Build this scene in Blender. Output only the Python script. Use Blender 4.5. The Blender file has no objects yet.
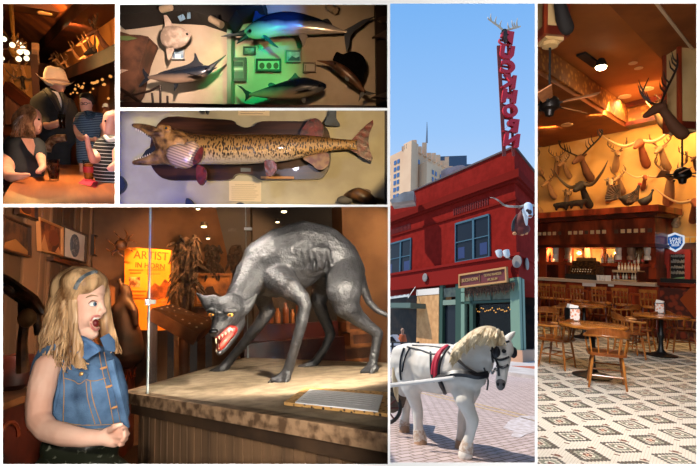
import bpy, bmesh, math, random
from mathutils import Vector, Matrix, noise
F = 480.0
CAM = Vector((0, 0, 1.5))
V = Vector
PI = math.pi
COL = bpy.context.scene.collection
random.seed(7)

def hexc(h):
    h = h.lstrip('#')
    c = [int(h[i:i+2], 16)/255 for i in (0, 2, 4)]
    return tuple((x/12.92 if x <= .04045 else ((x+.055)/1.055)**2.4) for x in c)

# ---------------------------------------------------------------- materials
class NT:
    def __init__(s, name):
        s.m = bpy.data.materials.new(name); s.m.use_nodes = True
        s.t = s.m.node_tree; s.t.nodes.clear()
        s.out = s.n('ShaderNodeOutputMaterial')
    def n(s, typ, **kw):
        nd = s.t.nodes.new(typ)
        for k, v in kw.items():
            if k in nd.inputs: nd.inputs[k].default_value = v
            else: setattr(nd, k, v)
        return nd
    def l(s, a, b): s.t.links.new(a, b)

MATS = {}
def mat(name, c, c2=None, scale=8, rough=.6, metal=0., bump=0., bscale=None, kind='noise', stretch=(1, 1, 1), thr=(.4, .6),
        spec=.5, emis=0., ecol=None, detail=4, trans=0., coat=0., c3=None, rot=(0, 0, 0), sss=0.):
    if name in MATS: return MATS[name]
    s = NT(name)
    b = s.n('ShaderNodeBsdfPrincipled')
    c = hexc(c) if isinstance(c, str) else c
    b.inputs['Base Color'].default_value = (*c, 1)
    b.inputs['Roughness'].default_value = rough; b.inputs['Metallic'].default_value = metal
    b.inputs['Specular IOR Level'].default_value = spec
    b.inputs['Coat Weight'].default_value = coat
    if trans: b.inputs['Transmission Weight'].default_value = trans
    if emis:
        e = hexc(ecol) if ecol else c
        b.inputs['Emission Color'].default_value = (*e, 1); b.inputs['Emission Strength'].default_value = emis
    tc = s.n('ShaderNodeTexCoord'); mp = s.n('ShaderNodeMapping'); mp.inputs['Scale'].default_value = stretch
    mp.inputs['Rotation'].default_value = rot
    s.l(tc.outputs['Object'], mp.inputs['Vector'])
    def tex(k, sc):
        if k == 'noise':
            t = s.n('ShaderNodeTexNoise', Scale=sc, Detail=detail); return t, t.outputs['Fac']
        if k == 'wave':
            t = s.n('ShaderNodeTexWave', Scale=sc, Distortion=1.5, Detail=3.0); return t, t.outputs['Fac']
        if k == 'bands':
            t = s.n('ShaderNodeTexWave', Scale=sc, Distortion=0.0); return t, t.outputs['Fac']
        if k == 'voronoi':
            t = s.n('ShaderNodeTexVoronoi', Scale=sc); return t, t.outputs['Distance']
        if k == 'brick':
            t = s.n('ShaderNodeTexBrick', Scale=sc); t.inputs['Color1'].default_value = (1, 1, 1, 1)
            t.inputs['Color2'].default_value = (.75, .75, .75, 1); t.inputs['Mortar'].default_value = (0, 0, 0, 1)
            return t, t.outputs['Color']
        if k == 'checker':
            t = s.n('ShaderNodeTexChecker', Scale=sc); return t, t.outputs['Fac']
    if c2 is not None or bump:
        t, o = tex(kind, scale); s.l(mp.outputs[0], t.inputs['Vector'])
    if c2 is not None:
        c2 = hexc(c2) if isinstance(c2, str) else c2
        r = s.n('ShaderNodeValToRGB'); e = r.color_ramp.elements
        e[0].position, e[1].position = thr; e[0].color = (*c, 1); e[1].color = (*c2, 1)
        if c3:
            c3 = hexc(c3); x = e.new(min(.99, thr[1]+.18)); x.color = (*c3, 1)
        s.l(o, r.inputs[0]); s.l(r.outputs[0], b.inputs['Base Color'])
    if bump:
        if bscale: t2, o2 = tex('noise', bscale); s.l(mp.outputs[0], t2.inputs['Vector'])
        else: o2 = o
        bp = s.n('ShaderNodeBump', Strength=min(1, bump), Distance=.01); s.l(o2, bp.inputs['Height']); s.l(bp.outputs[0], b.inputs['Normal'])
    s.l(b.outputs[0], s.out.inputs[0])
    MATS[name] = s.m
    return s.m

def lamp_mat(name, c, strength):
    if name in MATS: return MATS[name]
    s = NT(name); e = s.n('ShaderNodeEmission', Strength=strength); e.inputs[0].default_value = (*hexc(c), 1)
    s.l(e.outputs[0], s.out.inputs[0]); MATS[name] = s.m; return s.m

def glass_mat(name, tint=(1, 1, 1), refl=.06, rough=.0):
    if name in MATS: return MATS[name]
    s = NT(name); t = s.n('ShaderNodeBsdfTransparent'); t.inputs[0].default_value = (*tint, 1)
    g = s.n('ShaderNodeBsdfGlossy', Roughness=rough); f = s.n('ShaderNodeFresnel', IOR=1.45)
    a = s.n('ShaderNodeMath', operation='MULTIPLY'); a.inputs[1].default_value = refl/.04*.35
    s.l(f.outputs[0], a.inputs[0]); mx = s.n('ShaderNodeMixShader')
    s.l(a.outputs[0], mx.inputs[0]); s.l(t.outputs[0], mx.inputs[1]); s.l(g.outputs[0], mx.inputs[2])
    s.l(mx.outputs[0], s.out.inputs[0]); MATS[name] = s.m; return s.m

# ---------------------------------------------------------------- mesh builder
def frame_of(d):
    d = V(d).normalized()
    a = V((0, 0, 1)) if abs(d.z) < .95 else V((1, 0, 0))
    x = a.cross(d).normalized(); y = d.cross(x)
    return Matrix((x, y, d)).transposed()

class MB:
    def __init__(s): s.bm = bmesh.new()
    def face(s, pts):
        vs = [s.bm.verts.new(V(p)) for p in pts]
        try: s.bm.faces.new(vs)
        except ValueError: pass
        return s
    def box(s, c, size, rot=None):
        m = Matrix.Diagonal((*[V(size)[i] for i in range(3)], 1))
        if rot is not None: m = (rot if isinstance(rot, Matrix) else Matrix.Rotation(rot, 3, 'Z')).to_4x4() @ m
        bmesh.ops.create_cube(s.bm, size=1, matrix=Matrix.Translation(V(c)) @ m); return s
    def bar(s, p0, p1, w, h=None, up=None):
        p0, p1 = V(p0), V(p1); d = p1-p0; h = h or w
        z = d.normalized(); up = V(up) if up is not None else (V((0, 0, 1)) if abs(z.z) < .9 else V((0, 1, 0)))
        x = up.cross(z).normalized(); y = z.cross(x)
        m = Matrix((x, y, z)).transposed()
        return s.box((p0+p1)/2, (w, h, d.length), m)
    def tube(s, pts, r, seg=8, cap=True, squash=None):
        pts = [V(p) for p in pts]; n = len(pts)
        if not hasattr(r, '__len__'): r = [r]*n
        rings = []; prev = None
        for i, p in enumerate(pts):
            d = (pts[min(i+1, n-1)]-pts[max(i-1, 0)])
            if d.length < 1e-9: d = V((0, 0, 1))
            d.normalize()
            if prev is None: x = frame_of(d).col[0]
            else:
                x = prev - d*prev.dot(d)
                x = x.normalized() if x.length > 1e-6 else frame_of(d).col[0]
            prev = x; y = d.cross(x)
            rings.append([s.bm.verts.new(p + (x*math.cos(a)+y*math.sin(a))*r[i]) for a in [2*PI*k/seg for k in range(seg)]])
        for i in range(n-1):
            for k in range(seg):
                s.bm.faces.new((rings[i][k], rings[i][(k+1) % seg], rings[i+1][(k+1) % seg], rings[i+1][k]))
        if cap:
            s.bm.faces.new(rings[0][::-1]); s.bm.faces.new(rings[-1])
        return s
    def curve(s, pts, r, seg=8, n=4):
        """Catmull-Rom through pts with radii"""
        pts = [V(p) for p in pts]
        if not hasattr(r, '__len__'): r = [r]*len(pts)
        P, R = spline(pts, r, n)
        return s.tube(P, R, seg)
    def ell(s, c, r, rot=None, sub=2):
        if not hasattr(r, '__len__'): r = (r, r, r)
        m = Matrix.Diagonal((*r, 1))
        if rot is not None: m = rot.to_4x4() @ m
        bmesh.ops.create_icosphere(s.bm, subdivisions=sub, radius=1, matrix=Matrix.Translation(V(c)) @ m); return s
    def cyl(s, p0, p1, r0, r1=None, seg=16):
        return s.tube([p0, p1], [r0, r0 if r1 is None else r1], seg)
    def lathe(s, prof, c=(0, 0, 0), seg=24, axis=None):
        m = frame_of(axis) if axis is not None else Matrix.Identity(3); c = V(c)
        rings = []
        for r, z in prof:
            rings.append([s.bm.verts.new(c + m @ V((r*math.cos(2*PI*k/seg), r*math.sin(2*PI*k/seg), z))) for k in range(seg)])
        for i in range(len(prof)-1):
            for k in range(seg):
                s.bm.faces.new((rings[i][k], rings[i][(k+1) % seg], rings[i+1][(k+1) % seg], rings[i+1][k]))
        if prof[0][0] > 1e-4: s.bm.faces.new(rings[0][::-1])
        if prof[-1][0] > 1e-4: s.bm.faces.new(rings[-1])
        return s
    def prism(s, poly, vec, bev=0):
        vec = V(vec); poly = [V(p) for p in poly]
        a = [s.bm.verts.new(p) for p in poly]; b = [s.bm.verts.new(p+vec) for p in poly]; n = len(a)
        f = [s.bm.faces.new(a), s.bm.faces.new(b[::-1])]
        for i in range(n): s.bm.faces.new((a[i], b[i], b[(i+1) % n], a[(i+1) % n]))
        return s
    def add(s, mesh, m=None):
        t = bmesh.new(); t.from_mesh(mesh)
        if m is not None: bmesh.ops.transform(t, matrix=m, verts=t.verts)
        me = bpy.data.meshes.new('t'); t.to_mesh(me); t.free(); s.bm.from_mesh(me); bpy.data.meshes.remove(me); return s
    def mesh(s, name, smooth=True, angle=40):
        bmesh.ops.recalc_face_normals(s.bm, faces=s.bm.faces)
        ng = [f for f in s.bm.faces if len(f.verts) > 4]
        if ng: bmesh.ops.triangulate(s.bm, faces=ng)
        me = bpy.data.meshes.new(name)
        if smooth:
            for f in s.bm.faces: f.smooth = True
            a = math.radians(angle)
            for e in s.bm.edges:
                if len(e.link_faces) == 2 and e.calc_face_angle(0) > a: e.smooth = False
        s.bm.to_mesh(me); s.bm.free()
        return me

def spline(pts, r, n=4):
    P, R = [], []
    m = len(pts)
    for i in range(m-1):
        p0, p1, p2, p3 = pts[max(i-1, 0)], pts[i], pts[i+1], pts[min(i+2, m-1)]
        for k in range(n):
            t = k/n
            P.append(.5*((2*p1)+(p2-p0)*t+(2*p0-5*p1+4*p2-p3)*t*t+(3*p1-p0-3*p2+p3)*t**3))
            R.append(r[i]+(r[i+1]-r[i])*t)
    P.append(pts[-1]); R.append(r[-1])
    return P, R

def spline2(pts, n=6, closed=False):
    """smooth 2-D outline through pts (tuples)"""
    pts = [V((*p, 0)) if len(p) == 2 else V(p) for p in pts]; m = len(pts); out = []
    rng = range(m) if closed else range(m-1)
    for i in rng:
        if closed: p0, p1, p2, p3 = pts[(i-1) % m], pts[i], pts[(i+1) % m], pts[(i+2) % m]
        else: p0, p1, p2, p3 = pts[max(i-1, 0)], pts[i], pts[i+1], pts[min(i+2, m-1)]
        for k in range(n):
            t = k/n
            q = .5*((2*p1)+(p2-p0)*t+(2*p0-5*p1+4*p2-p3)*t*t+(3*p1-p0-3*p2+p3)*t**3)
            out.append((q.x, q.y))
    if not closed: out.append((pts[-1].x, pts[-1].y))
    return out

def blob(chains=(), ells=(), voxel=.01, smooth=2, name='body', post=None):
    """one continuous surface grown around limb chains [(point, radius), ...] and ellipsoids (centre, radii, rot)"""
    b = MB()
    for ch in chains:
        pts = [V(p) for p, r in ch]; rr = [r for p, r in ch]
        for p, r in zip(pts, rr):
            b.ell(p, r, sub=2)
        for i in range(len(pts)-1):
            if (pts[i+1]-pts[i]).length > 1e-5: b.tube([pts[i], pts[i+1]], [rr[i], rr[i+1]], 12)
    for e in ells:
        b.ell(e[0], e[1], e[2] if len(e) > 2 else None, sub=3)
    me = bpy.data.meshes.new('t'); bmesh.ops.recalc_face_normals(b.bm, faces=b.bm.faces); b.bm.to_mesh(me); b.bm.free()
    o = bpy.data.objects.new('t', me); COL.objects.link(o)
    md = o.modifiers.new('r', 'REMESH'); md.mode = 'VOXEL'; md.voxel_size = voxel; md.use_smooth_shade = True
    if smooth:
        ms = o.modifiers.new('s', 'SMOOTH'); ms.factor = .5; ms.iterations = smooth*3
    dg = bpy.context.evaluated_depsgraph_get(); ev = o.evaluated_get(dg)
    out = bpy.data.meshes.new_from_object(ev, depsgraph=dg)
    bpy.data.objects.remove(o); bpy.data.meshes.remove(me)
    out.name = name
    for p in out.polygons: p.use_smooth = True
    if post:
        for v in out.vertices: v.co = post(v.co.copy())
    return out

def text_mesh(s, size, depth=.01, mirror=False, align='CENTER', font_bold=0.0):
    c = bpy.data.curves.new('t', 'FONT'); c.body = s; c.size = size; c.extrude = depth/2; c.align_x = align; c.align_y = 'CENTER'
    c.offset = font_bold
    o = bpy.data.objects.new('t', c); COL.objects.link(o)
    dg = bpy.context.evaluated_depsgraph_get()
    me = bpy.data.meshes.new_from_object(o.evaluated_get(dg), depsgraph=dg)
    bpy.data.objects.remove(o); bpy.data.curves.remove(c)
    if mirror:
        for v in me.vertices: v.co.x *= -1
        me.flip_normals()
    return me

def basis(o, x, y):
    """matrix with local x, y axes at origin o"""
    x = V(x).normalized(); y = V(y); y = (y-x*y.dot(x)).normalized(); z = x.cross(y)
    m = Matrix((x, y, z)).transposed().to_4x4(); m.translation = V(o); return m

# ---------------------------------------------------------------- compartments
ROOMS = []
class Room:
    def __init__(s, rect, yh, h, xc=None, k=1.0, dmax=12, solid=True):
        s.fold = None; s.rect = rect; s.dmax = dmax; s.solid = solid; s.objs = []
        xc = (rect[0]+rect[2])/2 if xc is None else xc
        Xc = (xc-350)/F; Yh = (233-yh)/F
        a = -Yh/(1+k*Xc*Xc); ux = k*a*Xc
        up = V((ux, a, 1)).normalized(); f = V((Xc, 1, 0)); f = (f-up*f.dot(up)).normalized(); r = f.cross(up)
        s.R = Matrix((r, f, up)).transposed(); s.RT = s.R.transposed()
        s.h = h; s.M = Matrix.Translation(CAM-up*h) @ s.R.to_4x4(); s.MI = s.M.inverted()
        s.eye = V((0, 0, h)); s.up = up
        ROOMS.append(s)
    def ray(s, px, py): return s.RT @ V(((px-350)/F, 1, (233-py)/F))
    def at(s, px, py, d):
        "point seen at pixel (px, py) at distance d along the camera axis"
        if s.fold and d > s.fold[0]: d = s.fold[0]+(d-s.fold[0])*s.fold[1]
        return s.eye + s.ray(px, py)*d
    def onz(s, px, py, z=0):
        r = s.ray(px, py); return s.eye + r*((z-s.h)/r.z)
    def on(s, px, py, p0, n):
        r = s.ray(px, py); n = V(n); return s.eye + r*((V(p0)-s.eye).dot(n)/r.dot(n))
    def vp(s, px):
        "horizontal direction that vanishes at column px"
        X = (px-350)/F; u = s.up; y = -(u.x*X+u.y)/u.z
        return (s.RT @ V((X, 1, y))).normalized()
    def pix(s, p):
        w = s.M @ V(p) - CAM; return (350+w.x/w.y*F, 233-w.z/w.y*F, w.y)
    def dep(s, p): return (s.M @ V(p)-CAM).y
    def ch(s, l):
        "chain [(px,py,depth,rpx)] -> [(point, radius)]"
        return [(s.at(a, b, d), r*d/F) for a, b, d, r in l]
    def el(s, px, py, d, rx, ry, rz, tilt=0):
        "ellipsoid at pixel, radii in px units: across, in depth, up; tilt about the view axis in degrees"
        k = d/F; return (s.at(px, py, d), (rx*k, ry*k, rz*k), s.RT @ Matrix.Rotation(math.radians(tilt), 3, 'Y'))

def _link(o, room):
    COL.objects.link(o)
    if room: room.objs.append(o)

class Thing:
    def __init__(s, room, name, label, cat, group=None, kind=None, base=None):
        s.room = room; s.e = bpy.data.objects.new(name, None); s.e.empty_display_size = .1; _link(s.e, None)
        if label: s.e['label'] = label
        if cat: s.e['category'] = cat
        if group: s.e['group'] = group
        if kind: s.e['kind'] = kind
        s.parts = []; s.base = base
    def part(s, name, mb, m, parent=None, label=None, smooth=True, kind=None, **kw):
        me = mb.mesh(name, smooth, **kw) if isinstance(mb, MB) else mb
        o = bpy.data.objects.new(name, me); _link(o, s.room)
        me.materials.clear(); me.materials.append(m); o.parent = parent or s.e
        if label: o['label'] = label
        if kind: o['kind'] = kind
        s.parts.append(o); return o
    def done(s):
        if s.base is None:
            cs = [v.co for o in s.parts for v in o.data.vertices]
            lo = [min(c[i] for c in cs) for i in range(3)]; hi = [max(c[i] for c in cs) for i in range(3)]
            s.base = V(((lo[0]+hi[0])/2, (lo[1]+hi[1])/2, lo[2]))
        s.base = V(s.base); T = Matrix.Translation(-s.base); seen = set()
        for o in s.parts:
            if o.data.name not in seen: o.data.transform(T); seen.add(o.data.name)
        s.e.matrix_world = (s.room.M if s.room else Matrix.Identity(4)) @ Matrix.Translation(s.base)
        return s.e

def solo(room, name, label, cat, mb, m, group=None, kind=None, smooth=True, base=None, **kw):
    me = mb.mesh(name, smooth, **kw) if isinstance(mb, MB) else mb
    me.materials.clear(); me.materials.append(m)
    o = bpy.data.objects.new(name, me); _link(o, room)
    if base is None:
        cs = [v.co for v in me.vertices]; lo = [min(c[i] for c in cs) for i in range(3)]; hi = [max(c[i] for c in cs) for i in range(3)]
        base = V(((lo[0]+hi[0])/2, (lo[1]+hi[1])/2, lo[2]))
    base = V(base); me.transform(Matrix.Translation(-base))
    o.matrix_world = (room.M if room else Matrix.Identity(4)) @ Matrix.Translation(base)
    if label: o['label'] = label
    if cat: o['category'] = cat
    if group: o['group'] = group
    if kind: o['kind'] = kind
    return o

def struct(room, name, mb, m, smooth=False, **kw):
    return solo(room, name, None, None, mb, m, kind='structure', smooth=smooth, base=(0, 0, 0), **kw)

class Proto:
    "a thing modelled once about its own origin, then placed with obj.copy()"
    def __init__(s, name, cat): s.name = name; s.cat = cat; s.items = []; s.first = None
    def part(s, name, mb, m, parent=None, smooth=True, label=None, **kw):
        me = mb.mesh(name, smooth, **kw) if isinstance(mb, MB) else mb
        me.materials.clear(); me.materials.append(m)
        s.items.append((name, me, parent, label)); return len(s.items)-1
    def place(s, room, loc, label, group=None, rz=0, sc=1, rot=None, cat=None, skip=()):
        R = rot if rot is not None else Matrix.Rotation(rz, 3, 'Z')
        L = Matrix.Translation(V(loc)) @ R.to_4x4() @ Matrix.Scale(sc, 4)
        single = len(s.items) == 1
        if single:
            if s.first is None: r = bpy.data.objects.new(s.name, s.items[0][1]); s.first = [r]
            else: r = s.first[0].copy()
            _link(r, room)
        else:
            if s.first is None:
                r = bpy.data.objects.new(s.name, None); r.empty_display_size = .1; ch = []
                for nm, me, par, lb in s.items:
                    o = bpy.data.objects.new(nm, me); o.parent = r if par is None else ch[par]
                    if lb: o['label'] = lb
                    ch.append(o)
                s.first = [r]+ch
            else:
                r = s.first[0].copy(); ch = []
                for i, (nm, me, par, lb) in enumerate(s.items):
                    o = s.first[i+1].copy(); o.data = me; o.parent = r if par is None else ch[par]; ch.append(o)
            _link(r, None)
            for i, o in enumerate(ch): _link(o, room)
        r.matrix_world = room.M @ L
        r['label'] = label; r['category'] = cat or s.cat
        if group: r['group'] = group
        elif 'group' in r: del r['group']
        return r

def light(room, kind, p, power, color, size=.1, aim=None, name='lamp_light', spot=60, blend=.4, sizey=None, world=False):
    l = bpy.data.lights.new(name, kind); l.energy = power; l.color = hexc(color) if isinstance(color, str) else color
    if kind == 'AREA':
        l.size = size
        if sizey: l.shape = 'RECTANGLE'; l.size_y = sizey
    elif kind == 'SUN': l.angle = size
    else: l.shadow_soft_size = size
    if kind == 'SPOT': l.spot_size = math.radians(spot); l.spot_blend = blend
    o = bpy.data.objects.new(name, l); COL.objects.link(o)
    M = room.M if room else Matrix.Identity(4)
    w = M @ V(p); t = M @ V(aim) if aim is not None else w+V((0, 0, -1))
    o.matrix_world = Matrix.Translation(w) @ (w-t).to_track_quat('Z', 'Y').to_matrix().to_4x4()
    return o

def board(T, quad, thick, fw, mframe, mface, fname='frame', pname='picture', face_in=.3, parent=None):
    """framed flat thing: quad = 4 room points (tl,tr,br,bl); frame bars + face panel; grows towards the eye"""
    q = [V(p) for p in quad]; n = (q[1]-q[0]).cross(q[3]-q[0]).normalized()
    eye = T.room.eye if T.room else CAM
    if n.dot(eye-q[0]) < 0: n = -n
    c = sum(q, V())/4
    b = MB(); b.prism([c+(p-c)*(1 if not fw else .995) for p in q], n*thick*face_in)
    fo = T.part(pname, b, mface, smooth=False, parent=parent)
    if fw:
        b = MB()
        w = (q[1]-q[0]).length; h = (q[3]-q[0]).length
        inn = [q[0]+(q[1]-q[0])/w*fw+(q[3]-q[0])/h*fw, q[1]-(q[1]-q[0])/w*fw+(q[2]-q[1])/h*fw, q[2]-(q[2]-q[3])/w*fw-(q[2]-q[1])/h*fw, q[3]+(q[2]-q[3])/w*fw-(q[3]-q[0])/h*fw]
        for i in range(4):
            j = (i+1) % 4; b.prism([q[i], q[j], inn[j], inn[i]], n*thick)
        T.part(fname, b, mframe, smooth=False, parent=parent)
    return fo, n

def clip_all():
    for rm in ROOMS:
        x0, y0, x1, y1 = rm.rect; e = .9
        X0, X1, Y0, Y1 = (x0-e-350)/F, (x1+e-350)/F, (233-y0+e)/F, (233-y1-e)/F
        # outward normals of the four planes through the camera
        planes = [V((-1, X0, 0)), V((1, -X1, 0)), V((0, -Y0, 1)), V((0, Y1, -1)), V((0, -1, 0))] + ([V((0, 1, 0))] if rm.solid else [])
        for o in rm.objs:
            if o.type != 'MESH': continue
            M = chain_matrix(o)
            cs = [M @ v.co for v in o.data.vertices]
            if not cs: continue
            cut = []
            for i, n in enumerate(planes):
                p = CAM+V((0, 1.02, 0)) if i == 4 else CAM+V((0, rm.dmax, 0)) if i == 5 else CAM
                ds = [(c-p).dot(n) for c in cs]
                if max(ds) > 1e-5: cut.append((n, p))
            if not cut: continue
            if o.data.users > 1: o.data = o.data.copy()
            MI = M.inverted(); Nt = M.to_3x3().transposed()
            bm = bmesh.new(); bm.from_mesh(o.data)
            for n, p in cut:
                bmesh.ops.bisect_plane(bm, geom=bm.verts[:]+bm.edges[:]+bm.faces[:], dist=1e-6, plane_co=MI @ p, plane_no=(Nt @ n).normalized(), clear_outer=True)
            bm.to_mesh(o.data); bm.free()
        rm.objs = [o for o in rm.objs]

def chain_matrix(o):
    return chain_matrix(o.parent) @ o.matrix_basis if o.parent else o.matrix_basis.copy()

def prune():
    "drop parts that ended up wholly beyond the partitions"
    for rm in ROOMS:
        for o in list(rm.objs):
            if o.type == 'MESH' and len(o.data.polygons) == 0:
                for c in list(o.children): c.parent = o.parent
                bpy.data.objects.remove(o)
        rm.objs = []
    for o in list(bpy.data.objects):
        if o.type == 'EMPTY' and not o.children: bpy.data.objects.remove(o)

# the six openings of the white display wall, in the picture's 700 x 466 frame
RA = (2.6, 3.6, 115.2, 204.3); RB = (119.7, 4.7, 387.3, 107.9); RC = (119.3, 110.5, 387.3, 204.6)
RD = (2.8, 206.9, 387.8, 464.1); RE = (390.2, 3.6, 534.8, 462.5); RF = (537.6, 3.6, 696.4, 464)
# ---------------------------------------------------------------- the white display wall and an unseen dark box added round the viewer
def wpt(px, py, d): return CAM + V(((px-350)/F, 1, (233-py)/F))*d
white = mat('white_paint', '#f6f6f6', rough=.9, spec=.1)
grey = mat('light_block_grey', (.12, .12, .12), rough=.95, spec=.1)
part_m = mat('partition_board', (.10, .095, .09), rough=.95, spec=.05)
def lattice():
    rects = [RA, RB, RC, RD, RE, RF]
    xs = sorted({-900, 1600, *[r[0] for r in rects], *[r[2] for r in rects]})
    ys = sorted({-500, 953, *[r[1] for r in rects], *[r[3] for r in rects]})
    b = MB()
    for i in range(len(xs)-1):
        for j in range(len(ys)-1):
            cx, cy = (xs[i]+xs[i+1])/2, (ys[j]+ys[j+1])/2
            if any(r[0] < cx < r[2] and r[1] < cy < r[3] for r in rects): continue
            q = [wpt(xs[i], ys[j], 1), wpt(xs[i+1], ys[j], 1), wpt(xs[i+1], ys[j+1], 1), wpt(xs[i], ys[j+1], 1)]
            b.face(q)
    bmesh.ops.remove_doubles(b.bm, verts=b.bm.verts, dist=1e-6)
    bmesh.ops.recalc_face_normals(b.bm, faces=b.bm.faces)
    ext = bmesh.ops.extrude_face_region(b.bm, geom=b.bm.faces[:])
    for g in ext['geom']:
        if isinstance(g, bmesh.types.BMVert):
            # the wall is 12 mm thick and its openings flare with the rooms behind
            g.co = CAM + (g.co-CAM)*1.012
    struct(None, 'wall_front', b, white)
lattice()
def shell(rm, name):
    x0, y0, x1, y1 = rm.rect; e = .8; x0 -= e; y0 -= e; x1 += e; y1 += e
    b = MB(); D = rm.dmax; c = [(x0, y0), (x1, y0), (x1, y1), (x0, y1)]
    for i in range(4):
        p, q = c[i], c[(i+1) % 4]; b.face([wpt(*p, 1.005), wpt(*q, 1.005), wpt(*q, D), wpt(*p, D)])
    b.face([wpt(*p, D) for p in c])
    struct(None, name, b, part_m)
b = MB(); b.face([(-2.7, -2, 0), (2.7, -2, 0), (2.7, 1, 0), (-2.7, 1, 0)]); struct(None, 'floor', b, grey)  # unseen box round the camera, added to keep sky light out
b = MB(); b.face([(-2.7, -2, 3), (2.7, -2, 3), (2.7, 1, 3), (-2.7, 1, 3)]); struct(None, 'ceiling', b, grey)
b = MB(); b.face([(-2.6, -2, 0), (-2.6, 1, 0), (-2.6, 1, 3), (-2.6, -2, 3)]); struct(None, 'wall_left', b, grey)
b = MB(); b.face([(2.6, -2, 0), (2.6, 1, 0), (2.6, 1, 3), (2.6, -2, 3)]); struct(None, 'wall_right', b, grey)
b = MB(); b.face([(-2.6, -2, 0), (2.6, -2, 0), (2.6, -2, 3), (-2.6, -2, 3)]); struct(None, 'wall_back', b, grey)
for sx in (-1, 1):
    for sz in (-1, 1):
        light(None, 'AREA', (sx*.62, .32, 1.5+sz*.40), 5.4, (1, .98, .96), .12, aim=(sx*.66, 1, 1.5+sz*.42), name='front_fill')  # added lights out of view that whiten the front wall
# ================================================================ museum room: a girl at a glass case with a snarling beast
D = Room(RD, yh=320, h=1.25, dmax=6.0)
D.fold = (4.2, .6)   # the far part of the museum room is shallow
DK = .95
wood_old = mat('old_barn_wood', '#7a5a40', '#43301f', kind='wave', scale=3, stretch=(1, 1, .12), rough=.85, bump=.4, thr=(.2, .8))
deck_m = mat('case_deck_plywood', '#96836a', '#7c6a52', scale=14, rough=.8, bump=.2)
trim_m = mat('case_edge_wood', '#a08060', '#5a422c', kind='noise', scale=9, stretch=(.3, 3, 3), rough=.7, bump=.3)
dark_w = mat('dark_stained_wood', '#3a2113', '#1d0f08', scale=6, rough=.55, stretch=(1, 1, .2))
brown_w = mat('brown_counter_wood', '#8c5530', '#4c2a15', kind='noise', scale=5, stretch=(1, .25, 1), rough=.45, spec=.4)
red_w = mat('red_brown_panel', '#5e2415', '#2e100a', scale=5, rough=.5)
amber = mat('amber_paper', '#c87826', '#6a3412', scale=6, rough=.8)
black = mat('matt_black', '#0c0a09', rough=.7)
# --- shell
w0 = D.onz(3, 384, .9); dl = D.vp(245); nl = V((-dl.y, dl.x, 0))
def onL(px, py, off=0): return D.on(px, py, w0-nl*off*(1 if nl.dot(w0) > 0 else -1), nl)
b = MB()
s0 = w0-dl*1.2; up = V((0, 0, 1)); t = 0
while t < 6.2:
    w = .095+.02*math.sin(t*37)
    a = s0+dl*t; c = s0+dl*(t+w-.008)
    th = .02+.012*math.sin(t*91)
    nn = -nl if nl.dot(w0-D.eye) > 0 else nl
    b.prism([a, c, c+up*2.6, a+up*2.6], nn*th)
    t += w
struct(D, 'wall_left', b, wood_old)
bk = D.at(200, 320, 6.6); db = D.vp(900); nb = V((-db.y, db.x, 0))
b = MB(); b.prism([bk-db*4-up*2, bk+db*5-up*2, bk+db*5+up*3, bk-db*4+up*3], V((0, .05, 0)))
struct(D, 'wall_back', b, mat('umber_plaster', '#6a4a32', '#4e3422', scale=2, rough=.9))
b = MB(); b.prism([(-6, 0, 2.62), (6, 0, 2.62), (6, 8.5, 2.62), (-6, 8.5, 2.62)], V((0, 0, .05)))
struct(D, 'ceiling', b, mat('brown_ceiling', '#4a3222', rough=.9))
b = MB(); b.prism([(-6, -.5, 0), (6, -.5, 0), (6, 8.5, 0), (-6, 8.5, 0)], V((0, 0, -.05)))
struct(D, 'floor', b, mat('dark_plank_floor', '#2a1a10', '#150c07', scale=4, rough=.6))
# brown pier and dark recess at the right
q = [D.at(341, 200, 5.6), D.at(400, 200, 5.2)]
b = MB(); b.prism([V((q[0].x, q[0].y, 0)), V((q[1].x, q[1].y, 0)), V((q[1].x, q[1].y, 3)), V((q[0].x, q[0].y, 3))], V((0, .4, 0)))
struct(D, 'trim_1', b, mat('tan_pier', '#86603e', '#6e4c30', scale=3, rough=.9))
q = [D.at(252, 200, 6.2), D.at(345, 200, 6.2)]
T = Thing(D, 'recess_shade', 'black panel standing in for the dark recess behind the beast beside the tan pier', 'recess_shade')
b = MB(); b.prism([V((q[0].x, q[0].y, 0)), V((q[1].x, q[1].y, 0)), V((q[1].x, q[1].y, 3)), V((q[0].x, q[0].y, 3))], V((0, .2, 0)))  # black sheet put where the recess lies in shade
T.part('body', b, mat('black_brown', '#140c08', rough=.7), smooth=False)
b = MB()
for x in (262, 300, 335):
    p = D.at(x, 250, 6.15); b.box((p.x, p.y, 1.5), (.04, .05, 2.6))
T.part('upright', b, mat('black_brown2', '#24150c', rough=.6), smooth=False); T.done()

# --- pictures on the plank wall
def wallpic(px, label, group=None, fw=.014, face='amber', frame='#2b1a10', off=.035, name='framed_picture', cat='picture', motif=None):
    T = Thing(D, name, label, cat, group)
    q = [onL(x, y, off) for x, y in px]
    fm = amber if face == 'amber' else face
    fo, n = board(T, q, .03, fw, mat('frame'+frame, frame, rough=.5), fm)
    if motif:
        for m_i, (poly, colr) in enumerate(motif):
            b = MB(); pts = []
            for u, v in poly:
                pts.append(q[0]*(1-u)*(1-v)+q[1]*u*(1-v)+q[2]*u*v+q[3]*(1-u)*v+n*.011)
            b.prism(pts, n*.003); T.part('motif', b, mat('motif'+colr, colr, rough=.8), parent=fo, smooth=False)
    T.done()
o_ = lambda cx, cy, rx, ry, n=14: [(cx+rx*math.cos(2*PI*k/n), cy+ry*math.sin(2*PI*k/n)) for k in range(n)]
brownp = mat('brown_print', '#8a4a20', '#431f0e', scale=9, rough=.8)
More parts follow.
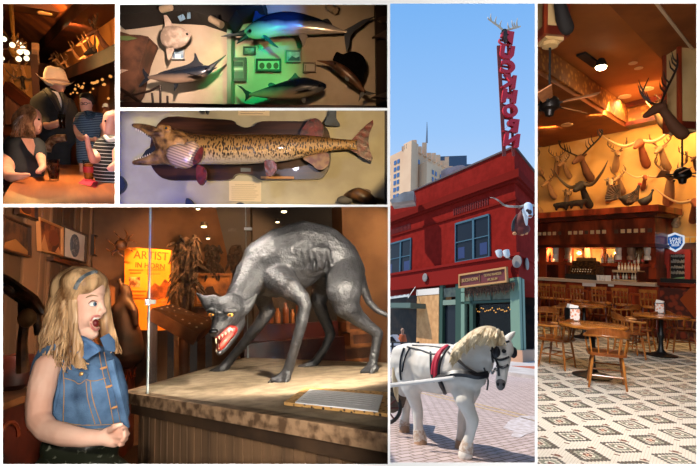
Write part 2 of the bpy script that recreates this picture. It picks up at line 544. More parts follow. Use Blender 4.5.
wallpic([(-2, 214), (27, 226), (27, 258), (-2, 250)], 'dark brown picture in a black frame, nearest on the plank wall', face=mat('dark_print', '#4a2c16', '#1c100a', scale=12, rough=.8),
        motif=[([(.15, .75), (.5, .55), (.95, .8), (.95, .95), (.1, .95)], '#7a5228')])
wallpic([(14, 196), (34, 205), (34, 221), (14, 214)], 'amber picture cut off above the pair of framed pictures', motif=[(o_(.5, .5, .25, .3), '#4a2008')])
wallpic([(35.5, 217), (60, 227.6), (60, 256.5), (37, 251)], 'brown tinted picture in a pale frame beside the white portrait', frame='#a87444', face=brownp,
        motif=[([(.08, .9), (.25, .45), (.4, .95)], '#b57a48'), (o_(.65, .45, .22, .26), '#6e3214'), ([(.7, .9), (.85, .7), (.97, .95)], '#b57a48')])
port = mat('portrait_paper', '#cdc6bd', '#b9b0a6', scale=5, rough=.8)
wallpic([(60.8, 225), (84.5, 235), (83, 263.5), (60.3, 257.5)], 'white framed portrait drawing of a bearded man on the plank wall', frame='#3a2718', face=port, fw=.012,
        motif=[(o_(.52, .5, .21, .38), '#5d6672'), (o_(.54, .34, .10, .13), '#a9adb2'), (o_(.54, .52, .11, .12), '#8d949c'), (o_(.5, .74, .13, .12), '#a3a8ae')])
wallpic([(91, 234.5), (100, 238), (100, 259.5), (90.5, 255)], 'amber picture hung past the white portrait, lower of the overlapping two', motif=[([(.1, .9), (.5, .4), (.9, .95)], '#a05a28')])
wallpic([(99, 231), (111.5, 236), (111.5, 258.5), (99, 254)], 'amber picture hung past the white portrait, higher of the overlapping two', motif=[(o_(.5, .5, .2, .3), '#5c2c10')])
wallpic([(103, 264), (116, 268), (116, 290), (103, 288)], 'small amber panel under the overlapping pictures', face=mat('amber_glow', '#c97a24', '#a55a16', scale=5))
# shelf rail under the portrait
b = MB(); b.bar(onL(50, 258.5, .05), onL(86, 268, .05), .05, .03)
solo(D, 'picture_rail', 'narrow wooden ledge under the white portrait', 'ledge', b, dark_w)

# --- the orange exhibit poster
pd = 5.2
q = [D.at(125, 247, pd), D.at(171, 250, pd-.1), D.at(170, 330, pd-.1), D.at(125, 330, pd)]
T = Thing(D, 'exhibit_poster', 'glowing orange exhibit poster headed ARTIST behind the glass edge', 'poster')
poster = mat('orange_poster', '#e88a1c', '#d8780f', scale=3, rough=.8)
fo, n = board(T, q, .03, .0, None, poster, pname='sheet')
X = (q[1]-q[0]).normalized(); Y = (q[0]-q[3]).normalized(); o = (q[0]+q[1])/2
ink = mat('poster_ink', '#7a3208', rough=.8)
def onp(px, py, lift=.012): return D.on(px, py, q[0]+n*lift, n)
def put_text(T, s, px, py, size, m, X, Y, n, at, parent=None, depth=.004, mirror=False, bold=0, name='lettering'):
    if n.dot(X.cross(Y)) < 0: X = -X
    me = text_mesh(s, size, depth, mirror, font_bold=bold); me.transform(basis(at, X, Y)); return T.part(name, me, m, parent=parent)
put_text(T, 'ARTIST', 0, 0, .115, ink, X, Y, n, onp(151, 256), fo)
put_text(T, 'IN HORN', 0, 0, .075, ink, X, Y, n, onp(150, 266), fo)
b = MB()
for k, (x0, x1, y) in enumerate([(129, 143, 270), (130, 141, 273), (147, 165, 270), (147, 160, 274), (130, 146, 291), (130, 144, 295), (130, 147, 298), (150, 166, 302)]):
    b.bar(onp(x0, y), onp(x1, y), .006, .006)
T.part('small_print', b, ink, parent=fo, smooth=False)
b = MB(); b.prism([onp(129, 277), onp(140, 277), onp(140, 287), onp(129, 287)], n*.003)
T.part('printed_photo', b, mat('poster_photo', '#c9a06a', '#5a3010', scale=14), parent=fo, smooth=False)
b = MB(); b.prism([onp(147, 291), onp(155, 283), onp(160, 286), onp(165, 279), onp(170, 283), onp(170, 296), onp(160, 299), onp(147, 303)], n*.003)
T.part('printed_drawing', b, mat('poster_draw', '#8a4a18', '#5c2a0c', scale=16), parent=fo, smooth=False)
T.done()
light(D, 'SPOT', D.at(146, 211, 4.3), 300, '#ffa050', .015, aim=D.at(150, 285, pd), spot=50, name='poster_lamp')

# --- antler wreath, dark statue, things further along the wall
b = MB(); c = D.at(121, 245, 4.9)
for k in range(9):
    a = k*.7; p = c+V((math.cos(a)*.02, 0, math.sin(a)*.02)); e = c+V((math.cos(a)*.14, .02, math.sin(a)*.14+.02))
    b.curve([p, (p+e)/2+V((math.sin(a)*.04, 0, math.cos(a)*.04)), e], [.012, .009, .004], 6)
b.ell(c, (.06, .04, .06))
solo(D, 'antler_wreath', 'round wreath of curled antlers hung high beside the orange poster', 'wreath', b, mat('horn_brown', '#8a5226', '#3a1e0c', scale=20, rough=.5))
sd = 4.9
me = blob([D.ch([(127, 292, sd, 5), (125, 300, sd, 7), (124, 315, sd, 10), (126, 335, sd, 14), (127, 352, sd, 16)]),
           D.ch([(125, 300, sd, 6), (116, 308, sd-.1, 4), (113, 322, sd-.1, 3.5), (117, 334, sd-.15, 3)]),
           D.ch([(126, 300, sd, 6), (134, 310, sd-.1, 4), (136, 325, sd-.1, 3)]),
           D.ch([(123, 287, sd, 3), (119, 281, sd, 2), (121, 278, sd, 1.2)])], [D.el(125, 290, sd, 5, 5, 6)], voxel=.014)
solo(D, 'carved_figure', 'dark standing figure in a long gown in front of the orange poster', 'statue', me, mat('figure_black', '#120a06', '#2a150b', scale=9, rough=.6))

# --- counter running back behind the girl
A_, B_, C_, E_ = D.onz(-8, 407, .9), D.onz(141, 355, .9), D.onz(141, 343, .9), D.onz(-8, 388, .9)
T = Thing(D, 'display_counter', 'long brown wooden counter with dark red panels behind the girl', 'counter')
b = MB(); b.prism([A_, B_, C_, E_], V((0, 0, -.035))); T.part('counter_top', b, brown_w, smooth=False)
b = MB(); dd = (E_-A_).normalized()*.04
b.prism([A_+dd-up*.036, B_+dd-up*.036, C_-up*.036, E_-up*.036], V((0, 0, -.86))); T.part('body', b, red_w, smooth=False)
b = MB(); L = (B_-A_)
for k in range(9):
    p = A_+L*(k+.5)/9+dd*.6; pts = []
    for a in range(9): pts.append(p+L*(.036*math.cos(PI*a/8))+V((0, 0, -.2+.09*math.sin(PI*a/8))))
    b.curve(pts, .012, 5, 1)
T.part('arch_moulding', b, mat('moulding_red', '#7c3218', rough=.4)); T.done()
# driftwood, box and jar on the counter
b = MB(); d_ = 2.25
b.curve([D.at(-4, 277, d_), D.at(10, 284, d_), D.at(22, 293, d_), D.at(33, 300, d_), D.at(44, 314, d_)], [.03, .028, .03, .026, .018], 8)
b.curve([D.at(-4, 286, d_), D.at(6, 289, d_-.05), D.at(16, 296, d_), D.at(28, 305, d_), D.at(36, 318, d_), D.at(38, 335, d_)], [.02, .022, .02, .022, .02, .015], 8)
b.curve([D.at(24, 296, d_), D.at(21, 308, d_), D.at(24, 322, d_), D.at(22, 345, d_), D.at(23, 372, d_)], [.018, .015, .02, .022, .03], 8)
solo(D, 'driftwood', 'twisted brown horn branch reaching over the counter behind the girl', 'branch', b, mat('horn_branch', '#7a4c2a', '#2c170c', scale=12, rough=.4, stretch=(1, 1, 1)))
b = MB(); b.ell(D.at(27, 318, 2.2), (.04, .03, .045)); solo(D, 'skull', 'pale tan carved head beneath the twisted branch', 'carving', b, mat('bone_tan', '#c79a68', '#8f6438', scale=14))
T = Thing(D, 'spotted_box', 'pale box with dark spots on the counter behind the hair', 'box')
p = D.onz(20, 384, .9)
b = MB(); b.box(p+V((0, .05, .075)), (.11, .1, .15), .2); fo = T.part('body', b, mat('pale_card', '#b9a48c', rough=.8), smooth=False)
b = MB()
for i in range(3):
    for j in range(4): b.ell(p+V((-.035+i*.033, -.003+i*.006, .02+j*.035)), (.008, .004, .008), sub=1)
T.part('spot', b, black, parent=fo, kind='stuff'); T.done()
b = MB(); p = D.onz(10, 392, .9); b.lathe([(.05, 0), (.09, .03), (.1, .1), (.095, .15), (.105, .17), (.1, .2), (.0, .21)], p+V((-.02, .1, 0)))
solo(D, 'wooden_tub', 'dark red wooden tub on the counter at the room edge', 'tub', b, red_w)

# --- room seen through the glass
def farpic(quad, d, label, face, frame='#3a2010', fw=.03, motif=None):
    T = Thing(D, 'framed_picture', label, 'picture'); q = [D.at(x, y, d) for x, y in quad]
    fo, n = board(T, q, .04, fw, mat('frame'+frame, frame, rough=.5), face)
    if motif:
        b = MB(); b.prism([D.on(x, y, q[0]+n*.02, n) for x, y in motif], n*.004); T.part('motif', b, mat('motif_dark', '#2a1408'), parent=fo, smooth=False)
    T.done()
farpic([(195, 273), (233, 273), (233, 306), (195, 306)], 5.9, 'wide landscape picture in a gilt frame behind the beast head', mat('landscape', '#a8692c', '#4a2810', scale=5), '#6a4018', .03,
       motif=[(203, 292), (207, 287), (213, 286), (215, 292), (222, 296), (218, 300), (204, 300)])
farpic([(196, 307), (238, 307), (238, 330), (196, 330)], 5.95, 'dark lower panel beneath the gilt framed landscape', mat('dark_panel', '#5a3014', '#2c150a', scale=6), '#3a2010', .02)
def fur(cx, cy, w, h, d, label, n=60, cl='#2a180e'):
    b = MB(); random.seed(int(cx*7+cy))
    for k in range(n):
        u, v = random.uniform(-.6, .6), random.uniform(-.7, .7)
        p = D.at(cx+u*w*.8, cy+v*h*.8, d-random.uniform(0, .08)); a = random.uniform(-1.2, 1.2)
        l = random.uniform(.2, .5)*h*d/F; e = p+V((math.sin(a)*l*.6, -.03, -math.cos(a)*l))
        b.tube([p, (p+e)/2+V((0, -.03, 0)), e], [.015, .018, .004], 5)
    b.ell(D.at(cx, cy, d+.02), (w*.45*d/F, .05, h*.5*d/F))
    solo(D, 'hide_trophy', label, 'trophy', b, mat('fur'+cl, cl, '#0f0805', scale=20, rough=.9))
fur(213, 258, 13, 24, 6.0, 'dark furry hide hung on the far wall above the gilt landscape')
fur(234, 256, 12, 20, 6.0, 'small dark bunch of fur hung near the beast shoulder', 40)
fur(186, 262, 26, 48, 5.2, 'big grey tangle of antlers and moss on a post beyond the glass', 120, '#4a3626')
b = MB(); b.tube([D.at(184, 262, 5.3), D.at(184, 400, 5.3)], .05, 10); solo(D, 'post', 'dark post carrying the tangle of antlers', 'post', b, dark_w)
# slanted showcase
T = Thing(D, 'slanted_showcase', 'slanted wooden showcase with pale specimens seen through the glass', 'showcase')
d0 = 3.6
q = [D.at(152, 308, d0), D.at(172, 304, d0+.5), D.at(216, 321, d0+.35), D.at(199, 334, d0-.1)]
n = (q[1]-q[0]).cross(q[3]-q[0]).normalized(); n = n if n.z > 0 else -n
b = MB(); b.prism(q, -n*.09); fo = T.part('case_top', b, mat('showcase_wood', '#7c4a28', '#5a3018', scale=6, rough=.4), smooth=False)
b = MB(); random.seed(3)
for i in range(6):
    for j in range(3):
        u, v = (i+.7)/6.6, (j+.7)/3.5
        p = q[0]*(1-u)*(1-v)+q[3]*u*(1-v)+q[2]*u*v+q[1]*(1-u)*v
        b.ell(p+n*.004, (.011, .008, .008), sub=1)
T.part('specimen', b, mat('specimen_white', '#d8c0a0'), parent=fo, kind='stuff')
b = MB()
for i in (0, 1, 2, 3):
    c = sum(q, V())/4; p = q[i]+(c-q[i])*.15-n*.05; b.bar(p, V((p.x, p.y, 0)), .05)
T.part('leg', b, dark_w, smooth=False); T.done()
# shelf of jars, couch, crates
T = Thing(D, 'wall_shelf', 'dark shelf holding amber jars behind the beast legs', 'shelf')
b = MB(); b.bar(D.at(256, 325.5, 4.9), D.at(306, 325.5, 4.9), .04, .25); T.part('shelf_board', b, dark_w, smooth=False); T.done()
for i, (x, w, h) in enumerate([(263, 6, 12), (271, 5, 17), (278, 5, 14), (286, 6, 19), (293, 4, 13), (299, 5, 22)]):
    k = 4.9/F; p = D.at(x, 325.5, 4.87)+V((0, 0, .022)); b = MB()
    b.lathe([(w*k*.45, 0), (w*k*.5, h*k*.1), (w*k*.5, h*k*.7), (w*k*.25, h*k*.85), (w*k*.28, h*k)], p, 12)
    solo(D, 'jar', 'amber jar on the dark shelf behind the beast legs', 'jar', b, mat('amber_jar%d' % (i % 2), ('#a0602a', '#7c4018')[i % 2], rough=.3), group='amber jars on the dark shelf')
T = Thing(D, 'couch', 'dark red leather bench seat behind the beast legs', 'bench')
b = MB(); b.box(D.at(292, 352, 4.2), (.85, .4, .22)); T.part('seat', b, mat('oxblood', '#4a160c', '#2a0a06', scale=5, rough=.4))
b = MB(); b.box(D.at(292, 338, 4.45), (.85, .1, .26)); T.part('backrest', b, mat('oxblood', '#4a160c')); T.done()
for (x, y, w, h, lb) in [(352, 326, 20, 9, 'small wooden crate, topmost beside the tan pier'), (360, 338, 30, 13, 'wooden crate in the middle of the stack by the pier'), (356, 352, 38, 14, 'wide wooden crate at the bottom of the stack by the pier')]:
    k = 4.6/F; T = Thing(D, 'wooden_crate', lb, 'crate'); p = D.at(x, y, 4.6); b = MB(); b.box(p, (w*k*.96, .3, h*k*.94)); T.part('body', b, mat('crate_in', '#6a3a1c', '#4a2610', scale=6), smooth=False)
    b = MB()
    for s in (-1, 1):
        b.box(p+V((s*w*k*.46, -.155, 0)), (.03, .015, h*k)); b.box(p+V((0, -.155, s*h*k*.44)), (w*k, .013, .03))
    T.part('batten', b, mat('crate_edge', '#9a5c2c', '#6e3c1a', scale=8), smooth=False); T.done()
# ceiling spots
sp = Proto('ceiling_spotlight', 'lamp')
b = MB(); b.lathe([(.02, .05), (.035, .04), (.04, 0), (.034, 0), (.03, .01), (0, .012)], seg=14); sp.part('housing', b, mat('spot_metal', '#3a3026', metal=.6, rough=.4))
b = MB(); b.ell((0, 0, .0), (.028, .028, .014)); sp.part('bulb', b, lamp_mat('spot_glow', '#ffe2a8', 9))
for x, y, d, lb in [(204, 226.5, 5.4, 'bright round spotlight above the tangle of antlers'), (208, 238.5, 6.0, 'smaller dim spotlight just under the bright one'), (198, 209, 5.0, 'spotlight at the opening top above the bright one'),
                    (284, 211.5, 5.2, 'round spotlight over the beast back'), (277.5, 222, 5.6, 'slanted small spotlight touching the beast back')]:
    sp.place(D, D.at(x, y, d), lb, 'spotlights in the museum ceiling', sc=1.0 if x in (204, 284) else .7)
# --- the glass case
P1, P2, P3 = D.onz(127, 392, DK), D.onz(402, 434.5, DK), D.onz(247.5, 357.5, DK)
P4 = P2+(P3-P1)
T = Thing(D, 'display_case', 'glass display case with plank sides and a wide wooden rim', 'display case')
ex = (P2-P1).normalized(); ey = (P3-P1).normalized()
b = MB(); b.prism([P1, P2, P4, P3], V((0, 0, -.03))); T.part('deck', b, deck_m, smooth=False)
out = -V((-ex.y, ex.x, 0)); out = out if out.dot(D.eye-P1) > 0 else -out; outl = -ex
b = MB()
a, c = P1-ex*.03+out*.012, P2+out*.012
b.prism([a, c, c-out*.05, a-out*.05], V((0, 0, -.045)))
a2 = P1-ex*.03+out*.012; e2 = P3+outl*.03
b.prism([a2, a2+ex*.05, e2+ex*.05, e2], V((0, 0, -.0445)))
T.part('rim', b, trim_m, smooth=False)
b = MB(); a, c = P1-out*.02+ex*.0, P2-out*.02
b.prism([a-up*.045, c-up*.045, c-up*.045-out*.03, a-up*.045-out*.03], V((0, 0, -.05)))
T.part('rim_shade', b, mat('case_shadow_wood', '#4c3826', '#35261a', scale=6), smooth=False)  # shade under the rim put into a darker strip
b = MB(); L = (P2-P1).length; t = .0; a = P1-out*.055+ex*.0
while t < L:
    w = .052; p = a+ex*t; b.prism([p-up*.06, p+ex*(w-.006)-up*.06, p+ex*(w-.006)-up*.9, p-up*.9], -out*.02); t += w
Ls = (P3-P1).length; t = 0; a = P1+ex*.055
while t < Ls:
    p = a+ey*(t+.06); b.prism([p-up*.06, p+ey*.046-up*.06, p+ey*.046-up*.9, p-up*.9], ex*.02); t += .052
T.part('plank_side', b, mat('case_planks', '#8a6848', '#55402c', kind='noise', scale=7, stretch=(2, 2, .2), rough=.8, bump=.3, thr=(.3, .7)), smooth=False)
b = MB(); a = P1-out*.08+ex*.08; b.prism([a-up*.05, P2-out*.08-up*.05, P4-up*.05, P3+ex*.08-up*.05], V((0, 0, -.88))); T.part('core', b, black, smooth=False)
gl = glass_mat('case_glass', (.96, .97, .97), .006)
edge = mat('glass_edge', '#a9b4b4', rough=.25, spec=.6)
G1, G3 = D.onz(147.5, 393.5, DK), D.onz(248, 358, DK); G2 = G1+ex*2.0
H = V((0, 0, 1.3))
b = MB(); b.prism([G1, G2, G2+H, G1+H], -out*.006); T.part('front_pane', b, gl, smooth=False)
b = MB(); b.prism([G1, G3, G3+H, G1+H], ex*.006); T.part('side_pane', b, gl, smooth=False)
b = MB(); b.prism([G3, G3+ex*2, G3+ex*2+H, G3+H], -out*.006); T.part('rear_pane', b, gl, smooth=False)
b = MB(); b.bar(G1, G1+H, .009, .007, up=out); T.part('corner_edge', b, edge, smooth=False)
b = MB(); b.bar(G3, G3+H, .006, .005, up=out); T.part('corner_edge', b, edge, smooth=False)
chrome = mat('chrome', '#d8d8d8', metal=1, rough=.2)
g = D.dep(G1)
b = MB(); b.bar(D.at(148, 299, g), D.at(148, 305, g), .022, .018); T.part('clip', b, chrome)
b = MB(); b.bar(D.at(150, 302, g), D.at(155, 302, g), .018, .018); T.part('clip', b, mat('clear_white', '#d8dcd8', rough=.2))
g3 = D.dep(G3)
b = MB(); b.bar(D.at(244.5, 229, g3), D.at(252, 229, g3), .025, .02); T.part('clip', b, mat('clear_white', '#d8dcd8'))
T.done()
# placard
q = [D.onz(305, 387, DK+.012), D.onz(389, 392, DK+.012), D.onz(389, 413.5, DK+.012), D.onz(284, 402, DK+.012)]
T = Thing(D, 'placard', 'white text placard with a leopard print border on the case deck', 'placard')
b = MB(); b.prism(q, V((0, 0, -.01))); fo = T.part('leopard_border', b, mat('leopard', '#1c0f08', '#c89858', kind='voronoi', scale=60, thr=(.22, .4), rough=.8), smooth=False)
q2 = [D.onz(310, 389, DK+.016), D.onz(383, 395, DK+.016), D.onz(378, 411, DK+.016), D.onz(295, 402, DK+.016)]
b = MB(); b.prism(q2, V((0, 0, -.004))); fo = T.part('paper', b, mat('placard_white', '#e8e6e6', rough=.7), smooth=False)
b = MB()
for k in range(7):
    v = .12+.76*k/6; p = q2[0]+(q2[3]-q2[0])*v; r = q2[1]+(q2[2]-q2[1])*v; e_ = .93 if k < 6 else .55
    b.bar(p+(r-p)*.06+up*.001, p+(r-p)*e_+up*.001, .004, .001)
T.part('small_print', b, mat('print_grey', '#a8a6aa', rough=.8), parent=fo, smooth=False); T.done()

# --- the beast
def dz(px, py, z=DK): return D.dep(D.onz(px, py, z))
fl = dz(215, 371); fr = dz(281, 381); hl = dz(306, 366); hr = dz(371, 372)
md = (fl+fr+hl+hr)/4
wolf_m = mat('charcoal_hide', '#19191b', '#38383b', scale=26, thr=(.35, .8), rough=.5, bump=.8, bscale=60, spec=.6, detail=6)
fN, fF, hN, hF = fr, fl, hr, hl
def body_wolf():
    ch = [
     # spine: head - neck - shoulders - arched back - rump
     [(232, 312, md-.22, 13), (243, 292, md-.15, 15), (254, 276, md-.06, 20), (268, 263, md, 27), (284, 256, md, 30), (304, 247, md, 27), (322, 247, md, 23), (338, 259, md, 22), (347, 271, md, 19)],
     [(262, 272, md-.02, 22), (276, 276, md, 22), (296, 262, md, 24), (318, 258, md, 20)],
     [(345, 268, md, 17), (356, 272, md+.02, 9), (363, 287, md+.03, 5.2), (369, 302, md+.03, 4), (378, 311, md+.02, 3.2), (392, 317, md, 2.5)],
     # near front leg
     [(276, 276, md-.06, 17), (290, 288, fN+.05, 12), (301, 297, fN+.03, 8.5), (305, 305, fN+.02, 7), (301, 325, fN, 6), (294, 350, fN, 5.2), (288, 370, fN, 5.5), (284, 377, fN, 6)],
     [(286, 376, fN, 5.5), (276, 379.5, fN-.02, 4), (272, 380, fN-.03, 2.8)], [(286, 378, fN, 4), (279, 382, fN-.04, 3)], [(288, 377, fN-.03, 4), (286, 382, fN-.05, 2.8)],
     # far front leg reaching forward
     [(258, 284, md+.04, 14), (263, 299, fF+.03, 9), (268, 311, fF+.02, 7.5), (260, 323, fF, 6.2), (248, 338, fF, 5.2), (234, 355, fF, 4.6), (225, 366, fF, 5)],
     [(226, 366, fF, 4.8), (217, 370, fF, 3.6), (211, 372, fF, 2.6)], [(222, 369, fF-.03, 4), (214, 373, fF-.03, 2.4)],
     # near hind leg
     [(344, 274, md-.05, 19), (344, 292, hN-.02, 18), (346, 305, hN-.03, 14), (356, 316, hN, 9), (368, 326, hN+.01, 6.5), (378, 333, hN+.02, 5.6), (376, 345, hN+.01, 4.8), (373, 362, hN, 4.8)],
     [(372, 366, hN, 5.5), (366, 371, hN-.02, 4), (362, 372, hN-.02, 2.6)], [(375, 368, hN-.03, 4.4), (371, 373, hN-.05, 3)],
     # far hind leg
     [(328, 270, md+.06, 14), (322, 288, hF, 10), (318, 302, hF-.02, 8), (324, 318, hF, 6), (331, 334, hF+.02, 5.2), (325, 348, hF, 4.4), (316, 361, hF, 4.6)],
     [(314, 363, hF, 4.6), (306, 366.5, hF-.02, 3.6), (299, 367, hF-.02, 2.4)]]
    hd = md-.30
    ch += [[(231, 309, hd+.04, 16), (224, 319, hd-.02, 12.5), (219, 327, hd-.06, 8.5), (214.5, 332.5, hd-.1, 5.2)],
           [(236, 322, hd+.06, 10), (233, 334, hd, 6), (226, 346, hd-.04, 4), (219.5, 353, hd-.08, 3.2)],
           [(211, 309, hd, 5.5), (206, 302, hd, 5), (200, 296, hd+.01, 2.6), (195.5, 292.5, hd+.02, .8)],
           [(213, 300, hd+.02, 6), (205, 299, hd+.02, 3.6)],
           [(245, 309, hd+.04, 6), (250, 303, hd+.05, 5), (254.5, 298, hd+.06, 2.4), (257.5, 293, hd+.08, .8)],
           [(208, 311, hd-.05, 2.8), (215, 311, hd-.08, 3)], [(225, 310.5, hd-.08, 3), (235, 311, hd-.05, 3)]]
    chs = [D.ch(c) for c in ch]
    els = [D.el(226, 309, hd+.02, 19, 15, 13, 0), D.el(291, 266, md, 34, 20, 26, -8)]
    # ribs
    for k in range(8):
        x = 284+k*6.2
        chs.append(D.ch([(x-6, 238+abs(k-3)*1.6, md-.115, 1.8), (x+1, 250, md-.145, 2.0), (x+3, 262, md-.13, 1.6), (x+2, 272, md-.10, 1.0)]))
    return blob(chs, els, voxel=.0085, smooth=1)
T = Thing(D, 'snarling_beast', 'gaunt charcoal beast with bared teeth standing in the glass case', 'animal')
body = T.part('body', body_wolf(), wolf_m)
hd = md-.30
eye_w = mat('amber_eye', '#e08a28', '#3a1804', kind='voronoi', scale=30, rough=.15, spec=.8)
for x, y in ((211.3, 314.6), (230.3, 314.8)):
    b = MB(); b.ell(D.at(x, y, hd-.085 if x > 220 else hd-.075), (.0135, .010, .008)); T.part('eye', b, mat('eye_amber', '#f09a3c', rough=.15), parent=body)
    b = MB(); b.ell(D.at(x, y, hd-.098 if x > 220 else hd-.088), (.005, .004, .006)); T.part('pupil', b, black, parent=body)
b = MB(); b.ell(D.at(213.8, 331.5, hd-.125), (.022, .014, .014)); T.part('nose', b, mat('nose_black', '#0a0a0c', rough=.25), parent=body)
red = mat('mouth_red', '#a8281c', '#6a1410', scale=18, rough=.3)
me = blob([D.ch([(233, 330, hd-.04, 5), (226, 338, hd-.07, 5), (220, 347, hd-.09, 4)]), D.ch([(229, 328, hd-.05, 4), (218, 337, hd-.09, 3.4)])], voxel=.005)
T.part('mouth', me, red, parent=body)
me = blob([D.ch([(231, 334, hd-.07, 2.6), (225, 341, hd-.11, 3), (220.5, 346, hd-.125, 2.4)])], voxel=.004)
T.part('tongue', me, mat('tongue_pink', '#e0584c', rough=.3), parent=body)
b = MB()
tp = [((216+ i*3.2), 338.5 - i*1.9) for i in range(6)]
for i, (x, y) in enumerate(tp):
    L_ = 4.5 if i == 0 else 2.3; p = D.at(x, y, hd-.125+.008*i); b.tube([p, p+V((.001, -.002, -L_*md/F))], [.0042, .0008], 6)
for i in range(7):
    x, y = 216.5+i*2.4, 351.5-i*2.6; L_ = 4.5 if i == 1 else 2.4; p = D.at(x, y, hd-.12+.008*i); b.tube([p, p+V((-.002, -.002, L_*md/F))], [.004, .0008], 6)
T.part('teeth', b, mat('ivory', '#f0e0bc', rough=.3), parent=body, kind='stuff')
b = MB()
for (x, y, d) in [(270, 381, fN-.05), (275, 384, fN-.06), (284, 384.5, fN-.07), (209, 374, fF-.03), (213, 375.5, fF-.05), (361, 374, hN-.04), (370, 376, hN-.07), (297, 368.5, hF-.03), (303, 370, hF-.05)]:
    p = D.at(x, y, d); b.tube([p, p+V((-.012, -.012, -.006))], [.005, .001], 6)
T.part('claw', b, mat('claw_black', '#1a1a1c', rough=.3), parent=body, kind='stuff')
T.done()

# museum room lights, among them an unseen flash at the camera
light(None, 'SPOT', (-.22, .1, 1.60), 75, '#fff4e6', .03, aim=D.M @ D.at(105, 380, 1.6), spot=70, name='flash_light')
light(D, 'SPOT', D.at(384, 211, 1.75), 210, '#fff0dc', .03, aim=D.at(285, 345, md), spot=85, name='deck_light')
light(D, 'SPOT', D.at(215, 209, 2.4), 30, '#fff0e0', .02, aim=D.at(270, 365, 2.5), spot=110, name='deck_light')  # second light, added to even out the deck
light(None, 'SPOT', (0, -.02, 1.49), 60, '#fff2e8', .02, aim=D.M @ D.at(235, 345, 2.2), spot=42, blend=.7, name='flash_light')
light(D, 'SPOT', D.at(120, 210, 2.6), 110, '#ffc490', .015, aim=onL(48, 245), spot=110, name='wall_lamp')
light(D, 'SPOT', D.at(225, 209, 4.6), 110, '#ffb878', .015, aim=D.at(215, 290, 6), spot=110, name='far_lamp')
light(D, 'SPOT', D.at(375, 209, 4.0), 60, '#ffd8b0', .015, aim=D.at(350, 290, 5.3), spot=110, name='far_lamp')
light(D, 'POINT', D.at(300, 290, 4.3), 6, '#ffb878', .01, name='far_lamp')
# --- the girl
g = 1.56
skin = mat('fair_skin', '#eec4ae', '#e6b29a', scale=9, rough=.55, spec=.3)
denim = mat('blue_denim', '#6488ae', '#2e4a6c', scale=16, rough=.85, bump=.3, bscale=260, thr=(.3, .72), detail=5)
thread = mat('tan_thread', '#b08a5c', rough=.8)
brass = mat('brass_button', '#d8a868', metal=.7, rough=.35)
T = Thing(D, 'person', 'blonde girl in a sleeveless denim vest gasping at the beast', 'person')
# skin: head, neck, near arm and both clasped hands as one body
gh = g+.01
def face_post(p): return p
chains = [
 [(84, 325, gh+.02, 11), (82, 340, gh+.03, 10), (82, 356, g+.05, 14)],
 [(99, 300, gh-.005, 3.6), (101.5, 306, gh-.01, 3.0), (103.2, 311, gh-.015, 3.2)],     # nose
 [(100, 312.5, gh-.03, 2.4), (102.5, 312.8, gh-.005, 2.2)],
 [(98.5, 316.5, gh-.03, 2.4), (101, 317, gh-.012, 2.0)],                        # upper lip
 [(90.5, 321, gh-.045, 1.8), (94, 317.6, gh-.042, 2.0), (98.5, 316.8, gh-.028, 2.2)],
 [(90.5, 322, gh-.045, 1.8), (92, 327, gh-.042, 2.0), (96, 329.6, gh-.026, 2.5), (98.5, 328, gh-.012, 2)], # lower lip
 [(92, 333.5, gh-.012, 6.2), (86, 331, gh-.01, 8)],                                 # chin
 [(93, 297.5, gh-.026, 2.8), (99, 297, gh-.016, 3.0), (102, 297, gh, 2.6)],              # brow
 [(47, 366, g-.05, 12), (42.5, 384, g-.08, 13), (39, 402, g-.10, 12.2), (38.5, 419, g-.12, 11.6), (47, 430, g-.15, 11.2), (64, 435, g-.18, 11), (84, 438, g-.2, 9), (100, 438, g-.21, 7.5), (108, 437, g-.21, 8)],
 [(64, 362, g+.02, 17), (50, 366, g-.03, 13)],
 # near hand curled
 [(108, 434, g-.21, 7), (116, 431, g-.21, 6.5)], [(108, 440, g-.21, 6.5), (115, 442, g-.21, 5.5)],
 [(116, 428, g-.22, 3.3), (122, 427, g-.22, 3.0), (126, 429.5, g-.22, 2.6), (124, 432, g-.25, 2.4)],
 [(117, 432, g-.22, 3.3), (123, 431.5, g-.23, 3.0), (127.5, 434, g-.23, 2.6), (124, 436.5, g-.255, 2.4)],
 [(117, 437, g-.22, 3.2), (122.5, 437, g-.235, 2.9), (126, 439, g-.235, 2.5), (122, 440.5, g-.255, 2.3)],
 [(116, 442, g-.22, 3.0), (120.5, 443, g-.23, 2.6), (123, 444.5, g-.235, 2.2), (119, 445, g-.25, 2.0)],
 [(110, 430, g-.23, 3.6), (116, 426, g-.25, 3.2), (121, 424.5, g-.25, 2.6)],
]
els = [D.el(82, 292, gh+.005, 19, 19, 20), D.el(88, 304, gh, 14.5, 15, 19), D.el(84, 316, gh, 13.5, 15, 17), D.el(87, 317, gh-.022, 9.5, 8, 10), D.el(92, 291, gh+.005, 12, 13, 14)]
body = T.part('body', blob([D.ch(c) for c in chains], els, voxel=.0042, smooth=1), skin)
b = MB(); b.ell(D.at(95.5, 323, gh-.036), (.0100, .010, .0125), D.RT @ Matrix.Rotation(-.25, 3, 'Y')); T.part('mouth', b, mat('mouth_dark', '#6a1a1c', rough=.4), parent=body)
b = MB(); b.curve([D.at(92.5, 319.5, gh-.05), D.at(95, 318.4, gh-.049), D.at(98.5, 318.6, gh-.036)], [.0018, .003, .002], 6); T.part('teeth', b, mat('tooth_white', '#f4ece4', rough=.3), parent=body)
b = MB(); b.curve([D.at(90.5, 321, gh-.053), D.at(93.5, 316.6, gh-.052), D.at(98.5, 315.8, gh-.038), D.at(101.5, 317.5, gh-.016)], [.002, .0036, .0036, .002], 6)
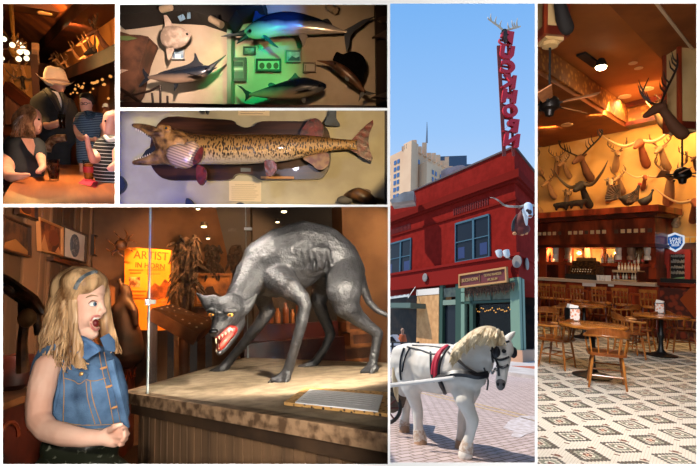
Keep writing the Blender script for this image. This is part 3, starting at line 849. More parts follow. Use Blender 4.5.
b.curve([D.at(90.5, 323, gh-.053), D.at(92.5, 328, gh-.05), D.at(96.5, 329.8, gh-.034), D.at(99, 328, gh-.018)], [.002, .0038, .004, .002], 6); T.part('lips', b, mat('lip_pink', '#d07a70', rough=.4), parent=body)
b = MB(); b.ell(D.at(92.8, 304.2, gh-.0395), (.0125, .009, .0085)); e_ = T.part('eye', b, mat('eye_white', '#f4f0ec', rough=.15), parent=body)
b = MB(); b.ell(D.at(95.0, 304, gh-.0465), (.0052, .003, .0066)); T.part('iris', b, mat('iris_blue', '#5a7a94', rough=.2), parent=body)
b = MB(); b.ell(D.at(95.6, 304, gh-.0490), (.0025, .0018, .0032)); T.part('pupil', b, black, parent=body)
b = MB(); b.curve([D.at(88.5, 303.5, gh-.052), D.at(92, 300.8, gh-.052), D.at(97, 301.5, gh-.046)], [.0012, .0022, .0012], 6); T.part('eyelid', b, mat('lash', '#8a5a48'), parent=body)
b = MB(); b.curve([D.at(86, 297.5, gh-.050), D.at(91.5, 295.2, gh-.052), D.at(98, 296.2, gh-.046)], [.0012, .0024, .001], 6); T.part('eyebrow', b, mat('brow_blond', '#b08a64'), parent=body)
# hair
hair_m = mat('blonde_hair', '#e4bc8c', '#7c5430', kind='noise', scale=26, stretch=(1.2, 1.2, .15), rough=.38, spec=.5, thr=(.38, .62), bump=.6)
random.seed(11)
b = MB()
cap = blob([D.ch([(76, 276, gh+.02, 11), (62, 300, gh+.02, 13), (58, 325, gh+.02, 13), (60, 348, gh+.02, 12)]), D.ch([(88, 281, gh, 12.5), (96, 284, gh+.03, 12), (102, 292, gh+.05, 8), (105, 310, gh+.055, 6), (108, 335, gh+.06, 7)])],
           [D.el(75, 291, gh+.035, 22.5, 23, 24), D.el(82.5, 282, gh-.004, 19.5, 22, 16), D.el(72, 300, gh-.004, 14, 15, 20), D.el(95,281,gh+.02,10,16,9)], voxel=.006)
b.add(cap)
from mathutils.bvhtree import BVHTree
_bm = bmesh.new(); _bm.from_mesh(cap); cbvh = BVHTree.FromBMesh(_bm); _bm.free()
def cs(px, py, d, lift=.004):
    r = D.ray(px, py).normalized(); h = cbvh.ray_cast(D.eye, r)
    return h[0]-r*lift if h[0] else D.at(px, py, d)
def strand(ctrl, r, wav, n=5, ph=0, frq=1.0):
    P, R = spline([V(p) for p in ctrl], [r]*(len(ctrl)-1)+[r*.35], n)
    m = len(P); Q = []
    for i, p in enumerate(P):
        t = i/(m-1); w = wav*t*t
        Q.append(p+V((math.sin(ph+t*9*frq)*w, math.cos(ph+t*9*frq)*w*.8, 0)))
    b.tube(Q, R, 6)
for k in range(170):
    t = random.random(); u = random.random()
    # sweep from the parting, round the side of the head, down over the shoulder
    x1 = 60+t*18; x2 = 45+t*26; x3 = 42+t*34; end = 335+random.random()*34+t*6
    side = gh-.045-(.012*u)+abs(t-.6)*.05
    strand([D.at(84+random.uniform(-6, 8), 270.5+random.uniform(-1, 3), gh+.0+random.uniform(-.02, .03)), D.at(x1+4, 282-t*3, side+.022), D.at(x2+4, 303, side+.002), D.at(x2, 325, side), D.at(x3+random.uniform(-3, 3), end, side-.02+random.uniform(-.02, .02))],
           random.uniform(.0028, .005), random.uniform(.008, .022), 6, random.random()*6, random.uniform(.8, 1.4))
for k in range(150):
    t = random.random(); x0, y0 = 99-t*20, 277-7.5*math.sin(min(1, t*1.3)*PI/2)
    x1, y1 = 84-t*14, 281-t*3; x2, y2 = 77-t*21, 296+random.uniform(-3, 3); x3, y3 = 72-t*23, 318; x4 = 68-t*20+random.uniform(-3, 3)
    strand([cs(x0, y0, gh-.01), cs(x1, y1, gh-.04, .005), cs(x2, y2, gh-.03, .006), cs(x3, y3, gh-.03, .006)+D.RT @ V((0, -.008, 0)), D.at(x4, 338+random.uniform(0, 20), gh-.05+abs(t-.4)*.06)], random.uniform(.0022, .0042), random.uniform(.004, .014), 6, random.random()*6, 1.1)
for k in range(46):
    t = random.random()
    strand([D.at(92+t*8, 273+t*6, gh+.01), D.at(103+t*2, 287, gh+.045), D.at(104+t*3, 310, gh+.06), D.at(107+t*5, 330, gh+.06), D.at(109+t*9, 345+t*10, gh+.03)],
           random.uniform(.0028, .0045), random.uniform(.008, .02), 6, random.random()*6, 1.2)
for k in range(12):   # curls falling over the collar
    t = k/12
    strand([D.at(70+t*6, 300, gh-.06), D.at(70+t*7, 322, gh-.065), D.at(72+t*8, 340, gh-.075), D.at(76+t*5, 356, gh-.085), D.at(80+t*3, 370-t*6, gh-.085)], .0055, .018, 7, t*7, 1.5)
T.part('hair', b, hair_m, parent=body, angle=60)
b = MB(); P, _ = spline([cs(75, 289, gh-.062, .008), cs(78.5, 282, gh-.052, .008), cs(84, 276.5, gh-.036, .008), cs(92, 272.5, gh+.0, .008), cs(96,272,gh+.02,.004)], [0]*5, 5); b.tube(P, .0062, 8)
T.part('headband', b, mat('silver_band', '#a8b4bc', '#5a6a78', scale=60, rough=.3, metal=.4), parent=body)
# vest
vch = [[(58, 358, g+.0, 15), (80, 352, g+.05, 14), (104, 360, g+.08, 11)], [(66, 372, g+.03, 22), (70, 400, g+.02, 24), (76, 416, g+.02, 23)], [(92, 374, g+.04, 22), (97, 395, g+.03, 25), (100, 418, g+.03, 24)],
       [(108, 366, g+.06, 12), (114, 390, g+.04, 13), (117, 416, g+.04, 12)], [(44, 352, g-.0, 6), (38, 366, g+.03, 6), (37, 380, g+.05, 6)]]
vest = T.part('denim_vest', blob([D.ch(c) for c in vch], [], voxel=.007, smooth=2, post=lambda p: V((p.x, p.y, max(p.z, D.onz(85, 430, 0).z if False else p.z)))), denim, parent=body)
def vs(px, py, lift=.0):
    "point of the vest surface seen at a pixel"
    me = vest.data; r = D.ray(px, py); hit = bvh.ray_cast(D.eye, r.normalized())
    return (hit[0]-r.normalized()*lift) if hit[0] else D.at(px, py, g-.06)
from mathutils.bvhtree import BVHTree
bm = bmesh.new(); bm.from_mesh(vest.data); bvh = BVHTree.FromBMesh(bm); bm.free()
def seam(pts, r=.0016): 
    P = spline2(pts, 5); b.tube([vs(x, y, r*.4) for x, y in P], r, 5)
b = MB()
for s in ([(61, 352), (62, 362), (64, 385), (63, 425)], [(66, 372), (78, 376), (92, 381), (106, 378)], [(86, 381), (88, 400), (95, 424)], [(90, 380), (93, 400), (101, 424)], [(104, 352), (108, 372), (114, 392), (121, 425)],
          [(99, 352), (103, 374), (108, 394), (114, 426)], [(64, 378), (74, 381), (79, 384), (85, 380), (87, 376)], [(54, 424), (80, 429), (124, 428)], [(55, 420), (80, 425), (122, 424)]): seam(s)
T.part('stitching', b, thread, parent=vest)
b = MB()
b.prism([vs(67, 369, .006), vs(88, 374, .006), vs(86, 379.5, .006), vs(77, 382.5, .006), vs(68, 376, .006)], D.RT @ V((0, .006, 0))); T.part('pocket_flap', b, denim, parent=vest)
for x, y in ((91.5, 351.5), (103.5, 368), (109, 386.5), (114.5, 407.5), (81.5, 374)):
    p = vs(x, y, .004); b = MB()
    if x == 81.5: b.ell(p, (.0075, .005, .0075))
    else: b.curve([p+V((-.015, .0, -.003)), p, p+V((.014, .002, .004))], [.003, .004, .003], 8)
    T.part('button' if x == 81.5 else 'buttonhole', b, brass if x == 81.5 else mat('ochre_thread', '#c89058', rough=.7), parent=vest)
b = MB()
def lapel(pts, off): 
    q = [D.at(x, y, d) for x, y, d in pts]; b.prism(q, D.RT @ V((0, .012, 0)))
lapel([(66, 350, g-.045), (72, 341, g-.03), (86, 340, g-.055), (97, 346, g-.05), (100, 351, g-.055), (86, 360, g-.085), (76, 354, g-.075)], 0)
lapel([(100, 338, g+.0), (107, 334, g+.03), (113, 341, g+.03), (114, 352, g+.02), (105, 350, g-.02)], 0)
b.curve([D.at(62, 350, g-.02), D.at(70, 340, g-.01), D.at(80, 338, g-.04), D.at(92, 344, g-.055), D.at(99, 350, g-.05)], [.008, .01, .009, .008, .006], 8)
T.part('collar', b, mat('blue_denim_light', '#5a7ea8', '#34547c', scale=18, rough=.85, bump=.3, bscale=260), parent=vest)
b = MB(); P = spline2([(110, 360), (116, 385), (121, 405), (126, 428)], 4)
b.tube([D.at(x, y, g+.0) for x, y in P], [.012]*len(P), 8); T.part('front_edge', b, denim, parent=vest)
b = MB(); P = spline2([(55, 347), (62, 356), (60, 375), (57, 395), (52, 420)], 4)
b.tube([vs(x, y, .002) for x, y in P], .0055, 8); b.curve([D.at(55, 347, g-.05), D.at(46, 350, g-.03), D.at(38, 358, g+.0), D.at(34, 370, g+.03), D.at(33, 384, g+.05)], .011, 8)
T.part('armhole_hem', b, denim, parent=vest)
sk = blob([D.ch([(62, 446, g+.0, 20), (90, 446, g+.03, 22), (106, 446, g+.05, 14)]), D.ch([(58, 475, g+.0, 26), (92, 475, g+.03, 28), (112, 475, g+.05, 18)])], voxel=.01)
T.part('skirt', sk, mat('sequin_skirt', '#2c3024', '#8a8e7c', kind='voronoi', scale=70, thr=(.75, .95), rough=.35, metal=.2), parent=body)
T.done()
# ================================================================ fish hall: wall of game fish under coloured spotlights
B = Room(RB, yh=233, h=1.5, xc=350, k=0, dmax=5.62)
WB = 5.4
def fishbody(rm, st, d, kt=.55, seg=18, n=4):
    "loft an oval body through stations (x, top, bottom) seen at distance d"
    pts = [V((a, b, c)) for a, b, c in st]; P, _ = spline(pts, [0]*len(pts), n); b = MB(); k = d/F; rings = []
    for i, q in enumerate(P):
        c = rm.at(q.x, (q.y+q.z)/2, d); r = max(.0006, abs(q.z-q.y)/2*k)
        t = (P[min(i+1, len(P)-1)]-P[max(i-1, 0)]); sx = -((t.y+t.z)/2)/max(1e-6, abs(t.x))*(1 if t.x > 0 else -1)
        rings.append([b.bm.verts.new(c+V((0, -math.cos(a)*r*kt, math.sin(a)*r))) for a in [2*PI*j/seg for j in range(seg)]])
    for i in range(len(rings)-1):
        for j in range(seg): b.bm.faces.new((rings[i][j], rings[i][(j+1) % seg], rings[i+1][(j+1) % seg], rings[i+1][j]))
    b.bm.faces.new(rings[0][::-1]); b.bm.faces.new(rings[-1]); return b
def fin(rm, pts, d, th=.012, n=3, smooth=True, lean=0):
    P = spline2(pts, n, closed=True) if smooth else pts
    b = MB(); y0 = sum(p[1] for p in P)/len(P)
    b.prism([rm.at(x, y, d+lean*(y-y0)/20) for x, y in P], V((0, th, 0))); return b
def countershade(name, top, side, belly, lo, mid, rough=.3, spot=None, metal=.25, scale=40):
    """fish hide: dark back, pale belly - the animal's own colouring, set by height along its object space"""
    s = NT(name); b = s.n('ShaderNodeBsdfPrincipled', Roughness=rough, Metallic=metal); tc = s.n('ShaderNodeTexCoord'); x = s.n('ShaderNodeSeparateXYZ')
    no = s.n('ShaderNodeTexNoise', Scale=6.0); ad = s.n('ShaderNodeMath', operation='MULTIPLY_ADD'); ad.inputs[1].default_value = .25
    s.l(tc.outputs['Generated'], x.inputs[0]); s.l(tc.outputs['Object'], no.inputs['Vector']); s.l(no.outputs['Fac'], ad.inputs[0]); s.l(x.outputs['Z'], ad.inputs[2])
    r = s.n('ShaderNodeValToRGB'); e = r.color_ramp.elements
    e[0].position = lo; e[0].color = (*hexc(belly), 1); e[1].position = mid+.12; e[1].color = (*hexc(top), 1); m = e.new(mid-.06); m.color = (*hexc(side), 1)
    s.l(ad.outputs[0], r.inputs[0]); s.l(r.outputs[0], b.inputs['Base Color']); s.l(b.outputs[0], s.out.inputs[0]); return s.m
b = MB(); b.prism([(-5, WB, -1), (5, WB, -1), (5, WB, 6), (-5, WB, 6)], V((0, .05, 0)))
struct(B, 'wall_back', b, mat('cream_wall', '#bfb09c', '#b3a38e', scale=3, rough=.9))
b = MB(); b.prism([B.at(x, y, 5.05) for x, y in [(110, -5), (110, 16), (119.7, 15.3), (160, 9.4), (195, 11.3), (212, 17), (228, 22.6), (236, 10), (262, 6.2), (262, -5)]], V((0, .34, 0)))
struct(B, 'ceiling', b, mat('black_soffit', '#15120f', rough=.9))
b = MB(); b.prism([B.at(x, y, 5.25) for x, y in [(226.8, -5), (231.2, -5), (231.2, 112), (226.8, 112)]], V((0, .15, 0)))
struct(B, 'trim_1', b, mat('pillar_green_grey', '#8c8c80', rough=.8))
b = MB(); b.prism([B.at(x, y, 5.2) for x, y in [(375, -5), (392, -5), (392, 112), (377, 112)]], V((0, .2, 0)))
struct(B, 'trim_2', b, mat('dark_umber', '#2e211a', rough=.9))
b = MB(); b.prism([B.at(x, y, 4.9) for x, y in [(110, 101.8), (228, 104.2), (350, 105.3), (392, 106), (392, 115), (110, 115)]], V((0, .5, 0)))
struct(B, 'trim_3', b, mat('red_brown_ledge', '#4a2012', '#2e120a', scale=4, rough=.6))
fd = 5.18
fm = mat('mola_grey', '#b7a79a', '#8c7c70', scale=14, rough=.45)
T = Thing(B, 'mounted_sunfish', 'round pale sunfish with tall fins mounted on the cream wall', 'mounted fish')
body = T.part('body', fishbody(B, [(160.5, 34, 40), (163, 28.5, 45), (169, 26, 48), (177, 26, 48.5), (184, 28.5, 46), (188.5, 31.5, 41.5), (190.8, 34, 38)], fd, .4), fm)
T.part('fin', fin(B, [(163.4, 14), (166, 14.5), (170, 20), (172.5, 27), (166, 30), (164.5, 22)], fd), fm)
T.part('fin', fin(B, [(167, 45), (174, 47), (172, 55), (168.8, 61), (166.8, 54)], fd), fm)
b = MB(); b.ell(B.at(187, 34, fd-.07), .012); T.part('eye', b, mat('fish_eye', '#101214', rough=.1), parent=body); T.done()

mar = countershade('marlin_hide', '#1c2636', '#77685e', '#9a8270', .30, .55)
T = Thing(B, 'mounted_marlin', 'small brown-bellied marlin mounted under the sunfish', 'mounted fish')
body = T.part('body', fishbody(B, [(148, 76, 78.6), (155, 74.6, 80), (162, 73.2, 81.6), (174, 70.8, 83.8), (186, 68.5, 82.8), (198, 66.3, 80.3), (206, 65.5, 76.5), (212, 66, 72)], fd, .6), mar)
dk = mat('fin_dark', '#161c28', rough=.4)
b = MB(); b.tube([B.at(210, 68, fd), B.at(218, 61.5, fd), B.at(226, 55.3, fd)], [.028, .014, .003], 8); T.part('bill', b, dk)
b = MB(); b.tube([B.at(209, 70.5, fd), B.at(217, 67.5, fd)], [.02, .003], 8); T.part('lower_bill', b, dk)
T.part('dorsal_fin', fin(B, [(203, 65), (199, 61), (195, 52.5), (193.5, 60), (186, 65), (172, 68.5), (158, 73.3), (175, 71), (190, 68)], fd), dk)
T.part('tail_fin', fin(B, [(150, 76.5), (145, 71), (140.5, 63.3), (143, 73), (145, 78), (141, 83), (137.4, 88), (144, 83.5), (149.5, 79)], fd, smooth=False), dk)
T.part('fin', fin(B, [(178, 82), (177, 87), (174, 91), (174.3, 86), (173.5, 82.5)], fd), dk)
T.part('pectoral_fin', fin(B, [(204, 73), (196, 72), (186, 73.2), (196, 75)], fd-.12), dk)
b = MB(); b.ell(B.at(206, 69.3, fd-.085), .014); T.part('eye', b, MATS['fish_eye'], parent=body); T.done()

big = countershade('big_marlin_hide', '#101c34', '#8f8f94', '#c2b4a6', .30, .60, rough=.22)
T = Thing(B, 'mounted_marlin', 'huge blue-backed marlin spanning the green-lit part of the wall', 'mounted fish')
body = T.part('body', fishbody(B, [(243, 31, 35), (248, 26.5, 37), (256, 20.5, 39), (267, 15.3, 38), (280, 12.2, 35.8), (297, 12.6, 35.2), (317, 18, 34), (332, 25, 33.6), (342, 29.6, 33), (347, 30.5, 33)], fd-.06, .62), big)
b = MB(); b.tube([B.at(245, 33, fd-.06), B.at(233, 34.8, fd-.06), B.at(221, 36.4, fd-.06)], [.034, .016, .003], 8); T.part('bill', b, dk)
b = MB(); b.tube([B.at(247, 35.5, fd-.06), B.at(236.5, 44, fd-.06)], [.03, .004], 8); T.part('lower_bill', b, dk)
T.part('dorsal_fin', fin(B, [(253, 24), (254.6, 14), (255.2, 7.3), (258.5, 13), (266, 15), (285, 11.6), (290, 13), (268, 18)], fd-.05), mat('fin_blue', '#14305c', rough=.35))
T.part('small_fin', fin(B, [(322, 21), (327, 18.5), (330, 21), (332, 25)], fd-.05), dk)
T.part('tail_fin', fin(B, [(344, 30), (352, 26), (362, 20), (374.5, 16.3), (364, 23.5), (354, 31), (350, 37), (349.5, 45), (346.3, 52.3), (345, 43), (344, 33)], fd-.05, smooth=False), mat('fin_grey', '#3a3f4a', rough=.35))
T.part('pectoral_fin', fin(B, [(263, 35), (267, 36), (273, 42), (278.5, 47.6), (271, 44), (265, 39)], fd-.16), mat('fin_blue', '#14305c'))
T.part('fin', fin(B, [(299, 34), (307, 34.5), (306, 40), (303.8, 46.5), (301, 41)], fd-.1), mat('fin_pale', '#8a827c', rough=.4))
b = MB(); b.ell(B.at(250, 31, fd-.15), .018); T.part('eye', b, MATS['fish_eye'], parent=body); T.done()

tun = countershade('tuna_hide', '#101a2c', '#6a6a6c', '#a8987f', .28, .55, rough=.25)
T = Thing(B, 'mounted_tuna', 'plump tuna mounted low on the wall under the framed cards', 'mounted fish')
body = T.part('body', fishbody(B, [(249, 93.6, 95.4), (256, 91.2, 96.6), (264, 88.4, 97.8), (278, 83.6, 99.2), (293, 79, 99.2), (305, 77.6, 97.6), (317, 80.4, 93.8), (323, 82.6, 90.5), (326, 84.6, 88)], fd, .6), tun)
T.part('tail_fin', fin(B, [(252, 92.8), (246, 90), (241, 86), (236.8, 85), (242, 89.5), (245.3, 94.5), (245.5, 98), (244.5, 101.5), (249, 97.5), (252, 95.8)], fd, smooth=False), dk)
T.part('dorsal_fin', fin(B, [(288, 81), (292, 76.5), (295.3, 72.8), (298, 76), (302, 79)], fd), dk)
T.part('small_fin', fin(B, [(276, 85), (271, 82.5), (268, 84.5), (270, 88)], fd), dk)
T.part('small_fin', fin(B, [(277, 98), (272, 99), (268.5, 102), (270.5, 98)], fd), dk)
T.part('small_fin', fin(B, [(301, 97), (306, 97), (304.5, 103), (302, 101)], fd), dk)
T.part('pectoral_fin', fin(B, [(313, 87), (303, 87.5), (295, 91), (303, 90)], fd-.13), dk)
b = MB(); b.ell(B.at(319.5, 84.5, fd-.09), .014); T.part('eye', b, MATS['fish_eye'], parent=body); T.done()

sail = mat('sail_brown', '#6e4c34', '#3e2a20', scale=10, rough=.35)
T = Thing(B, 'mounted_sailfish', 'brown sailfish with a spread black sail diving to the wall corner', 'mounted fish')
b = MB(); k = fd/F; b.curve([B.at(317, 60.7, fd), B.at(326, 62.4, fd), B.at(334, 65, fd), B.at(343.8, 71.5, fd), B.at(353.6, 80, fd), B.at(361, 88, fd), B.at(365, 92, fd)], [.003, .018, .04, .058, .05, .025, .016], 12, 5)
body = T.part('body', b, sail)
T.part('sail_fin', fin(B, [(333, 62), (335, 54), (337.6, 51.8), (343, 54), (350, 51.6), (357, 52.2), (363.5, 56.5), (366, 64), (365, 72), (360, 82), (353, 76), (344, 67)], fd+.01), mat('sail_black', '#040406', '#0a0b10', scale=60, rough=.95, spec=.05))
T.part('tail_fin', fin(B, [(363, 89.5), (370, 92), (377, 93.5), (369, 95), (364, 94.5), (361, 98), (358.3, 102), (359.5, 95)], fd, smooth=False), dk)
T.part('small_fin', fin(B, [(346, 74), (349, 79), (347.4, 81.5), (345, 78)], fd-.04), dk)
b = MB(); b.ell(B.at(335, 63.6, fd-.045), .01); T.part('eye', b, MATS['fish_eye'], parent=body); T.done()

def bcard(quad, label, face, frame='#4a4030', fw=.02, marks=(), name='framed_card', th=.03, d=WB-.035):
    T = Thing(B, name, label, 'framed card'); q = [B.at(x, y, d) for x, y in quad]
    fo, n = board(T, q, th, fw, mat('frame'+frame, frame, rough=.5), face)
    for i, (poly, c) in enumerate(marks):
        b = MB(); b.prism([B.on(x, y, q[0]+n*th*.31, n) for x, y in poly], n*.003); T.part('motif', b, mat('motif'+c, c, rough=.8), parent=fo, smooth=False)
    T.done()
R4 = lambda a, b, c, d: [(a, b), (c, b), (c, d), (a, d)]
bluep = mat('blue_photo', '#5f86a8', '#aac2d4', scale=9, rough=.6)
bcard(R4(173.3, 50, 184.6, 60), 'small blue photo card under the sunfish', bluep, '#b8c4cc', .01, [(R4(175, 54, 181, 58.5), '#dfe6ea')])
bcard(R4(229.7, 58.3, 246.7, 82), 'tall framed fish chart beside the pillar', mat('chart_paper', '#7d8676', rough=.7), '#3c463a', .03, [(R4(233.5, 61.5, 243, 66.5), '#3a4a40'), (R4(233.5, 68, 243, 70), '#b6beac'), (R4(233.5, 71.5, 243, 79), '#56655a')])
bcard(R4(243.6, 47.4, 256, 55.4), 'small dark photo under the big marlin bill', mat('small_photo', '#4a5a52', '#8a988c', scale=12), '#3c463a', .014)
bcard(R4(256.4, 59.5, 281.4, 72), 'wide frame holding three round fish pictures', mat('triptych', '#a8b09a', rough=.7), '#2c3028', .02,
      [([(x+2.7*math.cos(a*PI/5), 65.8+3.3*math.sin(a*PI/5)) for a in range(10)], '#5c4c3c') for x in (262, 269, 276)])
bcard(R4(286.3, 51, 300.9, 62.7), 'blue marlin photo card in the middle of the wall', bluep, '#6a7884', .012, [([(288, 60), (292, 56), (296, 58), (299.5, 56.5), (299.5, 61.5), (288, 61.5)], '#34465a')])
bcard(R4(303.3, 63, 316, 72.9), 'plain pale text card left of the sailfish bill', mat('pale_text', '#b5aca0', rough=.8), '#6a5c50', .012, [(R4(305, 65, 306, 71), '#8a8478')])
bcard(R4(376, 101, 385.5, 106), 'dark low box in the corner beneath the sailfish tail', dark_w, '#1a100a', .01, name='wall_box')
# hanging tags and track lamps
for q, lb in (([(177.6, 16.5), (183, 13.8), (185.5, 18.5), (180, 21.5)], 'tilted blue tag hanging beside the sunfish'), ([(187.3, 12.5), (190.3, 12.2), (190.4, 18.2), (186.8, 18.6)], 'narrow blue tag hanging straight above the sunfish snout')):
    T = Thing(B, 'hanging_tag', lb, 'tag', 'blue tags on strings'); b = MB(); b.prism([B.at(x, y, 5.0) for x, y in q], V((0, .01, 0))); T.part('card', b, mat('tag_blue', '#56748c', rough=.6), smooth=False)
    cx = sum(x for x, y in q)/4; b = MB(); b.tube([B.at(cx, q[0][1]+1, 5.0), B.at(cx, 9, 5.0)], .003, 5); T.part('string', b, black); T.done()
for (a, c, lb) in (((161.5, 9.5), (171, 6.8), 'beige track lamp at the opening top over the sunfish'), ((210.5, 18.8), (222, 25.2), 'brown track lamp on the soffit corner'), ((329, 7), (336, 11), 'dim track lamp above the big marlin back')):
    T = Thing(B, 'track_lamp', lb, 'lamp'); p, q = B.at(*a, 4.95), B.at(*c, 4.9); b = MB(); b.tube([p, q], .036, 12); fo = T.part('housing', b, mat('lamp_beige', '#8f7f6a', rough=.5))
    b = MB(); b.bar((p+q)/2, (p+q)/2+V((0, .05, .09)), .02); T.part('bracket', b, black); T.done()
# the shark-like board mount, bow and spears at the left
T = Thing(B, 'mounted_ray', 'brown hide stretched on the wall beside the small marlin tail', 'mounted hide')
b = MB(); b.prism([B.at(x, y, 5.1) for x, y in spline2([(112, 36), (130, 34.5), (148, 36.5), (147, 44), (141, 60), (136, 82), (131, 95), (112, 96)], 2, closed=True)], V((0, .25, 0)))
T.part('hide', b, mat('hide_brown', '#6a4430', '#3a2418', scale=5, rough=.6))
b = MB(); b.prism([B.at(x, y, 5.09) for x, y in [(112, 36), (128, 35.8), (137, 38), (128, 40.5), (112, 39)]], V((0, .02, 0))); T.part('rim', b, mat('hide_green', '#5a6a3c', rough=.6))
b = MB(); b.prism([B.at(x, y, 5.09) for x, y in [(112, 73), (122, 69), (128, 70), (120, 73), (112, 77)]], V((0, .02, 0))); T.part('pale_stripe', b, mat('hide_pale', '#b89c88')); T.done()
for pts, lb in (([(115, 86), (130, 95), (150, 110)], 'thick dark pole leaning in the corner'), ([(124, 96), (136, 94.5), (150, 91), (160, 86)], 'curved dark pole crossing under the small marlin'), ([(160.2, 86), (160.4, 108)], 'upright dark rod nearest the small marlin'),
                ([(152, 93), (153.5, 108)], 'short dark stake beside the upright rod'), ([(167.5, 96), (167.7, 108)], 'thin short rod by the ledge')):
    b = MB(); b.tube([B.at(x, y, 4.95) for x, y in pts], .02 if len(pts) == 3 else .012, 6); solo(B, 'pole', lb, 'pole', b, dark_w)
for pts, lb in (([(378, 18), (388, 15.5), (388, 20.5), (382, 21.5)], 'dark fish tail at the corner above the other'), ([(372, 37), (380, 33), (388, 29), (388, 38), (380, 36)], 'dark finned fish tail under the topmost tail'), ([(371, 97.5), (380, 94), (388, 92), (388, 98), (378, 97)], 'dark fish tail low in the corner')):
    solo(B, 'fish_tail', lb, 'mounted fish', fin(B, pts, 5.0, .05), mat('tail_umber', '#4a382c', rough=.5))
tp = lambda x, y, d=4.3: B.at(x, y, d)
light(B, 'SPOT', tp(182, 14, 4.0), 185, '#ffdcc4', .03, aim=B.at(180, 55, WB), spot=72, blend=1, name='hall_lamp')
light(B, 'SPOT', tp(268, 8, 4.1), 95, '#08f088', .03, aim=B.at(256, 70, WB), spot=52, blend=.9, name='green_lamp')
light(B, 'SPOT', tp(300, 7, 4.5), 55, '#2f8dff', .03, aim=B.at(262, 16, WB), spot=60, blend=1, name='blue_lamp')
light(B, 'SPOT', tp(330, 9, 3.6), 55, '#ffcf9e', .03, aim=B.at(310, 70, WB), spot=75, blend=1, name='hall_lamp')
# ================================================================ close wall with the open-mouthed muskellunge
C_R = Room(RC, yh=233, h=1.5, xc=350, k=0, dmax=2.75)
C = C_R
WC = 2.6
b = MB(); b.prism([(-2, WC, 1), (1, WC, 1), (1, WC, 3), (-2, WC, 3)], V((0, .05, 0)))
struct(C, 'wall_back', b, mat('grey_plaster', '#b0a890', '#a29a84', scale=6, rough=.9, bump=.05))
b = MB(); b.prism([C.at(x, y, WC-.02) for x, y in [(384.8, 100), (392, 100), (392, 210), (384.8, 210)]], V((0, .02, 0)))
struct(C, 'trim_1', b, mat('slate_trim', '#3c3a3c', rough=.8))
pl_out = [(149.6, 160), (151, 140), (155, 128), (168, 116.8), (200, 118.2), (231, 120), (236, 124), (244.7, 127.4), (253, 126), (262, 121.3), (290, 121.2), (312, 121.5), (322, 124), (329, 132), (330.5, 148), (330, 164), (325, 174), (318, 178.6), (285, 179.6), (262, 179.8), (252, 175), (243, 173.3), (235, 174.6), (228, 179.8), (195, 180), (168, 179.8), (156, 173)]
T = Thing(C, 'muskellunge_trophy', 'mounted muskellunge with gaping jaws on a dark notched wooden plaque', 'mounted fish')
wood = mat('plaque_wood', '#3c2012', '#1c0c06', kind='noise', scale=6, stretch=(.6, 3, 6), rough=.35, coat=.3)
b = MB(); b.prism([C.at(x, y, WC-.045) for x, y in spline2(pl_out, 3, closed=True)], V((0, .04, 0)))
T.part('plaque', b, wood)
b = MB(); b.bar(C.at(261, 177.4, WC-.05), C.at(294, 177.8, WC-.05), .012, .012); T.part('bevel_highlight', b, mat('highlight_tan', '#b07a40', rough=.5), smooth=False)  # highlight on the plaque bevel, built as a pale strip
b = MB(); q = R4(240.7, 168, 250.6, 171.6); b.prism([C.at(x, y, WC-.05) for x, y in q], V((0, .006, 0))); fo = T.part('name_plate', b, mat('plate_silver', '#7c8288', rough=.35, metal=.5), smooth=False)
# spotted hide
def muskie_mat():
    s = NT('muskie_hide'); b = s.n('ShaderNodeBsdfPrincipled', Roughness=.33); b.inputs['Coat Weight'].default_value = .35
    tc = s.n('ShaderNodeTexCoord'); mp = s.n('ShaderNodeMapping'); mp.inputs['Scale'].default_value = (1.5, 1, .62); v = s.n('ShaderNodeTexVoronoi', Scale=84.0)
    s.l(tc.outputs['Object'], mp.inputs[0]); s.l(mp.outputs[0], v.inputs['Vector'])
    r = s.n('ShaderNodeValToRGB'); e = r.color_ramp.elements; e[0].position = .40; e[0].color = (1, 1, 1, 1); e[1].position = .52; e[1].color = (0, 0, 0, 1); s.l(v.outputs['Distance'], r.inputs[0])
    x = s.n('ShaderNodeSeparateXYZ'); s.l(tc.outputs['Generated'], x.inputs[0])
    r2 = s.n('ShaderNodeValToRGB'); e = r2.color_ramp.elements; e[0].position = .18; e[0].color = (*hexc('#a89c90'), 1); e[1].position = .82; e[1].color = (*hexc('#5a3a1c'), 1); m = e.new(.42); m.color = (*hexc('#b08a52'), 1); s.l(x.outputs['Z'], r2.inputs[0])
    no = s.n('ShaderNodeTexNoise', Scale=18.0, Detail=4.0); s.l(tc.outputs['Object'], no.inputs['Vector'])
    m2 = s.n('ShaderNodeMix', data_type='RGBA'); m2.inputs[7].default_value = (*hexc('#2a1a0e'), 1); s.l(r2.outputs[0], m2.inputs[6])
    k = s.n('ShaderNodeMath', operation='MULTIPLY'); s.l(r.outputs[0], k.inputs[0])
    k2 = s.n('ShaderNodeMapRange'); k2.inputs[1].default_value = .15; k2.inputs[2].default_value = .32; s.l(x.outputs['Z'], k2.inputs[0]); s.l(k2.outputs[0], k.inputs[1])
    s.l(k.outputs[0], m2.inputs[0]); s.l(m2.outputs[2], b.inputs['Base Color'])
    bp = s.n('ShaderNodeBump', Strength=.35, Distance=.006); v2 = s.n('ShaderNodeTexVoronoi', Scale=150.0); s.l(tc.outputs['Object'], v2.inputs['Vector']); s.l(v2.outputs['Distance'], bp.inputs['Height']); s.l(bp.outputs[0], b.inputs['Normal'])
    s.l(b.outputs[0], s.out.inputs[0]); return s.m
mk = muskie_mat(); md_ = 2.42
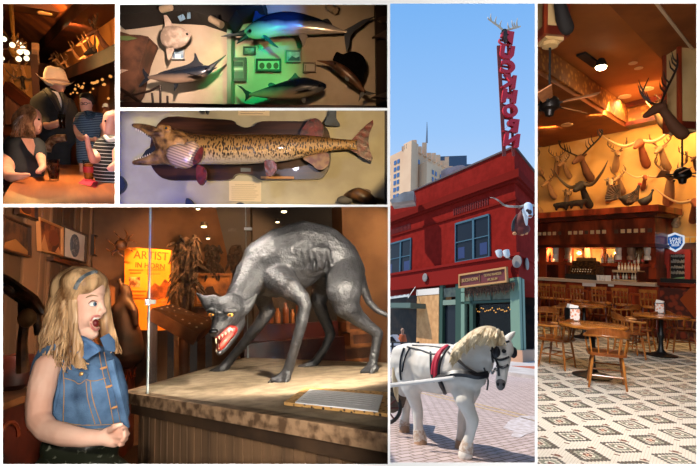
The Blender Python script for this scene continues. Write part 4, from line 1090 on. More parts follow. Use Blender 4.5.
body = T.part('body', fishbody(C, [(176, 128.8, 168.4), (188, 132.6, 165.6), (201, 134.2, 164.4), (233, 134.2, 164.4), (264, 134.2, 163.2), (292, 134.6, 160), (311, 135.6, 154.6), (335, 138.4, 150.4), (351, 139.8, 149.6), (357, 139.6, 151)], md_, .62, 28), mk)
headm = mat('muskie_head', '#a07440', '#3c2412', scale=26, rough=.38, bump=.5, bscale=90, thr=(.35, .65), coat=.3)
hk = md_/F
def hch(l): return [(C.at(x, y, d), r*hk) for x, y, d, r in l]
me = blob([hch([(180, 146, md_, 15), (166, 141, md_, 12.5), (158, 134.5, md_-.01, 7.5), (149, 129.6, md_-.02, 5), (141, 127, md_-.02, 3.6), (133.5, 125.2, md_-.02, 2)]),
           hch([(176, 152, md_, 15.5), (166, 154, md_, 11), (156, 158.5, md_-.01, 6.8), (146, 161, md_-.02, 4.4), (134, 162.6, md_-.03, 2.2)]),
           hch([(160, 133, md_-.06, 3), (150, 134, md_-.06, 2.4), (142, 129, md_-.05, 2)]), hch([(168, 128.5, md_-.05, 3.4), (160, 127.6, md_-.05, 3)])], [], voxel=.0045)
T.part('head', me, headm, parent=body)
inner = mat('muskie_mouth', '#26282c', '#101216', scale=12, rough=.35)
b = MB(); b.prism([C.at(x, y, md_+.02) for x, y in [(138, 127.5), (150, 130), (160, 136), (165, 143), (160, 152), (148, 159), (138, 162), (146, 150), (158, 143), (146, 135)]], V((0, .04, 0)))
T.part('throat', b, inner, parent=body)
b = MB()
for i in range(9):
    x, y = 136+i*2.3, 127+i*1.05; p = C.at(x, y+1.5, md_-.03); b.tube([p, p+V((.001, 0, -.011))], [.003, .0006], 5)
for i in range(9):
    x, y = 136+i*2.3, 160.6-i*.9; p = C.at(x, y, md_-.03); b.tube([p, p+V((0, 0, .011))], [.003, .0006], 5)
T.part('teeth', b, mat('ivory', '#f0e0bc'), parent=body, kind='stuff')
# gill cover
gm = mat('gill_pale', '#b09078', '#7c6450', kind='bands', scale=26, stretch=(.4, .4, 1.6), rot=(0, .6, 0), rough=.35, thr=(.3, .6))
me = blob([], [(C.at(181, 156.5, md_-.085), (15*hk, .035, 11.5*hk), Matrix.Rotation(math.radians(24), 3, 'Y')), (C.at(192, 150, md_-.075), (8*hk, .04, 9*hk))], voxel=.006)
T.part('gill_cover', me, gm, parent=body)
finm = mat('muskie_fin', '#64180e', '#240a06', scale=38, rough=.4, thr=(.35, .7), bump=.3)
T.part('tail_fin', fin(C, [(352, 139.4), (360, 131), (367, 124), (373, 119.8), (373.4, 124), (369.5, 133), (368.4, 141), (369.6, 150), (372.6, 158), (371, 161), (363, 158), (357, 153.5), (351, 150.2)], md_+.01, .014, smooth=False), finm)
T.part('dorsal_fin', fin(C, [(300, 135.4), (304, 126), (309, 120.2), (315.4, 118.2), (320.5, 121), (323.4, 127), (322, 136.5), (311, 137)], md_+.03, .014), finm)
T.part('anal_fin', fin(C, [(303, 157), (311, 164), (318, 169.5), (325, 168.6), (329, 162), (326, 152)], md_+.03, .014), mat('fin_tan', '#7c5834', '#5a2418', scale=30, rough=.4))
T.part('pelvic_fin', fin(C, [(265, 160), (265, 169), (266.5, 175.6), (272.5, 175.6), (276.4, 169), (274.5, 161.5)], md_-.09, .014), finm)
T.part('pectoral_fin', fin(C, [(201.5, 146), (203, 152), (200, 161), (193, 164.5), (194.5, 156)], md_-.14, .012), finm)
T.part('pectoral_fin', fin(C, [(197, 165), (196, 175), (197.4, 182), (202, 185.4), (206, 178), (205.6, 169)], md_-.1, .014), finm)
b = MB(); b.ell(C.at(166.2, 128.2, md_-.095), (.014, .008, .011)); e_ = T.part('eye', b, mat('muskie_eye', '#b07a30', rough=.1), parent=body)
b = MB(); b.ell(C.at(166.2, 128.2, md_-.102), (.007, .005, .007)); T.part('pupil', b, black, parent=body)
T.done()
def note(q, label, lines):
    T = Thing(C, 'paper_note', label, 'note'); b = MB(); Q = [C.at(x, y, WC-.004) for x, y in q]; b.prism(Q, V((0, .003, 0))); fo = T.part('paper', b, mat('cream_note', '#d0bd9c', rough=.8), smooth=False)
    b = MB()
    for i in range(lines):
        y = q[0][1]+4+i*2.05; 
        if y < q[2][1]-2: b.bar(C.at(q[0][0]+(6 if i == 0 else 2.5), y, WC-.0055), C.at(q[1][0]-(7 if i == 0 else 2.5+(i*7 % 5)), y, WC-.0055), .004, .0015)
    T.part('small_print', b, mat('ink_grey', '#7a6a58', rough=.8), parent=fo, smooth=False, kind='stuff'); T.done()
note([(229, 180.8), (261, 181.6), (261, 201.6), (229, 200.8)], 'cream text note pinned under the plaque notch', 9)
note([(238, 95), (269.5, 96), (269.5, 115.6), (238, 115)], 'cream note cut off above the plaque', 9)
T = Thing(C, 'mounted_small_fish', 'small brown fish mounted low beside the trophy tail', 'mounted fish')
b = MB(); b.curve([C.at(344, 196, 2.52), C.at(350, 194.5, 2.5), C.at(358, 194, 2.48), C.at(366, 198, 2.48), C.at(373, 205, 2.5)], [.006, .022, .034, .036, .03], 12); T.part('body', b, mat('small_fish', '#6a4a2e', '#33231a', scale=20, rough=.4))
T.part('fin', fin(C, [(356, 192), (360, 188.5), (369, 189.5), (371, 193), (364, 194.5)], 2.48), mat('small_fin', '#5a3c24', rough=.5))
b = MB(); b.ell(C.at(345, 200, 2.52), (.045, .03, .025)); T.part('rock', b, mat('slate', '#55524e', rough=.7)); T.done()
for pts, lb in (([(324, 124), (328, 116), (331, 108), (336, 108), (336.4, 118), (340, 125), (332, 125.6)], 'grey-blue fish tail hanging from above the trophy'), ([(186, 207), (186, 198.5), (190, 200), (194, 207)], 'black fin tip poking up under the plaque'),
                ([(115, 176), (121, 177), (125, 184), (122, 191), (115, 193)], 'dark tail at the wall edge under the jaws'), ([(205, 109), (208, 109), (206.4, 113.6)], 'tiny blue fin tip above the plaque'),
                ([(234, 207), (238, 202.6), (243, 203), (245, 207)], 'brown tip under the pinned note')):
    solo(C, 'fish_fin', lb, 'mounted fish', fin(C, pts, 2.5, .03), mat('fin_slate', '#35404e', '#1c2028', scale=10, rough=.5))
light(C, 'SPOT', C.at(384, 114, 1.22), 95, '#ffdca4', .015, aim=C.at(290, 105, WC), spot=54, blend=.18, name='wall_lamp')
light(C, 'SPOT', C.at(123, 200, 1.25), 120, '#1840ff', .03, aim=C.at(140, 196, WC), spot=44, blend=1, name='blue_lamp')
light(C, 'SPOT', C.at(250, 112.5, 1.8), 7, '#dfe2ff', .02, aim=C.at(250, 170, WC), spot=140, blend=1, name='cool_fill')  # added weak fill light, no fixture behind it
# ================================================================ street: white cart horse before the red corner building
E = Room(RE, yh=335, h=1.6, k=1, solid=False)
Ez = V((0, 0, 1))
pb = E.onz(519, 364, 0)
d1 = E.vp(120); n1 = V((d1.y, -d1.x, 0)); n1 = n1 if n1.dot(E.eye-pb) > 0 else -n1
d2 = E.vp(674); n2 = V((d2.y, -d2.x, 0)); n2 = n2 if n2.dot(E.eye-pb) > 0 else -n2
def f1(px, py, off=0): return E.on(px, py, pb+n1*off, n1)
def Z(y, x=519): return E.on(x, y, pb, n1).z
def S(px, py=250): return (E.on(px, py, pb, n1)-pb).dot(d1)
def fp(s, z, off=0): return pb+d1*s+Ez*z+n1*off
def gp(s, z, off=0): return pb+d2*s+Ez*z+n2*off
LEN, RL = 26, 14
red1 = mat('red_stucco', '#8c2018', '#801c14', scale=2, rough=.95, spec=.05)
red2 = mat('red_cornice', '#741a12', rough=.95, spec=.05)
dg = mat('green_paint', '#2a4838', rough=.6); lg = mat('pale_green_paint', '#74907a', rough=.6)
dark_gl = mat('dark_window_glass', '#1c2026', rough=.15, spec=.25)
zr, zc1, zc0, zm, zb1, zb0 = Z(145.5), Z(171), Z(179), Z(198), Z(253), Z(277.5)
def strip(b, z0, z1, o0, o1, s0=0, s1=LEN, wrap=True):
    "moulding along both street fronts between heights z0..z1 standing off by o0..o1"
    i = (n1+n2)/(1+n1.dot(n2))
    m = [fp(s1, z0, o0), fp(s1, z1, o0)]
    if wrap:
        c = pb+i*o1; c_in = pb+i*o0
        b.prism([fp(s1, z0, o0), c_in+Ez*z0, c+Ez*z0, fp(s1, z0, o1)], Ez*(z1-z0))
        b.prism([c_in+Ez*z0, gp(RL, z0, o0), gp(RL, z0, o1), c+Ez*z0], Ez*(z1-z0))
    else: b.prism([fp(s0, z0, o0), fp(s1, z0, o0), fp(s1, z0, o1), fp(s0, z0, o1)], Ez*(z1-z0))
T = Thing(E, 'corner_building', 'red two-storey corner building with green shopfront behind the horse', 'building', base=pb)
b = MB(); s4 = S(414, 192)
zr2 = zr-(Z(189.5, 414)-Z(194.7, 414))
zu = zb0
b.prism([fp(s4, zu), fp(0, zu), gp(RL, zu), gp(RL, zu)-n1*8, fp(s4, zu)-n1*8], Ez*(zr-zu))
b.prism([fp(LEN, zu), fp(s4, zu), fp(s4, zu)-n1*8, fp(LEN, zu)-n1*8], Ez*(zr2-zu))
wall = T.part('wall', b, red1, smooth=False)
b = MB(); strip(b, zc0, zc1, 0, .45); strip(b, zc0-.18, zc0, 0, .28); strip(b, zm-.06, zm+.08, 0, .12); T.part('cornice', b, red2, smooth=False)
b = MB(); strip(b, zb0, zb1-.2, 0, .22); strip(b, zb1-.2, zb1, 0, .35); T.part('belt_course', b, mat('red_belt', '#86201a', rough=.95, spec=.05), smooth=False)
b = MB(); strip(b, zr-.02, zr+.1, -.1, .12); T.part('coping', b, mat('coping_dark', '#5c4a48', rough=.8), smooth=False)
for (a, c) in ((454, 490), (391, 412)):
    b = MB()
    for r in range(5):
        for k in range(16):
            s0 = S(a, 205)+(S(c, 205)-S(a, 205))*(k+.2)/16; z0 = zm+.22+r*(zc0-zm-.75)/5
            b.box(fp(s0+.0, z0, .03), (abs(S(a)-S(c))/16*.55, .05, .06), Matrix((d1, n1, Ez)).transposed())
    T.part('brick_grille', b, mat('grille_dark_red', '#6e201e', rough=.9), smooth=False)
# windows upstairs
for (xa, xb, yt, ybm, xm, yh_) in ((456.6, 490.4, 219.5, 260, 474.6, 239.2), (386, 411.6, 241.5, 275, 401.5, 257.5)):
    sa, sb, sm = S(xa), S(xb), S(xm); xc_ = (xa+xb)/2 if xa > 400 else 401
    z1, z0, zh = f1(xc_, yt).z, f1(xc_, ybm).z, f1(xc_, yh_).z
    b = MB(); b.prism([fp(sa, z0, .02), fp(sb, z0, .02), fp(sb, z1, .02), fp(sa, z1, .02)], n1*.02); w_ = T.part('window', b, dark_gl, smooth=False)
    b = MB(); fr = Matrix((d1, n1, Ez)).transposed(); cx = (sa+sb)/2; W = abs(sb-sa)
    for s_ in (sa, sb, sm): b.box(fp(s_, (z0+z1)/2, .08), (.09 if s_ != sm else .2, .12, z1-z0+.1), fr)
    for z_ in (z0, z1, zh): b.box(fp(cx, z_, .08), (W, .12 if z_ != zh else .1, .14 if z_ != zh else .07), fr)
    T.part('window_frame', b, mat('teal_frame', '#3a5e6c', rough=.6), parent=w_, smooth=False)
    for s_ in (sa*.7+sm*.3, sm*.4+sb*.6): b = MB(); b.box(fp(s_, z0+(zh-z0)*.45, .045), (W*.2, .01, (zh-z0)*.55), fr); T.part('navy_pane', b, mat('navy_panel', '#26325c', rough=.4), parent=w_, smooth=False)  # navy panel over the lower part of each pane
# ground floor
fr = Matrix((d1, n1, Ez)).transposed()
def gf(name, xa, xb, yt, yb, off, th, m, label=None, parent=None, bot=None):
    sa, sb = S(xa, 310), S(xb, 310); z1 = f1((xa+xb)/2, yt).z; z0 = f1((xa+xb)/2, yb).z if yb else -.05
    b = MB(); b.box(fp((sa+sb)/2, (z0+z1)/2, off-th/2), (abs(sb-sa), th, z1-z0), fr); return T.part(name, b, m, smooth=False, label=label, parent=parent)
zq = zb0
b = MB(); b.prism([fp(LEN, -.2), fp(0, -.2), gp(RL, -.2), gp(RL, -.2)-n1*7, fp(LEN, -.2)-n1*7], Ez*.1)
b.prism([fp(LEN, -.2)-n1*2.6, gp(RL, -.2)-n1*2.6, gp(RL, -.2)-n1*3, fp(LEN, -.2)-n1*3], Ez*(zb0+.3)); T.part('interior', b, mat('shop_interior', '#2a180e', '#120a06', scale=1.2, rough=.9), smooth=False)
gf('pilaster', 418, 440, 290, None, .12, 1.2, mat('tan_pilaster', '#d8a066', '#c48c56', scale=2, rough=.85), 'tan rendered pilaster')
gf('pilaster_cap', 417.6, 440.4, 289, 295, .16, 1.2, mat('cream_cap', '#e8d8c8', rough=.8))
for xa, xb, m in ((440.4, 443.5, dg), (456.5, 462, dg), (462, 465.5, lg), (470.5, 474, dg)): gf('post', xa, xb, 284, None, .1, .3, m)
gf('transom', 441, 457, 288, 297, .04, .1, mat('transom_glass', '#4c5244', '#2c332c', scale=3, rough=.3)); gf('transom_rail', 441, 457, 300, 305, .08, .15, mat('sage_rail', '#7c8c78'))
gf('transom', 462, 516, 279, 300, .04, .1, mat('transom_olive', '#6a7058', '#565c44', scale=3, rough=.5)); gf('transom_rail', 462, 516, 300.5, 303, .1, .16, dg)
gf('transom_bar', 491.5, 492.8, 279, 301, .1, .12, dg); gf('transom_rail', 462, 516, 290, 291, .1, .12, dg)
gf('shop_window', 443, 456.5, 305, 352, -.15, .06, dark_gl); gf('shop_window', 474, 516, 304, 352, -.15, .06, glass_mat('shop_glass', (.6, .6, .58), .012))
gf('shop_window', 465.5, 470.5, 300, 352, -.1, .06, glass_mat('shop_glass'))
gf('stall_riser', 441, 516, 352, None, .06, .4, dg); gf('base_plinth', 499, 519, 358, None, .12, .4, mat('tan_plinth', '#c49678', rough=.9))
gf('corner_column', 515, 518.8, 277, None, .15, .5, dg); 
b = MB(); i_ = (n1+n2)/(1+n1.dot(n2)); c0 = pb+i_*.1
b.prism([c0+d1*.62+n1*.1, c0+i_*.12, c0+d2*1.2+n2*.1, c0+d2*1.2-n2*.3, c0+d1*.6-n1*.4], Ez*zb0); T.part('corner_column', b, lg, smooth=False)
b = MB(); b.prism([c0+d1*1.9+n1*.15, c0+i_*.3, c0+d2*4.5+n2*.2, c0+d2*4.5-n2*.3, c0+d1*1.9-n1*.4], Ez*f1(519, 350).z); T.part('corner_base', b, mat('tan_plinth', '#c49678'), smooth=False)
gf('shop_window', 380, 417, 296, 366, -.3, .08, mat('dark_shop_glass', '#2a1e16', '#120e0c', scale=1.5, rough=.3, spec=.15))
# round vents, warm bulbs inside
for x, y, r in ((425, 277.5, .34), (517, 261.5, .4)):
    b = MB(); p = f1(x, y, .36); b.lathe([(r, 0), (r, .05), (r*.7, .09), (r*.3, .06), (.0, .06)], p-n1*.02, 18, n1); T.part('round_vent', b, mat('vent_grey', '#8a8078', rough=.6))
b = MB(); p = gp(1.1, Z(261.5), .36); b.lathe([(.4, 0), (.4, .05), (.28, .09), (0, .06)], p, 18, n2); T.part('round_vent', b, mat('vent_grey', '#8a8078'))
b = MB()
for k in range(22):
    x = 476+k*1.8; b.ell(f1(x, 309+1.5*math.sin(k*1.3)+(k % 3), -1.2), .05, sub=1)
T.part('string_light', b, lamp_mat('string_glow', '#ffb860', 3), kind='stuff')
T.done()
# hanging shop sign
q = [f1(460.2, 274.6, .7), f1(507.8, 266.9, .7), f1(508.6, 282.3, .7), f1(460.2, 288.3, .7)]
T = Thing(E, 'shop_sign', 'wide dark red shop sign with gold edge hung over the shopfront', 'sign')
fo, n = board(T, q, .16, .12, mat('gold_edge', '#c08a50', rough=.4), mat('sign_maroon', '#6a2420', rough=.6), pname='sign_panel')
gold = mat('gold_letter', '#b08850', rough=.5); X = (q[1]-q[0]).normalized(); Y = (q[0]-q[3]).normalized(); W = (q[1]-q[0]).length; Hh = (q[0]-q[3]).length
def sg(s, u, v, size, bold=0): put_text(T, s, 0, 0, size, gold, X, Y, n, q[0]+(q[1]-q[0])*u+(q[3]-q[0])*v+n*.09, fo, depth=.02, bold=bold)
sg('BUCKHORN', .245, .5, W*.066, .006); sg('TEXAS RANGER', .725, .36, W*.05, .003); sg('MUSEUM', .725, .68, W*.05, .003)
b = MB(); b.bar(q[0]*.54+q[1]*.46+n*.1-Y*.25, q[3]*.54+q[2]*.46+n*.1+Y*.25, .05); T.part('divider', b, gold, parent=fo, smooth=False)
T.done()
b = MB(); random.seed(5)
for k in range(110):
    u = k/110; p = q[3]*(1-u)+q[2]*u+d1*-.0-Y*.02-n1*.15; p = p + (q[2]-q[3])*.08
    l = random.uniform(.25, .75); b.tube([p, p-Ez*l*.5+d1*random.uniform(-.1, .1), p-Ez*l], [.05, .045, .01], 4)
solo(E, 'light_fringe', 'brown ragged fringe of unlit lights under the shop sign', 'fringe', b, mat('fringe_brown', '#6a4630', '#3a2418', scale=8, rough=.9), kind='stuff')
# twin flood lamps, awning
T = Thing(E, 'flood_lamp', 'white twin flood lamp on an arm over the shop sign', 'lamp'); 
b = MB(); b.tube([f1(511, 259.5, .3), f1(505, 256, .9), f1(499.5, 253.5, .9)], .04, 6); T.part('arm', b, mat('pole_grey', '#8a8a88'))
for x in (500, 507.5):
    p = f1(x, 252.5, 1.0); b = MB(); b.lathe([(.12, 0), (.2, .15), (.22, .45), (.0, .45)], p-Ez*.3, 12, Ez*.9+d1*.3); T.part('lamp_head', b, mat('flood_white', '#e4e4e0', rough=.4))
T.done()
T = Thing(E, 'awning', 'flat grey-green street canopy beside the tan pilaster', 'canopy')
b = MB(); a = f1(427, 304, 0); c = f1(380, 304, 0); b.prism([a, a+n1*1.6, c+n1*1.6, c], Ez*-.4); T.part('roof', b, mat('canopy_green', '#56665a', rough=.6), smooth=False)
b = MB(); b.bar(f1(416, 286, .1), f1(408, 298, 1.4), .05); T.part('tie_rod', b, mat('rod_white', '#dad8d0')); 
b = MB()
for k in range(26):
    p = f1(390+k*.75, 299-.1*k, .9); b.tube([p, p+Ez*.22+d1*.05*math.sin(k)], [.07, .02], 5)
T.part('white_lights', b, mat('rod_white', '#dad8d0'), kind='stuff'); T.done()
# longhorn bust on the corner
cor = fp(0.4, 0, 1.0); ld = E.dep(f1(519, 220, 1.0))
T = Thing(E, 'longhorn_bust', 'longhorn bust with a white blaze mounted on the building corner', 'sculpture'); k = ld/F
brown_c = mat('longhorn_brown', '#7c2c1c', '#5a1c12', scale=3, rough=.6)
body = T.part('neck', blob([E.ch([(519, 226, ld+.3, 8), (523, 217, ld+.1, 6), (527, 210, ld, 5)]), E.ch([(516, 229, ld+.2, 5), (521, 231, ld, 5), (526, 229, ld, 4.5)])], [], voxel=.07), brown_c)
me = blob([E.ch([(528, 206.5, ld-.2, 4.6), (529, 211, ld-.4, 4), (530, 215.5, ld-.55, 3)])], [], voxel=.06); hd_ = T.part('head', me, mat('pale_blue_white', '#d2dce6', rough=.6))
b = MB(); b.ell(E.at(530.3, 216, ld-.65), (.13, .1, .09)); T.part('muzzle', b, mat('muzzle_tan', '#a8604a'), parent=hd_)
b = MB(); b.ell(E.at(527.5, 210.5, ld-.62), (.10, .06, .10)); b.ell(E.at(529.8, 212, ld-.66), (.13, .07, .15)); T.part('eye_patch', b, mat('patch_brown', '#4a2a28'), parent=hd_)
me = blob([E.ch([(524.5, 210, ld-.2, 2.6), (525.5, 217, ld-.2, 2.6), (526.5, 225, ld-.25, 1.2)])], [], voxel=.05); T.part('blaze', me, mat('blaze_white', '#f0ece8', rough=.6))
b = MB(); b.curve([E.at(526, 205, ld-.1), E.at(520, 206.6, ld-.2), E.at(512, 206.6, ld-.3), E.at(504.5, 205.3, ld-.4), E.at(499, 201, ld-.45), E.at(494, 198.2, ld-.45), E.at(490, 197.5, ld-.45)], [.075, .07, .07, .06, .05, .035, .012], 10); T.part('horn', b, mat('horn_pale', '#d8c8b4', '#8a7460', scale=2, rough=.3))
b = MB(); b.curve([E.at(530, 205, ld-.1), E.at(534, 205.6, ld-.2), E.at(540, 205, ld-.3)], [.075, .07, .06], 10); T.part('horn', b, mat('horn_pale', '#d8c8b4'))
b = MB(); b.ell(E.at(521, 208.8, ld-.1), (.16, .08, .08)); T.part('ear', b, brown_c)
b = MB()
for x, y in ((514.5, 233.5), (520, 232), (522, 234), (526, 233)): b.ell(E.at(x, y, ld-.1), (.13, .1, .11))
T.part('chest_trim', b, mat('trim_tan', '#d8905c'))
b = MB()
for k_ in range(14): b.curve([E.at(517-k_*.2, 214.5+k_*.4, ld+.1), E.at(512.5+k_*.12, 222+k_*.3, ld+.0), E.at(511.8+k_*.3, 231, ld)], [.03, .035, .02], 4, 3)
T.part('mane', b, mat('mane_dark', '#54504c', rough=.9)); T.done()
# tall roof sign with mirrored letters and the stag
sd_ = E.dep(pb+n1*-.8); T = Thing(E, 'roof_sign', 'tall red roof sign of stacked letters seen from behind against the sky', 'sign')
lx = lambda y: 498.6+(y-31)*5.2/116; rx = lambda y: 512.2+(y-31)*7/116
wood_s = mat('sign_post_red', '#8a3a30', rough=.7)
b = MB(); b.bar(E.at(498.5, 46, sd_+.2), E.at(504.2, 156, sd_+.2), .22); T.part('post', b, wood_s, smooth=False)
b = MB(); b.bar(E.at(507.5, 36, sd_+.25), E.at(513.5, 156, sd_+.25), .16); T.part('post', b, wood_s, smooth=False)
for k_ in range(9):
    y = 40+k_*13; b = MB(); b.bar(E.at(lx(y)+.5, y, sd_+.22), E.at(rx(y)-2, y+2, sd_+.22), .1); T.part('cross_bar', b, wood_s, smooth=False)
lm = mat('letter_red', '#d82434', rough=.45)
for i, chh in enumerate('BUCKHORN'):
    yc = 31+14.55*(i+.5); a, c = E.at(lx(yc)+.2, yc-1, sd_), E.at(rx(yc), yc+1, sd_); Xd = (c-a); w_ = Xd.length; Yd = E.at(lx(yc), yc-8, sd_)-E.at(lx(yc), yc+8, sd_)
    me = text_mesh(chh, 1, 0, font_bold=.02); xs = [v.co.x for v in me.vertices]; ys = [v.co.y for v in me.vertices]; bpy.data.meshes.remove(me)
    me = text_mesh(chh, 1, .35, mirror=True, font_bold=.055); xs = [v.co.x for v in me.vertices]; ys = [v.co.y for v in me.vertices]
    sx_, sy_ = w_/(max(xs)-min(xs)), 13.2*sd_/F/(max(ys)-min(ys)); mx_, my_ = (max(xs)+min(xs))/2, (max(ys)+min(ys))/2
    for v in me.vertices: v.co = V(((v.co.x-mx_)*sx_, (v.co.y-my_)*sy_, v.co.z))
    me.transform(basis((a+c)/2, Xd, Yd)); T.part('letter', me, lm)
T.done()
T = Thing(E, 'stag_head', 'brown stag head with pale antlers on top of the roof sign', 'sculpture'); sk_ = sd_/F
body = T.part('head', blob([E.ch([(504.5, 32, sd_, 3.4), (505, 37, sd_-.1, 2.6), (505.5, 42, sd_-.1, 1.8)]), E.ch([(501, 33.5, sd_, 1.2), (504, 33, sd_, 1.6)]), E.ch([(509, 33, sd_, 1.2), (506, 33, sd_, 1.6)])], [], voxel=.04), mat('stag_brown', '#4e3424', '#35221a', scale=4))
am = mat('antler_pale', '#cbb59a', rough=.6)
for side in (((502.6, 30), (499, 26.5), (494, 23), (489, 19.6), [((491.5, 21.5), (491, 13.6)), ((495.5, 24), (496.6, 16.6)), ((500, 27.2), (501.6, 20.5)), ((489.5, 20), (488, 17))]),
             ((507, 30), (512, 28.6), (517, 27.4), (520.6, 26.3), [((517.4, 27.2), (517.4, 18.2)), ((513.6, 28), (512, 19.8)), ((509.5, 29), (507.8, 22.8)), ((516, 27.4), (514, 22))])):
    b = MB(); b.curve([E.at(x, y, sd_) for x, y in side[:4]], [.075, .07, .06, .04], 8)
    for a, c in side[4]: b.curve([E.at(*a, sd_), E.at((a[0]+c[0])/2-.6, (a[1]+c[1])/2, sd_-.05), E.at(*c, sd_)], [.055, .045, .015], 6)
    T.part('antler', b, am, parent=body)
T.done()
# distant tan tower
T = Thing(E, 'office_tower', 'tan art deco office tower rising behind the red roof', 'building'); ox = mat('tan_stone', '#e6bc94', '#d8aa84', scale=.12, rough=.9)
D_ = 95; t1, t2 = E.vp(60), E.vp(750); c0 = E.at(410.3, 146.4, D_); zt = c0.z
L1 = 22; L2 = 19
def tower(c, l1, l2, ztop, m, nm='wall'):
    b = MB(); c = V((c.x, c.y, 0)); b.prism([c, c+t1*l1, c+t1*l1+t2*l2, c+t2*l2], Ez*ztop); return T.part(nm, b, m, smooth=False)
wl = tower(c0, L1, L2, zt, ox)
c1 = E.at(411, 140.5, D_-.3); tower(c1-t1*.2, 2.6, 2.6, c1.z, ox, 'turret')
c3 = V((c0.x, c0.y, 0))-t1*.6+t2*2.5-t2*0; z3 = E.at(412, 165, D_).z; tower(c3-t1*2.2+t2*.5, 3, 6, E.at(416, 162, D_).z, ox, 'setback')
b = MB(); random.seed(9)
for k in range(9):
    p = c0+t2*(1.5+k*1.95); h_ = (1.6, .9, 2.4, .8, 1.4)[k % 5]; b.box(V((p.x, p.y, zt+h_/2-.2)), (.9, .9, h_+.6))
for k in range(3): p = c0+t1*(1+k*.7); b.box(V((p.x, p.y, zt+.3)), (.5, .5, .8))
T.part('crenellation', b, ox, smooth=False)
nt1 = V((-t2.x, -t2.y, 0)); nt2 = V((-t1.x, -t1.y, 0))
wm = mat('tower_glass', '#4a6a94', rough=.2)
for r in range(13):
    zz = zt-1.6-r*1.45
    for s_ in (3.4, 4.5, 9.5, 10.6, 16, 17):
        b = MB(); p = V((c0.x, c0.y, zz))+t1*s_; b.prism([p+nt1*.05, p+t1*.8+nt1*.05, p+t1*.8+nt1*.05-Ez*.85, p+nt1*.05-Ez*.85], nt1*.05); T.part('window', b, wm, smooth=False)
for r in range(11):
    zz = zt-1.8-r*1.45
    for s_ in (1.8, 3, 5, 6.2, 8.2, 9.4, 11.4, 12.6, 14.6, 15.8, 17.4):
        b = MB(); p = V((c0.x, c0.y, zz-(0 if not 3 < s_ < 9 else E.at(410, 146.4, D_).z-E.at(416, 162, D_).z-.6)))+t2*s_-t1*(2.85 if 3 < s_ < 9 else 0); b.prism([p+nt2*.05, p+t2*.6+nt2*.05, p+t2*.6+nt2*.05-Ez*.9, p+nt2*.05-Ez*.9], nt2*.05); T.part('window', b, wm, smooth=False)
T.done()
b = MB(); b.tube([E.at(426.7, 143, D_+8), E.at(427, 131, D_+8), E.at(427, 122, D_+8)], [.25, .15, .05], 6); solo(E, 'antenna', 'thin antenna mast standing above the tan tower', 'antenna', b, mat('mast', '#6a7684'))
b = MB(); p = E.at(452, 163, 118); b.box(V((p.x, p.y, p.z-15)), (7, 7, 31)); b.box(V((p.x+1.5, p.y, p.z-14)), (9, 6, 25)); solo(E, 'glass_tower', 'small dark blue roof block just past the tan tower', 'building', b, mat('dark_blue_block', '#3a4c60', rough=.4), smooth=False)
for quad, dd_, lb in (([(391, 203), (391, 199), (398, 197), (398, 195), (404, 192), (414, 191), (414, 200)], 40, 'pale rooftop parapet peeking over the lower red roof'), ([(441, 184), (441, 171), (447, 168), (458, 165.4), (463, 165), (468, 168), (468, 176)], 42, 'pale ornamented parapet peeking over the higher red roof')):
    b = MB(); b.prism([E.at(x, y, dd_) for x, y in quad], V((0, 2, 0))); solo(E, 'parapet', lb, 'parapet', b, mat('parapet_pale', '#c9beb2', '#a89c90', scale=.8, rough=.9), smooth=False)

# ground
def paver():
    s = NT('brick_pavers'); b = s.n('ShaderNodeBsdfPrincipled', Roughness=.85); tc = s.n('ShaderNodeTexCoord'); mp = s.n('ShaderNodeMapping'); mp.inputs['Rotation'].default_value = (0, 0, math.atan2(d1.y, d1.x))
    br = s.n('ShaderNodeTexBrick', Scale=1.0); br.inputs['Color1'].default_value = (*hexc('#d0b8b2'), 1); br.inputs['Color2'].default_value = (*hexc('#bea6a0'), 1); br.inputs['Mortar'].default_value = (*hexc('#86705f'), 1)
    br.inputs['Brick Width'].default_value = .24; br.inputs['Row Height'].default_value = .125; br.inputs['Mortar Size'].default_value = .012
    s.l(tc.outputs['Object'], mp.inputs[0]); s.l(mp.outputs[0], br.inputs['Vector']); s.l(br.outputs['Color'], b.inputs['Base Color']); s.l(b.outputs[0], s.out.inputs[0]); return s.m
b = MB(); b.prism([(-3, 1, 0), (12, 1, 0), (40, 60, 0), (-20, 60, 0)], V((0, 0, -.1))); struct(E, 'road', b, paver())
cu = E.onz(519, 377, 0); wc = n1
b = MB(); b.prism([cu+d1*30, cu-d1*20, cu-d1*20-n1*30, cu+d1*30-n1*30], Ez*.14); struct(E, 'pavement', b, mat('pale_pavement', '#cdc0b6', '#bbaca2', scale=1.5, rough=.9))
b = MB(); o1 = E.onz(519, 367, .14); b.prism([o1+d1*.5, o1-d1*20, o1-d1*20-n1*1.2-n1*1.6, o1+d1*.5-n1*2.8], Ez*.02); struct(E, 'pavement', b, mat('terracotta_paving', '#c46c44', '#b0583a', scale=2, rough=.9))
yl = mat('faded_yellow', '#d0b088', '#c0a078', scale=4, rough=.9)
b = MB()
for y in (403.4, 406.2):
    p = E.onz(473, y, .004); b.prism([p+d1*30, p-d1*12, p-d1*12-n1*.1, p+d1*30-n1*.1], Ez*.003)
struct(E, 'road_marking_lines', b, yl)
b = MB(); b.prism([E.onz(x, y, .004) for x, y in [(503, 428), (509, 421), (522, 415.6), (533, 416), (540, 420), (540, 431), (527, 434), (520, 438), (511, 436), (514, 431)]], Ez*.003)
struct(E, 'road_marking', b, mat('worn_white', '#d8cccc', '#c0aea8', scale=9, rough=.9))
